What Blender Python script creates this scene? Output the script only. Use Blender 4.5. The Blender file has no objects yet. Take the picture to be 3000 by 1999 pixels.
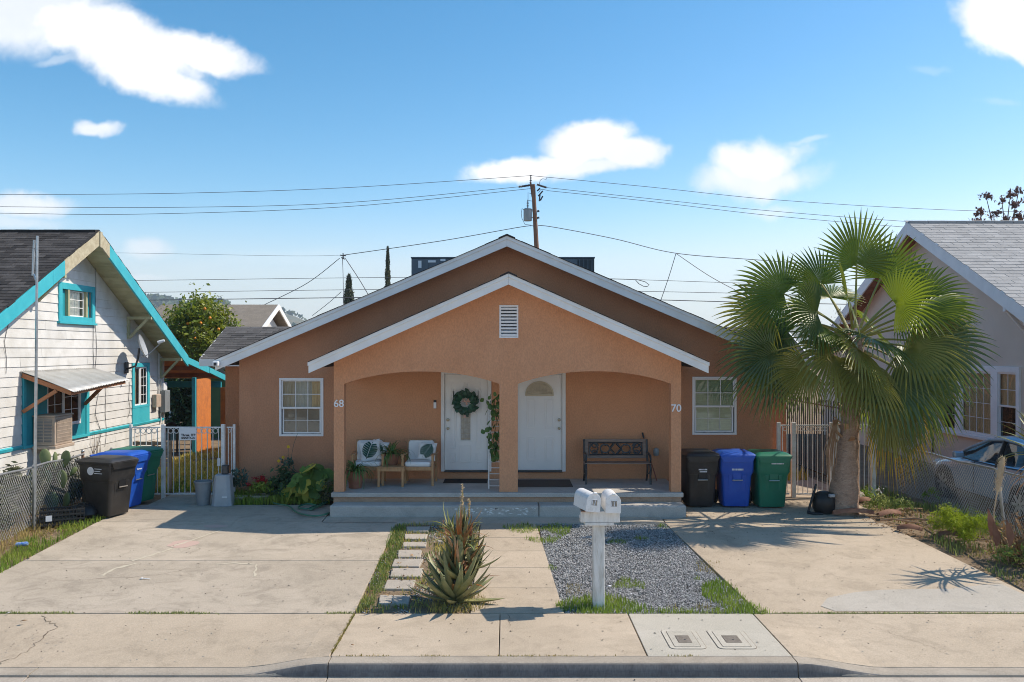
import bpy, bmesh, math, random
import numpy as np
from mathutils import Vector, Matrix, Euler, noise

random.seed(7)
RNG = np.random.default_rng(7)
S = bpy.context.scene
C = S.collection
R = math.radians

# ------------------------------------------------------------------ camera
F, CX, HY, H = 2500.0, 1485.0, 1026.0, 3.4        # focal length in photo pixels, vanishing point, height above the sidewalk
cam_d = bpy.data.cameras.new('camera')
cam = bpy.data.objects.new('camera', cam_d)
C.objects.link(cam)
cam.location = (0, 0, H)
cam.rotation_euler = (R(90), 0, 0)
cam_d.sensor_width = 36.0
cam_d.lens = 36.0 * F / 3000.0
cam_d.shift_x = (1500 - CX) / 3000.0
cam_d.shift_y = (HY - 999.5) / 3000.0
cam_d.clip_start = 0.1
cam_d.clip_end = 12000
S.camera = cam

# ------------------------------------------------------------------ light
SUN_DIR = Vector((0.87, 0.24, 1.0)).normalized()
sun_d = bpy.data.lights.new('sun', 'SUN')
sun_d.energy = 2.05
sun_d.angle = R(0.53)
sun_d.color = (1.0, 0.895, 0.75)
sun = bpy.data.objects.new('sun', sun_d)
C.objects.link(sun)
sun.location = (20, 6, 30)
sun.rotation_euler = (-SUN_DIR).to_track_quat('-Z', 'Y').to_euler()
SKY_STRENGTH = 0.15
EXPOSURE = 1.38

S.view_settings.view_transform = 'Standard'
S.view_settings.look = 'None'
S.view_settings.exposure = EXPOSURE
S.view_settings.gamma = 1.0
S.view_settings.use_curve_mapping = False
try:
    S.cycles.max_bounces = 10
    S.cycles.diffuse_bounces = 8
    S.cycles.transparent_max_bounces = 24
    S.cycles.sample_clamp_indirect = 6.0
    S.cycles.caustics_reflective = False
    S.cycles.caustics_refractive = False
    S.cycles.use_denoising = True
    S.cycles.pixel_filter_type = 'BLACKMAN_HARRIS'
    S.cycles.filter_width = 1.0
    S.cycles.volume_step_rate = 4.0
    S.cycles.volume_bounces = 0
except Exception:
    pass


class NT:
    """Small helper around a node tree."""
    def __init__(self, tree):
        self.t = tree
        self.n = tree.nodes
        self.n.clear()

    def new(self, kind, **kw):
        nd = self.n.new(kind)
        for k, v in kw.items():
            setattr(nd, k, v)
        return nd

    def link(self, a, b):
        self.t.links.new(a, b)

    def math(self, op, a, b=None, c=None, clamp=False):
        nd = self.new('ShaderNodeMath', operation=op)
        nd.use_clamp = clamp
        for i, x in enumerate((a, b, c)):
            if x is None:
                continue
            if isinstance(x, (int, float)):
                nd.inputs[i].default_value = x
            else:
                self.link(x, nd.inputs[i])
        return nd.outputs[0]

    def mix(self, fac, a, b, blend='MIX'):
        nd = self.new('ShaderNodeMix', data_type='RGBA', blend_type=blend)
        for sock, x in ((nd.inputs[0], fac), (nd.inputs[6], a), (nd.inputs[7], b)):
            if isinstance(x, (int, float)):
                sock.default_value = x
            elif isinstance(x, tuple):
                sock.default_value = (x[0], x[1], x[2], 1)
            else:
                self.link(x, sock)
        return nd.outputs[2]

    def ramp(self, fac, p0, p1, c0=0.0, c1=1.0):
        nd = self.new('ShaderNodeMapRange')
        nd.clamp = True
        nd.interpolation_type = 'SMOOTHSTEP'
        self.link(fac, nd.inputs[0])
        for i, x in zip((1, 2, 3, 4), (p0, p1, c0, c1)):
            nd.inputs[i].default_value = x
        return nd.outputs[0]

    def noise(self, vec, scale, detail=4, rough=0.55, dist=0.0):
        nd = self.new('ShaderNodeTexNoise')
        nd.inputs['Scale'].default_value = scale
        nd.inputs['Detail'].default_value = detail
        nd.inputs['Roughness'].default_value = rough
        nd.inputs['Distortion'].default_value = dist
        if vec is not None:
            self.link(vec, nd.inputs['Vector'])
        return nd


def build_world():
    w = bpy.data.worlds.new('World')
    S.world = w
    w.use_nodes = True
    t = NT(w.node_tree)
    out = t.new('ShaderNodeOutputWorld')
    bg = t.new('ShaderNodeBackground')
    bg.inputs['Strength'].default_value = SKY_STRENGTH
    t.link(bg.outputs[0], out.inputs[0])
    sky = t.new('ShaderNodeTexSky', sky_type='NISHITA')
    sky.sun_disc = False
    sky.sun_elevation = math.asin(SUN_DIR.z)
    sky.sun_rotation = math.atan2(SUN_DIR.x, SUN_DIR.y)
    sky.altitude = 300
    sky.air_density = 1.0
    sky.dust_density = 0.4
    sky.ozone_density = 2.0
    tc = t.new('ShaderNodeTexCoord')
    sep = t.new('ShaderNodeSeparateXYZ')
    t.link(tc.outputs['Generated'], sep.inputs[0])
    x, y, z = sep.outputs
    # clouds: a handful of soft cumulus lobes given by their bearing, each distorted by noise
    yy = t.math('MAXIMUM', t.math('ABSOLUTE', y), 0.05)
    u = t.math('DIVIDE', x, yy)
    v = t.math('DIVIDE', z, yy)
    comb = t.new('ShaderNodeCombineXYZ')
    t.link(u, comb.inputs[0]); t.link(v, comb.inputs[1]); t.link(y, comb.inputs[2])
    n1 = t.noise(comb.outputs[0], 7.0, 5, 0.55)
    sn = t.new('ShaderNodeSeparateColor')
    t.link(n1.outputs['Color'], sn.inputs[0])
    n2 = t.noise(comb.outputs[0], 27.0, 6, 0.65)
    du = t.math('MULTIPLY', t.math('SUBTRACT', sn.outputs[0], 0.5), 0.10)
    dv = t.math('MULTIPLY', t.math('SUBTRACT', sn.outputs[1], 0.5), 0.07)
    ud = t.math('ADD', u, du)
    vd = t.math('ADD', v, dv)

    def lobe(px, py, rx, ry, rot, dens, soft):
        cu, cv = (px - CX) / F, (HY - py) / F
        a = R(rot)
        ru, rv = rx / F, ry / F
        e = t.math('SUBTRACT', ud, cu)
        f = t.math('SUBTRACT', vd, cv)
        p = t.math('ADD', t.math('MULTIPLY', e, math.cos(a)), t.math('MULTIPLY', f, math.sin(a)))
        q = t.math('SUBTRACT', t.math('MULTIPLY', f, math.cos(a)), t.math('MULTIPLY', e, math.sin(a)))
        p = t.math('DIVIDE', p, ru)
        q = t.math('DIVIDE', q, rv)
        d = t.math('SQRT', t.math('ADD', t.math('MULTIPLY', p, p), t.math('MULTIPLY', q, q)))
        d = t.math('ADD', d, t.math('MULTIPLY', t.math('SUBTRACT', n2.outputs[0], 0.5), 0.6))
        return t.ramp(d, 1.0 - soft * .8, 1.0 + soft * 0.25, dens, 0.0)

    lobes = [
        (90, 40, 330, 140, -8, 0.85, .75), (330, 120, 330, 120, -14, 1.0, .5), (420, 200, 240, 80, -24, .97, .55),
        (580, 140, 210, 60, -20, .97, .55), (520, 225, 80, 20, -12, .8, .8), (160, 190, 90, 16, 0, .35, .9),
        (275, 366, 66, 25, 6, .9, .7), (60, 590, 140, 40, 0, .85, .8), (0, 640, 190, 34, 0, .5, .9),
        (400, 735, 80, 42, 0, .6, .9), (400, 830, 90, 14, 0, .35, .9),
        (1730, 420, 175, 84, 2, 1.0, .42), (1850, 452, 150, 60, -8, 1.0, .45), (1550, 490, 200, 46, 2, 1.0, .5),
        (1720, 500, 190, 34, 4, .9, .8), (2260, 472, 140, 64, 8, 1.0, .6), (2240, 525, 180, 54, 4, .9, .75),
        (2270, 600, 90, 22, 0, .5, .95), (2380, 412, 40, 12, 0, .35, .9),
        (2960, 60, 150, 130, -20, 1.0, .45), (2990, 150, 80, 46, -20, .9, .6), (2720, 220, 60, 12, 0, .14, .9), (2930, 300, 60, 12, 0, .14, .9),
        (900, 760, 400, 30, 3, .10, 1.0), (-500, 300, 260, 120, -10, .95, .6), (3600, 380, 320, 110, 6, .95, .6),
    ]
    tot = None
    for L in lobes:
        m = lobe(*L)
        tot = m if tot is None else t.math('MAXIMUM', tot, m)
    tot = t.math('MULTIPLY', tot, t.ramp(z, 0.0, 0.05))
    # clouds shade from white crowns to slightly grey bases
    n3 = t.noise(comb.outputs[0], 12.0, 4, 0.5)
    shade = t.ramp(n3.outputs[0], 0.35, 0.7)
    cloud = t.mix(shade, (2.75, 2.8, 2.92), (3.25, 3.23, 3.2))
    hsv = t.new('ShaderNodeHueSaturation')
    hsv.inputs['Saturation'].default_value = 1.22
    hsv.inputs['Value'].default_value = 0.635
    t.link(sky.outputs[0], hsv.inputs['Color'])
    g0 = t.mix(1.0, hsv.outputs[0], (.22, .22, .22), 'MULTIPLY')
    gm = t.new('ShaderNodeGamma'); gm.inputs[1].default_value = 1.15
    t.link(g0, gm.inputs[0])
    sc_ = t.new('ShaderNodeSeparateColor'); t.link(gm.outputs[0], sc_.inputs[0])
    cc_ = t.new('ShaderNodeCombineColor')
    r_ = t.math('MULTIPLY', sc_.outputs[0], t.math('POWER', t.math('MINIMUM', t.math('MAXIMUM', t.math('DIVIDE', sc_.outputs[0], .425), .001), 1.0), .4))
    t.link(r_, cc_.inputs[0]); t.link(sc_.outputs[1], cc_.inputs[1]); t.link(sc_.outputs[2], cc_.inputs[2])
    tinted = t.mix(1.0, cc_.outputs[0], (5.1, 3.95, 3.5), 'MULTIPLY')
    # pale band of moist air all round the horizon
    tinted = t.mix(t.ramp(t.math('ABSOLUTE', z), 0.0, 0.17, .85, 0.0), tinted, (1.86, 2.22, 2.48))
    col = t.mix(tot, tinted, cloud)
    t.link(col, bg.inputs[0])


build_world()


# ------------------------------------------------------------------ geometry helpers
def zg(y):
    """Height of the lot: level sidewalk, drive rising to the house, level yard."""
    if y < 11.02:
        return 0.0
    if y < 15.9:
        return 0.065 * (y - 11.02)
    return 0.317 + 0.004 * min(y - 15.9, 10)


def P(px, py, y):
    return Vector(((px - CX) * y / F, y, H - (py - HY) * y / F))


def G(px, py):
    """Ground point seen at a photo pixel."""
    k = (py - HY) / F
    y = H / k
    if y > 11.02:
        y = (H + 0.065 * 11.02) / (k + 0.065)
        if y > 15.9:
            y = (H - 0.317) / k
    return Vector(((px - CX) * y / F, y, zg(y)))


def prop(o, label=None, cat=None, group=None, kind=None):
    if label: o['label'] = label
    if cat: o['category'] = cat
    if group: o['group'] = group
    if kind: o['kind'] = kind
    return o


def thing(name, label, cat, loc=(0, 0, 0), rz=0.0, group=None, rot=None):
    o = bpy.data.objects.new(name, None)
    o.empty_display_size = 0.2
    o.location = loc
    o.rotation_euler = rot if rot else (0, 0, rz)
    C.objects.link(o)
    return prop(o, label, cat, group)


def struct(name, label=None, loc=(0, 0, 0)):
    o = bpy.data.objects.new(name, None)
    o.empty_display_size = 0.2
    o.location = loc
    C.objects.link(o)
    o['kind'] = 'structure'
    if label: o['label'] = label
    return o


def copy_tree(o, parent=None):
    c = o.copy()
    C.objects.link(c)
    if parent is not None:
        c.parent = parent
    for ch in list(o.children):
        copy_tree(ch, c)
    return c


def offset_of(p):
    off = Vector((0, 0, 0))
    while p is not None:
        off += p.location
        p = p.parent
    return off


class MB:
    def __init__(self):
        self.v = []
        self.f = []
        self.m = Matrix.Identity(4)

    def add(self, vs, fs):
        b = len(self.v)
        self.v.extend([tuple(self.m @ Vector(p)) for p in vs])
        self.f.extend([tuple(i + b for i in f) for f in fs])
        return self

    def box(self, x0, x1, y0, y1, z0, z1):
        return self.add([(x0, y0, z0), (x1, y0, z0), (x1, y1, z0), (x0, y1, z0), (x0, y0, z1), (x1, y0, z1), (x1, y1, z1), (x0, y1, z1)],
                        [(3, 2, 1, 0), (4, 5, 6, 7), (0, 1, 5, 4), (1, 2, 6, 5), (2, 3, 7, 6), (3, 0, 4, 7)])

    def hexa(self, bot, top):
        return self.add(list(bot) + list(top), [(3, 2, 1, 0), (4, 5, 6, 7), (0, 1, 5, 4), (1, 2, 6, 5), (2, 3, 7, 6), (3, 0, 4, 7)])

    def bar(self, a, b, w, h=None, up=(0, 0, 1)):
        """Rectangular bar from a to b, w across, h along 'up'."""
        a, b = Vector(a), Vector(b)
        h = w if h is None else h
        d = (b - a).normalized()
        u = Vector(up)
        if abs(d.dot(u)) > 0.98:
            u = Vector((0, 1, 0))
        s = d.cross(u).normalized() * (w / 2)
        n = s.cross(d).normalized() * (h / 2)
        return self.hexa([a - s - n, a + s - n, a + s + n, a - s + n], [b - s - n, b + s - n, b + s + n, b - s + n])

    def tube(self, pts, r, n=8, cap=True):
        pts = [Vector(p) for p in pts]
        rs = r if isinstance(r, (list, tuple)) else [r] * len(pts)
        vs, fs = [], []
        prev = None
        for i, p in enumerate(pts):
            d = (pts[min(i + 1, len(pts) - 1)] - pts[max(i - 1, 0)])
            d = d.normalized() if d.length > 1e-9 else Vector((0, 0, 1))
            if prev is None:
                a = Vector((0, 0, 1)) if abs(d.z) < 0.9 else Vector((1, 0, 0))
                s = d.cross(a).normalized()
            else:
                s = (prev - d * prev.dot(d))
                s = s.normalized() if s.length > 1e-6 else d.orthogonal().normalized()
            prev = s
            t = d.cross(s)
            for k in range(n):
                a = 2 * math.pi * k / n
                vs.append(p + (s * math.cos(a) + t * math.sin(a)) * rs[i])
        for i in range(len(pts) - 1):
            for k in range(n):
                a, b = i * n + k, i * n + (k + 1) % n
                fs.append((a, b, b + n, a + n))
        if cap:
            fs.append(tuple(range(n - 1, -1, -1)))
            fs.append(tuple(range((len(pts) - 1) * n, len(pts) * n)))
        return self.add(vs, fs)

    def lathe(self, prof, n=20, c=(0, 0, 0), sx=1.0, sy=1.0):
        vs, fs = [], []
        for r, z in prof:
            for k in range(n):
                a = 2 * math.pi * k / n
                vs.append((c[0] + r * sx * math.cos(a), c[1] + r * sy * math.sin(a), c[2] + z))
        for i in range(len(prof) - 1):
            for k in range(n):
                a, b = i * n + k, i * n + (k + 1) % n
                fs.append((a, b, b + n, a + n))
        if prof[0][0] > 1e-6: fs.append(tuple(range(n - 1, -1, -1)))
        if prof[-1][0] > 1e-6: fs.append(tuple(range((len(prof) - 1) * n, len(prof) * n)))
        return self.add(vs, fs)

    def loft(self, rings, cap=True, close=True):
        n = len(rings[0])
        vs = [p for r_ in rings for p in r_]
        fs = []
        for i in range(len(rings) - 1):
            for k in range(n if close else n - 1):
                a, b = i * n + k, i * n + (k + 1) % n
                fs.append((a, b, b + n, a + n))
        if cap:
            fs.append(tuple(range(n - 1, -1, -1)))
            fs.append(tuple(range((len(rings) - 1) * n, len(rings) * n)))
        return self.add(vs, fs)

    def prism(self, poly, fn0, fn1):
        """Closed outline extruded: fn0/fn1 map a 2-D point to the two end faces."""
        n = len(poly)
        vs = [fn0(p) for p in poly] + [fn1(p) for p in poly]
        fs = [tuple(range(n)), tuple(range(2 * n - 1, n - 1, -1))]
        for i in range(n):
            j = (i + 1) % n
            fs.append((i, i + n, j + n, j))
        return self.add(vs, fs)

    def ball(self, c, r, n=8, m=6, sz=1.0):
        prof = [(r * math.sin(math.pi * i / m), -r * sz * math.cos(math.pi * i / m)) for i in range(m + 1)]
        prof[0] = (1e-7, prof[0][1]); prof[-1] = (1e-7, prof[-1][1])
        return self.lathe(prof, n, c)

    def mesh(self, name, off=Vector((0, 0, 0)), fix=True):
        me = bpy.data.meshes.new(name)
        me.from_pydata([(p[0] - off.x, p[1] - off.y, p[2] - off.z) for p in self.v], [], self.f)
        if fix:
            bm = bmesh.new()
            bm.from_mesh(me)
            bmesh.ops.recalc_face_normals(bm, faces=bm.faces)
            bm.to_mesh(me)
            bm.free()
        return me

    def build(self, name, mat, parent=None, world=True, smooth=False, bevel=0.0, label=None, kind=None, fix=True, seg=2, angle=40):
        off = offset_of(parent) if world else Vector((0, 0, 0))
        me = self.mesh(name, off, fix)
        me.materials.append(mat)
        if smooth:
            me.polygons.foreach_set('use_smooth', [True] * len(me.polygons))
            try:
                me.set_sharp_from_angle(angle=R(angle))
            except Exception:
                pass
        o = bpy.data.objects.new(name, me)
        C.objects.link(o)
        if parent is not None:
            o.parent = parent
        if bevel:
            b = o.modifiers.new('bevel', 'BEVEL')
            b.width = bevel
            b.segments = seg
            b.limit_method = 'ANGLE'
            b.angle_limit = R(40)
        return prop(o, label, None, None, kind)


def npmesh(name, verts, faces, mat, parent=None, kind=None, label=None, world=True, smooth=False):
    verts = np.asarray(verts, dtype=np.float64).reshape(-1, 3)
    faces = np.asarray(faces, dtype=np.int32)
    k = faces.shape[1]
    if parent is not None and world:
        off = offset_of(parent)
        verts = verts - np.array([off.x, off.y, off.z])
    me = bpy.data.meshes.new(name)
    me.vertices.add(len(verts))
    me.vertices.foreach_set('co', verts.astype(np.float32).ravel())
    me.loops.add(faces.size)
    me.loops.foreach_set('vertex_index', faces.ravel())
    me.polygons.add(len(faces))
    me.polygons.foreach_set('loop_start', np.arange(0, faces.size, k, dtype=np.int32))
    me.polygons.foreach_set('loop_total', np.full(len(faces), k, dtype=np.int32))
    if smooth:
        me.polygons.foreach_set('use_smooth', np.ones(len(faces), dtype=bool))
    me.update(calc_edges=True)
    me.materials.append(mat)
    o = bpy.data.objects.new(name, me)
    C.objects.link(o)
    if parent is not None:
        o.parent = parent
    return prop(o, label, None, None, kind)


def inst(name, me, parent, mat4, label=None):
    """One more object on shared mesh data; mat4 in world space, parents carry no rotation."""
    o = bpy.data.objects.new(name, me)
    C.objects.link(o)
    off = offset_of(parent) if parent is not None else Vector((0, 0, 0))
    if parent is not None:
        o.parent = parent
    o.matrix_basis = Matrix.Translation(-off) @ mat4
    if label: o['label'] = label
    return o


def in_poly(pts, poly):
    x, y = pts[:, 0], pts[:, 1]
    inside = np.zeros(len(pts), dtype=bool)
    n = len(poly)
    j = n - 1
    for i in range(n):
        xi, yi = poly[i]
        xj, yj = poly[j]
        c = ((yi > y) != (yj > y)) & (x < (xj - xi) * (y - yi) / (yj - yi + 1e-12) + xi)
        inside ^= c
        j = i
    return inside


def zg_np(y):
    return np.where(y < 11.02, 0.0, np.where(y < 15.9, 0.065 * (y - 11.02), 0.317 + 0.004 * np.minimum(y - 15.9, 10)))


def scatter(poly, dens, clump=None):
    xs = [p[0] for p in poly]; ys = [p[1] for p in poly]
    area = (max(xs) - min(xs)) * (max(ys) - min(ys))
    n = int(area * dens)
    pts = np.stack([RNG.uniform(min(xs), max(xs), n), RNG.uniform(min(ys), max(ys), n)], 1)
    pts = pts[in_poly(pts, poly)]
    if clump is not None:
        sc, th = clump
        keep = np.array([noise.noise(Vector((p[0] * sc, p[1] * sc, 3.1))) + RNG.uniform(-.18, .18) > th for p in pts], dtype=bool)
        pts = pts[keep] if len(pts) else pts
    return pts


def grass(name, pts, hgt, wid, mat, parent=None, lean=0.5, zoff=-0.02, kind='stuff', label=None, zs=None):
    n = len(pts)
    if n == 0:
        return None
    a = RNG.uniform(0, 2 * np.pi, n)
    h = hgt * RNG.uniform(0.45, 1.25, n)
    w = wid * RNG.uniform(0.6, 1.3, n)
    z = (zg_np(pts[:, 1]) if zs is None else zs) + zoff
    base = np.stack([pts[:, 0], pts[:, 1], z], 1)
    s = np.stack([np.cos(a), np.sin(a), np.zeros(n)], 1) * w[:, None] * 0.5
    b = RNG.uniform(0, 2 * np.pi, n)
    l = RNG.uniform(0.05, lean, n) * h
    mid = base + np.stack([np.cos(b) * l * .35, np.sin(b) * l * .35, h * .6], 1)
    tip = base + np.stack([np.cos(b) * l, np.sin(b) * l, h], 1)
    v = np.stack([base - s, base + s, mid + s * .7, mid - s * .7, tip], 1).reshape(-1, 3)
    i = np.arange(n)[:, None] * 5
    f = np.concatenate([i + np.array([[0, 1, 2]]), i + np.array([[0, 2, 3]]), i + np.array([[3, 2, 4]])], 0)
    return npmesh(name, v, f, mat, parent, kind, label)


def leaf_quads(cen, nrm_bias, size, aspect=0.5, droop=0.3):
    """Rhombic leaves (4 verts, 1 quad, slightly folded) round given centres."""
    n = len(cen)
    d = RNG.normal(size=(n, 3)) + np.asarray(nrm_bias) * 1.0
    d /= np.linalg.norm(d, axis=1)[:, None]
    t = RNG.normal(size=(n, 3))
    t -= d * (t * d).sum(1)[:, None]
    t /= np.linalg.norm(t, axis=1)[:, None]
    t[:, 2] -= droop
    s = np.cross(d, t)
    s /= np.linalg.norm(s, axis=1)[:, None]
    L = (size * RNG.uniform(.6, 1.35, n))[:, None]
    a = cen - t * L * .5
    b = cen + s * L * aspect * .5 + d * L * .08
    c = cen + t * L * .5
    e = cen - s * L * aspect * .5 + d * L * .08
    v = np.stack([a, b, c, e], 1).reshape(-1, 3)
    f = np.arange(n * 4).reshape(n, 4)
    return v, f


def clump_points(c, rad, nclump, per, crad, squash=1.0, shell=0.55, low=-1.0):
    """Leaf centres gathered in clumps through an uneven crown volume."""
    out = []
    c = np.asarray(c, float)
    rad = np.asarray(rad, float)
    for _ in range(nclump):
        while True:
            d = RNG.normal(size=3)
            d /= np.linalg.norm(d)
            if d[2] > low:
                break
        r = RNG.uniform(shell, 1.0) ** .8
        cc = c + d * rad * r
        k = RNG.integers(int(per * .5), int(per * 1.4) + 1)
        q = RNG.normal(size=(k, 3)) * crad * RNG.uniform(.6, 1.2) * np.array([1, 1, squash])
        out.append(cc + q)
    return np.concatenate(out, 0)


def text_obj(name, body, size, mat, parent, loc, rot, extrude=0.004, bold=0.0, align='CENTER', sx=1.0):
    cu = bpy.data.curves.new(name, 'FONT')
    cu.body = body
    cu.size = size
    cu.extrude = extrude
    cu.offset = bold
    cu.align_x = align
    cu.align_y = 'CENTER'
    tmp = bpy.data.objects.new(name + '_tmp', cu)
    C.objects.link(tmp)
    dg = bpy.context.evaluated_depsgraph_get()
    me = bpy.data.meshes.new_from_object(tmp.evaluated_get(dg))
    bpy.data.objects.remove(tmp)
    bpy.data.curves.remove(cu)
    me.name = name
    me.materials.clear()
    me.materials.append(mat)
    o = bpy.data.objects.new(name, me)
    C.objects.link(o)
    m = Matrix.Translation(Vector(loc)) @ Euler(rot).to_matrix().to_4x4() @ Matrix.Diagonal((sx, 1, 1, 1))
    if parent is not None:
        off = offset_of(parent)
        o.parent = parent
        o.matrix_basis = Matrix.Translation(-off) @ m if not parent.get('_local') else m
    else:
        o.matrix_basis = m
    return o


# ------------------------------------------------------------------ materials
def base_mat(name):
    m = bpy.data.materials.new(name)
    m.use_nodes = True
    t = NT(m.node_tree)
    out = t.new('ShaderNodeOutputMaterial')
    b = t.new('ShaderNodeBsdfPrincipled')
    t.link(b.outputs[0], out.inputs[0])
    return m, t, b, out


def pm(name, col, col2=None, scale=3.0, rough=0.7, metal=0.0, bump=0.0, bscale=60.0, vary=0.0, island=0.0, grime=0.0, gscale=1.2, gcol=None,
       spec=0.5, stretch=None, contrast=(0.35, 0.65), world=True, coat=0.0, fine=0.0, fscale=150.0, transl=0.0, tcol=None):
    """General painted / weathered surface: two tones by noise, optional grime, per-object and per-piece variation, bump."""
    m, t, b, out = base_mat(name)
    if world:
        geo = t.new('ShaderNodeNewGeometry')
        vec = geo.outputs['Position']
    else:
        tc = t.new('ShaderNodeTexCoord')
        vec = tc.outputs['Object']
    if stretch:
        mp = t.new('ShaderNodeMapping')
        mp.inputs['Scale'].default_value = stretch
        t.link(vec, mp.inputs['Vector'])
        vec = mp.outputs[0]
    c = col
    if col2 is not None:
        n = t.noise(vec, scale, 6, 0.6)
        c = t.mix(t.ramp(n.outputs[0], *contrast), col, col2)
    if fine:
        n = t.noise(vec, fscale, 2, 0.6)
        c = t.mix(fine, c, t.mix(t.ramp(n.outputs[0], .3, .7), tuple(x * .4 for x in col), tuple(min(1, x * 1.7) for x in col)))
    if grime:
        n = t.noise(vec, gscale, 7, 0.65, 0.4)
        k = t.math('MULTIPLY', t.ramp(n.outputs[0], 0.48, 0.75), grime)
        c = t.mix(k, c, gcol or tuple(x * .35 for x in col))
    if vary or island:
        src = t.new('ShaderNodeNewGeometry').outputs['Random Per Island'] if island else t.new('ShaderNodeObjectInfo').outputs['Random']
        amt = island or vary
        hsv = t.new('ShaderNodeHueSaturation')
        v = t.new('ShaderNodeMapRange')
        t.link(src, v.inputs[0])
        v.inputs[3].default_value = 1 - amt
        v.inputs[4].default_value = 1 + amt
        t.link(v.outputs[0], hsv.inputs['Value'])
        if isinstance(c, tuple):
            hsv.inputs['Color'].default_value = (*c, 1)
        else:
            t.link(c, hsv.inputs['Color'])
        c = hsv.outputs[0]
    if isinstance(c, tuple):
        b.inputs['Base Color'].default_value = (*c, 1)
    else:
        t.link(c, b.inputs['Base Color'])
    b.inputs['Roughness'].default_value = rough
    b.inputs['Metallic'].default_value = metal
    b.inputs['Specular IOR Level'].default_value = spec
    if coat:
        b.inputs['Coat Weight'].default_value = coat
        b.inputs['Coat Roughness'].default_value = 0.05
    if bump:
        n = t.noise(vec, bscale, 5, 0.6)
        bp = t.new('ShaderNodeBump')
        bp.inputs['Strength'].default_value = bump
        bp.inputs['Distance'].default_value = 0.02
        t.link(n.outputs[0], bp.inputs['Height'])
        t.link(bp.outputs[0], b.inputs['Normal'])
    if transl:
        tr = t.new('ShaderNodeBsdfTranslucent')
        tcl = tcol or tuple(min(1, x * 1.6) for x in col)
        if isinstance(c, tuple):
            tr.inputs[0].default_value = (*tcl, 1)
        else:
            t.link(t.mix(0.55, c, tcl), tr.inputs[0])
        mx = t.new('ShaderNodeMixShader')
        mx.inputs[0].default_value = transl
        t.link(b.outputs[0], mx.inputs[1])
        t.link(tr.outputs[0], mx.inputs[2])
        t.link(mx.outputs[0], out.inputs[0])
    return m


def concrete_mat(name, col, tint, dark=0.5, stain=0.5, rough=0.9, streak=None):
    m, t, b, out = base_mat(name)
    geo = t.new('ShaderNodeNewGeometry')
    vec = geo.outputs['Position']
    big = t.noise(vec, 0.55, 6, 0.6, 0.6)
    c = t.mix(t.ramp(big.outputs[0], 0.35, 0.68), col, tint)
    mid = t.noise(vec, 2.3, 8, 0.68, 0.8)
    c = t.mix(t.math('MULTIPLY', t.ramp(mid.outputs[0], 0.46, 0.68), stain), c, tuple(x * dark for x in col))
    lite = t.noise(vec, 1.4, 7, 0.7, 1.2)
    c = t.mix(t.math('MULTIPLY', t.ramp(lite.outputs[0], 0.56, 0.76), 0.35), c, tuple(min(.9, x * 1.3) for x in tint))
    mp = t.new('ShaderNodeMapping'); mp.inputs['Scale'].default_value = (.45, 1.5, 1); t.link(vec, mp.inputs['Vector'])
    sm = t.noise(mp.outputs[0], 1.7, 8, 0.66, 1.6)
    c = t.mix(t.math('MULTIPLY', t.ramp(sm.outputs[0], 0.50, 0.70), stain * .75), c, tuple(x * (dark + .12) for x in col))
    fine = t.noise(vec, 55, 4, 0.75)
    c = t.mix(0.27, c, t.mix(t.ramp(fine.outputs[0], .3, .7), tuple(x * .45 for x in col), tuple(min(1, x * 1.5) for x in col)))
    vor = t.new('ShaderNodeTexVoronoi', feature='F1')
    vor.inputs['Scale'].default_value = 9.0
    t.link(vec, vor.inputs['Vector'])
    vn = t.noise(vec, 1.1, 2, 0.5)
    spot = t.math('MULTIPLY', t.ramp(vor.outputs['Distance'], 0.02, 0.10, 1.0, 0.0), t.ramp(vn.outputs[0], 0.47, 0.6, 0, .55))
    c = t.mix(spot, c, tuple(x * .3 for x in col))
    oi = t.new('ShaderNodeObjectInfo')
    hsv = t.new('ShaderNodeHueSaturation')
    mr = t.new('ShaderNodeMapRange')
    t.link(oi.outputs['Random'], mr.inputs[0])
    mr.inputs[3].default_value = .95; mr.inputs[4].default_value = 1.06
    t.link(mr.outputs[0], hsv.inputs['Value'])
    t.link(c, hsv.inputs['Color'])
    t.link(hsv.outputs[0], b.inputs['Base Color'])
    b.inputs['Roughness'].default_value = rough
    b.inputs['Specular IOR Level'].default_value = 0.25
    bn = t.noise(vec, 45, 6, 0.65)
    bp = t.new('ShaderNodeBump')
    bp.inputs['Strength'].default_value = 0.35
    bp.inputs['Distance'].default_value = 0.01
    t.link(bn.outputs[0], bp.inputs['Height'])
    t.link(bp.outputs[0], b.inputs['Normal'])
    return m


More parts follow.
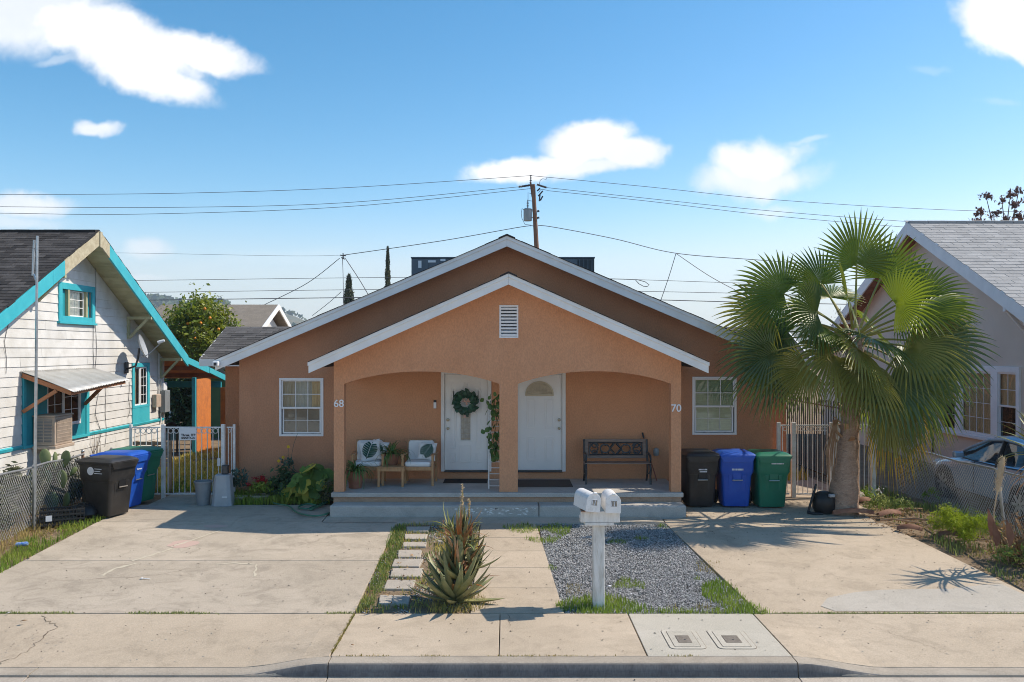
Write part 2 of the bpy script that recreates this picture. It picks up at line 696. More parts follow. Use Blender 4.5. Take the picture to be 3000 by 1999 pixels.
def glass_mat(name, tint=(.75, .8, .8), refl=0.16, rough=0.02):
    m = bpy.data.materials.new(name)
    m.use_nodes = True
    t = NT(m.node_tree)
    out = t.new('ShaderNodeOutputMaterial')
    tr = t.new('ShaderNodeBsdfTransparent'); tr.inputs[0].default_value = (*tint, 1)
    gl = t.new('ShaderNodeBsdfGlossy'); gl.inputs['Roughness'].default_value = rough
    n = t.noise(t.new('ShaderNodeNewGeometry').outputs['Position'], 2.2, 2, .5)
    bp = t.new('ShaderNodeBump'); bp.inputs['Strength'].default_value = .12; bp.inputs['Distance'].default_value = .05
    t.link(n.outputs[0], bp.inputs['Height']); t.link(bp.outputs[0], gl.inputs['Normal'])
    fr = t.new('ShaderNodeFresnel')
    t.link(t.math('MULTIPLY_ADD', t.new('ShaderNodeNewGeometry').outputs['Backfacing'], -.8333, 1.5), fr.inputs[0])
    f = t.math('ADD', fr.outputs[0], refl, clamp=True)
    mx = t.new('ShaderNodeMixShader')
    t.link(f, mx.inputs[0]); t.link(tr.outputs[0], mx.inputs[1]); t.link(gl.outputs[0], mx.inputs[2])
    t.link(mx.outputs[0], out.inputs[0])
    return m


M = {}
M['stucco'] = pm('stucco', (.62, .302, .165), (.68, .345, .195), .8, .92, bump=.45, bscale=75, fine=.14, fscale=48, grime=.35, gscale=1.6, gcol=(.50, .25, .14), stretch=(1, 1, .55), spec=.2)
M['stucco_shaded'] = pm('stucco_shaded', (.475, .235, .135), (.53, .27, .16), .8, .92, bump=.45, bscale=75, fine=.14, fscale=48, grime=.35, gscale=1.6, gcol=(.38, .18, .105), stretch=(1, 1, .55), spec=.2)  # same stucco, darkened: shade on the main wall is put into the colour
M['white_trim'] = pm('white_trim', (.86, .85, .83), (.79, .78, .76), 1.5, .55, grime=.18, gscale=2.5, gcol=(.5, .48, .44), bump=.06, bscale=25)
M['white_door'] = pm('white_door', (.89, .88, .86), (.86, .85, .84), 2.0, .4)
M['white_vinyl'] = pm('white_vinyl', (.82, .82, .83), None, rough=.35)
M['white_iron'] = pm('white_iron', (.80, .79, .78), (.70, .67, .63), 6, .45, grime=.4, gscale=9, gcol=(.35, .25, .18))
M['concrete'] = concrete_mat('drive_concrete', (0.423, 0.36, 0.284), (0.51, 0.435, 0.348), .55, .6)
M['sidewalk'] = concrete_mat('sidewalk_concrete', (0.447, 0.365, 0.273), (0.528, 0.435, 0.331), .62, .5)
M['panel_concrete'] = concrete_mat('panel_concrete', (.46, .425, .355), (.53, .485, .415), .7, .35)
M['patch_concrete'] = concrete_mat('patch_concrete', (.425, .385, .33), (.49, .45, .39), .72, .4)
M['porch_concrete'] = concrete_mat('porch_concrete', (.46, .43, .39), (.54, .51, .47), .6, .5)
M['porch_paint'] = concrete_mat('porch_paint', (.44, .29, .20), (.50, .38, .29), .5, .5)
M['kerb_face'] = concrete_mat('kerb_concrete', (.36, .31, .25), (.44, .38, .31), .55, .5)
M['asphalt'] = concrete_mat('road_concrete', (0.418, 0.36, 0.302), (0.487, 0.429, 0.36), .6, .45)
M['dirt'] = pm('dirt', (.20, .145, .095), (.30, .23, .16), 2.5, .98, bump=.8, bscale=25, fine=.4, fscale=60, spec=.1)
M['dark_dirt'] = pm('dark_dirt', (.07, .055, .04), (.12, .09, .065), 5, .98, bump=.6, bscale=40, spec=.1)
M['gravel_bed'] = pm('gravel_bed', (.05, .05, .052), (.10, .095, .09), 8, .95, bump=.8, bscale=60, spec=.1)
M['gravel'] = pm('gravel', (.285, .28, .275), (.385, .38, .37), 12, .85, island=.5, spec=.25)
M['grass_green'] = pm('grass_green', (.19, .29, .045), (.30, .35, .065), 1.6, .7, island=.45, transl=.35, spec=.2)
M['grass_dry'] = pm('grass_dry', (.40, .31, .12), (.28, .26, .08), 1.8, .8, island=.4, transl=.3, spec=.15)
M['grass_yellow'] = pm('grass_yellow', (.58, .46, .12), (.44, .42, .10), 2.0, .8, island=.35, transl=.3, spec=.15)
M['weed'] = pm('weed', (.17, .24, .055), (.30, .32, .11), 3, .7, island=.45, transl=.3, spec=.2)
M['shrub_lime'] = pm('shrub_lime', (.22, .30, .02), (.34, .38, .03), 4, .6, island=.4, transl=.4, spec=.2)
M['dry_leaf'] = pm('dry_leaf', (.22, .12, .055), (.36, .24, .13), 5, .85, island=.5, transl=.2, spec=.15)
M['litter_dark'] = pm('litter_dark', (.035, .028, .022), None, rough=.9, island=.6)
M['palm_leaf'] = pm('palm_leaf', (.055, .105, .03), (.11, .155, .04), 1.6, .36, island=.35, transl=.26, tcol=(.36, .40, .03), spec=.6)
M['palm_leaf_young'] = pm('palm_leaf_young', (.08, .145, .02), (.14, .19, .028), 1.6, .36, island=.3, transl=.36, tcol=(.42, .50, .02), spec=.4)
M['palm_leaf_old'] = pm('palm_leaf_old', (.15, .18, .045), (.26, .26, .065), 1.8, .42, island=.4, transl=.34, tcol=(.62, .52, .06), spec=.35)
M['palm_tip'] = pm('palm_tip', (.66, .48, .05), (.60, .30, .04), 3, .6, island=.4, transl=.45, tcol=(.8, .5, .05))
M['palm_dead'] = pm('palm_dead', (.34, .20, .11), (.46, .31, .19), 6, .85, island=.4, transl=.2)
M['petiole'] = pm('petiole', (.22, .24, .05), (.32, .26, .07), 3, .45, spec=.4)
M['palm_trunk'] = pm('palm_trunk', (.34, .225, .16), (.50, .36, .27), 5, .95, bump=1.0, bscale=22, stretch=(1.0, 1.0, 2.6), grime=.75, gscale=5, gcol=(.11, .07, .05), fine=.3, fscale=50, spec=.1)
M['aloe'] = pm('aloe', (.17, .20, .095), (.30, .285, .13), 7, .5, vary=.25, spec=.4, grime=.35, gscale=6, gcol=(.26, .17, .08))
M['aloe_red'] = pm('aloe_red', (.42, .15, .05), (.30, .20, .08), 8, .55, vary=.3, transl=.2)
M['siding'] = pm('siding', (.72, .71, .685), (.62, .61, .58), 1.6, .6, vary=.05, grime=.35, gscale=3.2, gcol=(.45, .42, .36), bump=.12, bscale=30, spec=.3)
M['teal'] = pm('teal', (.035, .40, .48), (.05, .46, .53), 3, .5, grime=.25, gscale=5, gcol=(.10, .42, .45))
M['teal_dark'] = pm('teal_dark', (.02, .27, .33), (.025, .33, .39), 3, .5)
M['peeled'] = pm('peeled', (.52, .47, .33), (.42, .36, .24), 8, .8, grime=.5, gscale=7, gcol=(.28, .22, .13), bump=.2, bscale=40)
M['soffit_cream'] = pm('soffit_cream', (.50, .48, .30), (.42, .40, .24), 2.5, .75, vary=.1, grime=.4, gscale=4, gcol=(.25, .22, .13))
M['shingle_dark'] = pm('shingle_dark', (.105, .10, .10), (.135, .13, .125), 6, .95, vary=.32, bump=.5, bscale=160, fine=.35, fscale=220, spec=.15)
M['shingle_black'] = pm('shingle_black', (.045, .043, .042), (.065, .06, .06), 6, .95, vary=.3, bump=.5, bscale=160, fine=.3, fscale=220, spec=.15)
M['shingle_grey'] = pm('shingle_grey', (.36, .355, .35), (.42, .41, .40), 3, .92, vary=.10, bump=.4, bscale=140, fine=.3, fscale=200, spec=.15)
M['shingle_char'] = pm('shingle_char', (.060, .056, .055), (.085, .08, .077), 6, .95, vary=.4, bump=.5, bscale=160, fine=.35, fscale=220, spec=.15)
M['shingle_tan'] = pm('shingle_tan', (.20, .17, .135), (.25, .21, .17), 3, .95, vary=.2, island=.2, bump=.5, bscale=40, fine=.35, fscale=60)
M['shingle_gap'] = pm('shingle_gap', (.03, .03, .03), None, rough=1)
M['wall_taupe'] = pm('wall_taupe', (.70, .585, .50), (.74, .625, .535), .7, .9, bump=.35, bscale=90, fine=.12, fscale=120, grime=.3, gscale=.8, gcol=(.57, .46, .39), spec=.2)
M['trim_grey'] = pm('trim_grey', (.86, .85, .86), (.80, .79, .80), 3, .6)
M['wood_red'] = pm('wood_red', (.26, .10, .055), (.35, .15, .08), 4, .7, vary=.2)
M['plywood'] = pm('plywood', (.62, .20, .04), (.50, .16, .04), 7, .7, grime=.35, gscale=3, gcol=(.25, .08, .03), bump=.2, bscale=30)
M['raw_wood'] = pm('raw_wood', (.46, .20, .09), (.36, .15, .07), 6, .7, stretch=(8, 1, 8))
M['galv'] = pm('galv', (.55, .56, .56), (.45, .46, .46), 8, .38, metal=.75, grime=.2, gscale=6)
M['zinc_sheet'] = pm('zinc_sheet', (.60, .60, .58), (.52, .52, .50), 3, .45, metal=.45, grime=.35, gscale=5, gcol=(.35, .30, .24))
M['wire_mesh'] = pm('wire_mesh', (.62, .62, .61), (.5, .5, .49), 6, .4, metal=.45)
M['rust'] = pm('rust', (.28, .15, .09), (.36, .22, .15), 12, .85)
M['tan_metal'] = pm('tan_metal', (.50, .40, .31), (.42, .33, .26), 4, .6, grime=.45, gscale=5, gcol=(.28, .20, .14))
M['dark_void'] = pm('dark_void', (.015, .014, .013), None, rough=.9)
M['interior'] = pm('interior', (.16, .15, .14), (.24, .21, .19), 2, .9)
M['curtain_white'] = pm('curtain_white', (.80, .77, .73), (.62, .60, .56), 3, .9, stretch=(14, 14, .6), transl=.2)
M['curtain_tan'] = pm('curtain_tan', (.55, .44, .32), (.68, .58, .47), 3, .9, stretch=(5, 5, .7), transl=.2)
M['curtain_orange'] = pm('curtain_orange', (.95, .66, .37), (.88, .56, .29), 3, .9, stretch=(14, 14, .6), transl=.2)
M['blind'] = pm('blind', (.60, .70, .50), (.50, .60, .42), 3, .8, stretch=(1, 1, 14))
M['glass'] = glass_mat('glass', (.93, .96, .94), .05)
M['glass_dark'] = glass_mat('glass_dark', (.30, .33, .33), .06)
M['glass_car'] = glass_mat('glass_car', (.30, .37, .40), .05)
M['frosted'] = pm('frosted', (.47, .44, .39), (.36, .33, .29), 14, .25, bump=.5, bscale=45)
M['frosted_gold'] = pm('frosted_gold', (.52, .45, .33), (.40, .34, .24), 10, .25, bump=.5, bscale=35)
M['steel'] = pm('steel', (.55, .54, .52), None, rough=.3, metal=.9)
M['brass'] = pm('brass', (.35, .30, .22), None, rough=.35, metal=.8)
M['black_plastic'] = pm('black_plastic', (.020, .019, .019), (.032, .030, .029), 3, .42, grime=.35, gscale=4, gcol=(.075, .065, .055), bump=.04, bscale=40)
M['blue_plastic'] = pm('blue_plastic', (.012, .075, .42), (.016, .095, .47), 3, .42, grime=.22, gscale=4, gcol=(.05, .11, .33), bump=.04, bscale=40)
M['green_plastic'] = pm('green_plastic', (.008, .145, .085), (.011, .17, .10), 3, .42, grime=.22, gscale=4, gcol=(.05, .15, .10), bump=.04, bscale=40)
M['label_white'] = pm('label_white', (.75, .76, .78), None, rough=.5)
M['ink_dark'] = pm('ink_dark', (.03, .03, .035), None, rough=.6)
M['grey_plastic'] = pm('grey_plastic', (.25, .27, .285), (.21, .23, .245), 3, .45, grime=.2, gscale=5)
M['grey_plastic_light'] = pm('grey_plastic_light', (.38, .40, .42), (.33, .35, .37), 3, .45, grime=.2, gscale=5)
M['teak'] = pm('teak', (.52, .29, .135), (.42, .22, .10), 5, .5, stretch=(6, 6, 1), vary=.08)
M['cushion'] = pm('cushion', (.80, .80, .79), (.74, .75, .75), 6, .9, bump=.2, bscale=80)
M['print_green'] = pm('print_green', (.01, .06, .045), (.02, .09, .06), 12, .9)
M['terracotta'] = pm('terracotta', (.24, .10, .06), (.30, .14, .09), 5, .8)
M['stone_pot'] = pm('stone_pot', (.50, .44, .38), (.40, .34, .29), 6, .85)
M['pot_leaf'] = pm('pot_leaf', (.07, .15, .035), (.12, .21, .055), 4, .5, island=.35, transl=.2)
M['squash_leaf'] = pm('squash_leaf', (.10, .20, .04), (.16, .26, .055), 8, .55, vary=.3, transl=.25, spec=.35)
M['squash_yellow'] = pm('squash_yellow', (.55, .47, .07), (.40, .38, .07), 6, .6, vary=.2, transl=.3)
M['bush_dark'] = pm('bush_dark', (.03, .075, .03), (.06, .115, .04), 3, .6, island=.4, transl=.2)
M['bush_blue'] = pm('bush_blue', (.05, .10, .075), (.09, .15, .11), 5, .6, island=.3, transl=.15)
M['petal_red'] = pm('petal_red', (.42, .008, .012), (.30, .005, .01), 9, .6, island=.3, transl=.2)
M['petal_yellow'] = pm('petal_yellow', (.75, .52, .02), None, rough=.6, transl=.3)
M['petal_white'] = pm('petal_white', (.75, .75, .72), None, rough=.6, transl=.3)
M['wreath'] = pm('wreath', (.010, .055, .030), (.018, .085, .045), 10, .4, vary=.3, spec=.5)
M['pink_bow'] = pm('pink_bow', (.62, .36, .28), (.70, .46, .38), 6, .8)
M['iron_dark'] = pm('iron_dark', (.055, .058, .062), (.085, .085, .085), 10, .45, metal=.5)
M['bench_wood'] = pm('bench_wood', (.20, .145, .115), (.27, .20, .16), 5, .6, stretch=(1, 8, 8))
M['mat_brown'] = pm('mat_brown', (.065, .052, .045), (.085, .068, .06), 30, .95, bump=.4, bscale=150)
M['mat_black'] = pm('mat_black', (.018, .017, .016), (.03, .028, .026), 30, .95, bump=.4, bscale=150)
M['red_paint'] = pm('red_paint', (.24, .05, .035), None, rough=.5)
M['hose'] = pm('hose', (.04, .15, .085), (.06, .20, .12), 8, .45)
M['mail_white'] = pm('mail_white', (.83, .82, .80), (.77, .76, .74), 5, .4, grime=.55, gscale=11, gcol=(.5, .45, .4))
M['post_white'] = pm('post_white', (.76, .745, .71), (.62, .60, .55), 6, .7, stretch=(3, 3, .5), grime=.45, gscale=6, gcol=(.30, .27, .23), bump=.3, bscale=30)
M['brick_red'] = pm('brick_red', (.32, .13, .08), (.40, .19, .12), 5, .9)
M['cactus'] = pm('cactus', (.12, .165, .065), (.17, .20, .09), 6, .55, vary=.15, spec=.35)
M['sage'] = pm('sage', (.085, .105, .055), (.15, .15, .085), 4, .8, island=.4, transl=.15)
M['bark'] = pm('bark', (.13, .095, .07), (.20, .15, .11), 8, .95, bump=.6, bscale=20)
M['pole_wood'] = pm('pole_wood', (.26, .135, .08), (.19, .10, .065), 3, .9, stretch=(4, 4, .4), grime=.4, gscale=2, gcol=(.10, .06, .045))
M['insulator'] = pm('insulator', (.05, .045, .05), None, rough=.4)
M['transformer'] = pm('transformer', (.33, .37, .39), (.28, .32, .34), 3, .5)
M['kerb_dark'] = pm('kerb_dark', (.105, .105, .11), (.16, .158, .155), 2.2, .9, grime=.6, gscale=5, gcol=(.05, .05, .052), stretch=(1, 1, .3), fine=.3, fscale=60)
M['wire'] = pm('wire', (.09, .09, .10), None, rough=.6)
M['ac_grey'] = pm('ac_grey', (.105, .135, .165), (.085, .11, .135), 2, .5, metal=.2)
M['ac_grille'] = pm('ac_grille', (.035, .045, .055), None, rough=.6)
M['citrus_leaf'] = pm('citrus_leaf', (.11, .17, .02), (.24, .26, .035), 1.8, .5, island=.5, transl=.3, tcol=(.4, .45, .03))
M['orange_fruit'] = pm('orange_fruit', (.80, .27, .02), None, rough=.5)
M['cypress'] = pm('cypress', (.055, .075, .04), (.11, .115, .06), .8, .8, island=.45, transl=.1)
M['red_leaf'] = pm('red_leaf', (.12, .06, .05), (.19, .10, .075), 2, .7, island=.45, transl=.2)
M['far_leaf'] = pm('far_leaf', (.05, .085, .03), (.10, .14, .045), .8, .7, island=.45, transl=.2)
M['hill'] = pm('hill', (.10, .11, .07), (.20, .17, .11), .02, .95, fine=.4, fscale=.12)
M['car_paint'] = pm('car_paint', (.29, .41, .56), (.31, .43, .58), 1, .25, metal=.25, coat=.8)
M['car_trim'] = pm('car_trim', (.02, .02, .022), None, rough=.4)
M['tyre'] = pm('tyre', (.022, .021, .02), (.04, .036, .032), 8, .85)
M['rim'] = pm('rim', (.45, .46, .47), None, rough=.3, metal=.9)
M['tail_red'] = pm('tail_red', (.35, .01, .01), None, rough=.2)
M['headlight'] = pm('headlight', (.65, .68, .70), None, rough=.15)
M['plume'] = pm('plume', (.62, .50, .34), (.52, .40, .26), 12, .95, transl=.3)
M['plume_fluff'] = pm('plume_fluff', (.66, .54, .38), None, rough=.95, island=.3, transl=.4)
M['yucca'] = pm('yucca', (.18, .215, .06), (.28, .28, .09), 5, .5, vary=.3, transl=.3, tcol=(.5, .5, .05))
M['husk'] = pm('husk', (.22, .085, .045), (.30, .14, .08), 7, .75, vary=.3)
M['rock'] = pm('rock', (.30, .26, .22), (.38, .34, .29), 6, .95, bump=.6, bscale=25)
M['blue_can'] = pm('blue_can', (.05, .20, .60), (.4, .5, .7), 20, .3, metal=.4)
M['chalk_pink'] = pm('chalk_pink', (.52, .37, .31), None, rough=.95)
M['chalk'] = pm('chalk', (.54, .48, .37), None, rough=.95)
M['crack'] = pm('crack', (.11, .085, .06), (.16, .12, .085), 9, .98)
M['green_wall'] = pm('green_wall', (.09, .20, .10), (.11, .24, .12), 2, .8)
M['pallet_wood'] = pm('pallet_wood', (.42, .31, .21), (.33, .23, .15), 5, .9, vary=.2)
M['tile_path'] = pm('tile_path', (.36, .33, .30), (.30, .27, .25), 3, .9)
M['stepping'] = concrete_mat('stepping_concrete', (0.418, 0.371, 0.313), (0.487, 0.441, 0.377), .6, .5)
M['iron_cover'] = pm('iron_cover', (.155, .13, .105), (.21, .18, .15), 25, .75, bump=.3, bscale=90)
M['black_rubber'] = pm('black_rubber', (.012, .012, .013), None, rough=.5)
M['fence_black'] = pm('fence_black', (.03, .03, .032), None, rough=.5)
M['slat_dark'] = pm('slat_dark', (.06, .065, .075), (.09, .09, .10), 4, .7)


# ------------------------------------------------------------------ the ground, the street and the paved lot
def grid_sheet(name, xs, ys, zf, mat, kind='structure', label=None, parent=None):
    v = [(x, y, zf(x, y)) for y in ys for x in xs]
    n = len(xs)
    f = [(j * n + i, j * n + i + 1, (j + 1) * n + i + 1, (j + 1) * n + i) for j in range(len(ys) - 1) for i in range(n - 1)]
    return npmesh(name, v, f, mat, parent, kind, label)


def ground_z(x, y):
    if y < 11.0:
        return -0.30
    return zg(y) - 0.045


grid_sheet('ground', [-1900, -600, -120, -30, -12, -8, -4, 0, 4, 8, 12, 30, 120, 600, 1900],
           [-300, -100, 0, 8, 10.98, 11.0, 11.02, 12, 13, 14, 15, 15.9, 17, 19, 22, 25.9, 40, 80, 200, 800, 1500], ground_z, M['dirt'],
           label='bare brown earth under and around the paved lot')
grid_sheet('road', [-300, -40, -10, 0, 10, 40, 300], [-9, -4, 0, 4, 8.72], lambda x, y: -0.152 + 0.006 * abs(y - 2) * -1 * 0.3, M['asphalt'],
           label='pale worn street surface in front of the kerb')


def kerb_drop(x):
    t = max(0.0, min(1.0, (-1.95 - x) / 1.02)) + max(0.0, min(1.0, (x - 3.16) / 1.04))
    t = t * t * (3 - 2 * t)
    return -0.125 * t


def zside(x, y):
    return kerb_drop(x) * max(0.0, min(1.0, (11.02 - y) / 1.54))


def slab(name, parent, x0, x1, y0, y1, zf, mat, thick=0.10, nx=None, ny=None, bevel=0.006, xf0=None, xf1=None, label=None):
    """Poured slab with its own edges; xf0/xf1 give slanting left/right edges as functions of y."""
    nx = nx or max(1, int((x1 - x0) / 0.3))
    ny = ny or max(1, int((y1 - y0) / 0.4))
    mb = MB()
    top, bot = [], []
    for j in range(ny + 1):
        y = y0 + (y1 - y0) * j / ny
        a = xf0(y) if xf0 else x0
        b = xf1(y) if xf1 else x1
        for i in range(nx + 1):
            x = a + (b - a) * i / nx
            z = zf(x, y)
            top.append((x, y, z)); bot.append((x, y, z - thick))
    n = nx + 1
    N = n * (ny + 1)
    fs = []
    for j in range(ny):
        for i in range(nx):
            a = j * n + i
            fs.append((a, a + 1, a + n + 1, a + n))
    for i in range(nx):
        fs.append((i, i + N, i + 1 + N, i + 1))
        k = ny * n + i
        fs.append((k, k + 1, k + 1 + N, k + N))
    for j in range(ny):
        a = j * n
        fs.append((a, a + n, a + n + N, a + N))
        b = a + nx
        fs.append((b, b + N, b + n + N, b + n))
    mb.add(top + bot, fs)
    return mb.build(name, mat, parent, bevel=bevel, label=label, fix=False)


def crack(parent, pts, w=0.008, zf=None, jit=0.03, n=10, mat='crack', name='crack', lift=0.004):
    """A thin dirt-filled crack following a wandering line."""
    zf = zf or (lambda x, y: zg(y))
    line = []
    for (a, b) in zip(pts[:-1], pts[1:]):
        for k in range(n):
            t = k / n
            line.append(Vector((a[0] + (b[0] - a[0]) * t + random.uniform(-jit, jit), a[1] + (b[1] - a[1]) * t + random.uniform(-jit, jit) * .6, 0)))
    line.append(Vector((*pts[-1], 0)))
    v, f = [], []
    for i, p in enumerate(line):
        d = (line[min(i + 1, len(line) - 1)] - line[max(i - 1, 0)]).normalized()
        s = Vector((-d.y, d.x, 0)) * w * random.uniform(.3, .8)
        for q in (p - s, p + s):
            v.append((q.x, q.y, zf(q.x, q.y) + lift))
    for i in range(len(line) - 1):
        f.append((2 * i, 2 * i + 1, 2 * i + 3, 2 * i + 2))
    return npmesh(name, v, f, M[mat], parent)


# gutter and kerb
gut = struct('gutter', 'concrete gutter pan along the foot of the kerb')
for a, b in ((-16, -5.2), (-5.19, -1.95), (-1.94, 3.16), (3.17, 7.6), (7.61, 16)):
    slab('gutter_slab', gut, a, b, 8.72, 9.262, lambda x, y: -0.150 - 0.012 * math.sin((y - 8.72) / .54 * 3.1), M['asphalt'], nx=6, ny=4)
ke = struct('kerb', 'concrete kerb in shade with two dropped driveway entrances')


def kerb_seg(x0, x1):
    n = max(2, int((x1 - x0) / 0.15))
    prof = lambda d: [(9.245, -0.24), (9.262, -0.13), (9.278, d - 0.018), (9.302, d - 0.002), (9.33, d), (9.472, d), (9.472, -0.24)]
    rings = []
    for i in range(n + 1):
        x = x0 + (x1 - x0) * i / n
        d = kerb_drop(x)
        rings.append([(x, yy, zz) for yy, zz in prof(d)])
    mb = MB()
    mb.loft(rings)
    k_ = mb.build('kerb_stone', M['kerb_face'], ke, smooth=True, angle=30)
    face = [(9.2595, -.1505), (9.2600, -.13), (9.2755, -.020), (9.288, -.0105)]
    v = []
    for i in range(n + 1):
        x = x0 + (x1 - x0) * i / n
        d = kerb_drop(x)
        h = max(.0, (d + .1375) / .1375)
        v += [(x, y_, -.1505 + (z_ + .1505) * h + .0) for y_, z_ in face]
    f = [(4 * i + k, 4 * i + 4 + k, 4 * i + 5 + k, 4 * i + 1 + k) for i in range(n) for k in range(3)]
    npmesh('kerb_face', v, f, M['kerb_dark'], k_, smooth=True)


for a, b in ((-16, -5.205), (-5.19, -1.95), (-1.938, 3.158), (3.17, 7.6), (7.61, 16)):
    kerb_seg(a, b)

sw = struct('sidewalk', 'tan concrete sidewalk of large poured slabs')
for a, b, m in ((-16, -7.9, 'sidewalk'), (-7.89, -1.975, 'sidewalk'), (-1.955, -0.093, 'sidewalk'), (-0.083, 1.555, 'sidewalk'), (1.57, 3.165, 'panel_concrete'), (3.18, 7.4, 'sidewalk'), (7.41, 16, 'sidewalk')):
    o = slab('slab', sw, a, b, 9.486, 11.012, zside, M[m], label='newer greyer slab holding two meter boxes' if m == 'panel_concrete' else None)
crack(sw, [(-5.95, 10.95), (-5.6, 10.6), (-5.55, 9.9), (-5.7, 9.52)], .007, zside, .04)
crack(sw, [(4.55, 10.6), (4.9, 10.1), (5.1, 9.8)], .003, zside, .03)
crack(sw, [(0.03, 10.95), (0.035, 10.5)], .005, zside, .02)

# driveways, entrance walk and the strip before the porch
dl = struct('driveway', 'wide stained concrete driveway before the white sided house')
XL = lambda y: -7.55 + (y - 11) * 0.03
slab('slab', dl, -7.5, -1.98, 11.035, 13.215, lambda x, y: zg(y), M['concrete'], xf0=XL)
slab('slab', dl, -7.5, -1.985, 13.228, 15.45, lambda x, y: zg(y), M['concrete'], xf0=XL)
slab('slab', dl, -7.4, -3.36, 15.462, 16.97, lambda x, y: zg(y), M['concrete'], ny=6)
slab('slab', dl, -7.15, -5.72, 16.982, 18.5, lambda x, y: zg(y), M['concrete'])
crack(dl, [(-6.6, 12.2), (-5.2, 12.5), (-4.6, 12.9)], .004, None, .06)
crack(dl, [(-3.4, 14.0), (-2.9, 14.6), (-2.2, 14.75)], .004, None, .05)
# chalk scribbles on the driveway
for pts, w, mt in (([G(295, 1687), G(335, 1668), G(400, 1650)], .05, 'chalk'), ([G(385, 1645), G(470, 1620), G(505, 1607)], .05, 'chalk'),
                   ([G(500, 1604), G(555, 1585), G(650, 1553)], .04, 'chalk'), ([G(630, 1655), G(690, 1650), G(750, 1655), G(745, 1690)], .03, 'chalk')):
    crack(dl, [(p.x, p.y) for p in pts], w, None, .02, 6, mt, 'chalk_line', .0035)


def blob(parent, name, cx, cy, rx, ry, mat, lift=0.003, zf=None, n=22, jag=.25):
    v = [(cx, cy, 0)]
    for k in range(n):
        a = 2 * math.pi * k / n
        r = 1 + jag * noise.noise(Vector((math.cos(a) * 1.7 + cx, math.sin(a) * 1.7 + cy, .5))) + random.uniform(-.05, .05)
        v.append((cx + rx * r * math.cos(a), cy + ry * r * math.sin(a), 0))
    v = [(x, y, (zf(x, y) if zf else zg(y)) + lift) for x, y, _ in v]
    f = [(0, 1 + k, 1 + (k + 1) % n) for k in range(n)]
    return npmesh(name, v, f, mat, parent)


p = G(535, 1595); blob(dl, 'chalk_smudge', p.x, p.y, .24, .22, M['chalk_pink'])
p = G(630, 1542); blob(dl, 'chalk_smudge', p.x, p.y, .20, .10, M['chalk_pink'])

dr = struct('driveway', 'clean concrete driveway shaded by the fan palm')
XA = lambda y: 3.27 - (y - 11.03) * 0.095
XB = lambda y: 7.25 - (y - 11.03) * 0.11
slab('slab', dr, 3.2, 7.2, 11.035, 15.40, lambda x, y: zg(y), M['sidewalk'], xf0=XA, xf1=XB)
slab('slab', dr, 2.85, 6.7, 15.412, 16.55, lambda x, y: zg(y), M['sidewalk'], ny=6, xf0=lambda y: 2.87 if y < 15.75 else 3.36)
slab('slab', dr, 3.36, 7.0, 16.562, 17.93, lambda x, y: zg(y), M['sidewalk'])
slab('slab', dr, 5.75, 7.3, 17.94, 26.0, lambda x, y: zg(y), M['concrete'])
# grey cement repair along the foot of the drive
v = []
edge = [(4.28, 11.06), (4.12, 11.3), (4.35, 11.55), (4.75, 11.78), (5.2, 11.9), (5.6, 11.93), (6.2, 11.95), (6.7, 12.05), (7.05, 12.1)]
top = [(x + random.uniform(-.03, .03), y + random.uniform(-.03, .03)) for x, y in edge]
poly = top + [(7.18, 11.06)]
cx, cy = 5.8, 11.4
vv = [(cx, cy, zg(cy) + .005)] + [(x, y, zg(y) + .005) for x, y in poly]
npmesh('cement_patch', vv, [(0, i, i + 1) for i in range(1, len(poly))] + [(0, len(poly), 1)], M['patch_concrete'], dr, label='grey cement repair at the foot of the drive')

wk = struct('walkway', 'narrow concrete walk leading from the sidewalk to the porch')
WA = lambda y: -0.47
WB = lambda y: 0.74 - (y - 11.03) * 0.05
for a, b in ((11.035, 11.975), (11.985, 12.865), (12.875, 13.70), (13.707, 14.455), (14.468, 15.36)):
    slab('slab', wk, -0.47, 0.7, a, b, lambda x, y: zg(y), M['sidewalk'], xf0=WA, xf1=WB, nx=4, ny=3)
slab('slab', wk, -3.34, 2.85, 15.372, 15.90, lambda x, y: zg(y), M['concrete'], ny=3)

# planting strip beds
bed = struct('planting_bed', 'dark earth of the strips beside the walk')


def px_poly(*pts):
    return [(G(a, b).x, G(a, b).y) for a, b in pts]


def bed_sheet(poly, mat, lift, name='bed'):
    cx = sum(p[0] for p in poly) / len(poly); cy = sum(p[1] for p in poly) / len(poly)
    v = [(cx, cy, zg(cy) + lift)] + [(x, y, zg(y) + lift) for x, y in poly]
    return npmesh(name, v, [(0, 1 + i, 1 + (i + 1) % len(poly)) for i in range(len(poly))], mat, bed)


GRAV = [(.58, 14.46), (.62, 13.2), (.72, 11.05), (3.26, 11.05), (3.10, 12.3), (2.86, 15.36), (.6, 15.36)]
bed_sheet(GRAV, M['gravel_bed'], -.030)
STRIP = [(-1.97, 11.05), (-.48, 11.05), (-.48, 15.36), (-1.97, 15.36)]
bed_sheet(STRIP, M['dirt'], -.030)
GARDEN = [(-5.66, 16.98), (-3.35, 16.98), (-3.35, 17.98), (-5.66, 17.98)]
bed_sheet(GARDEN, M['dark_dirt'], -.02)


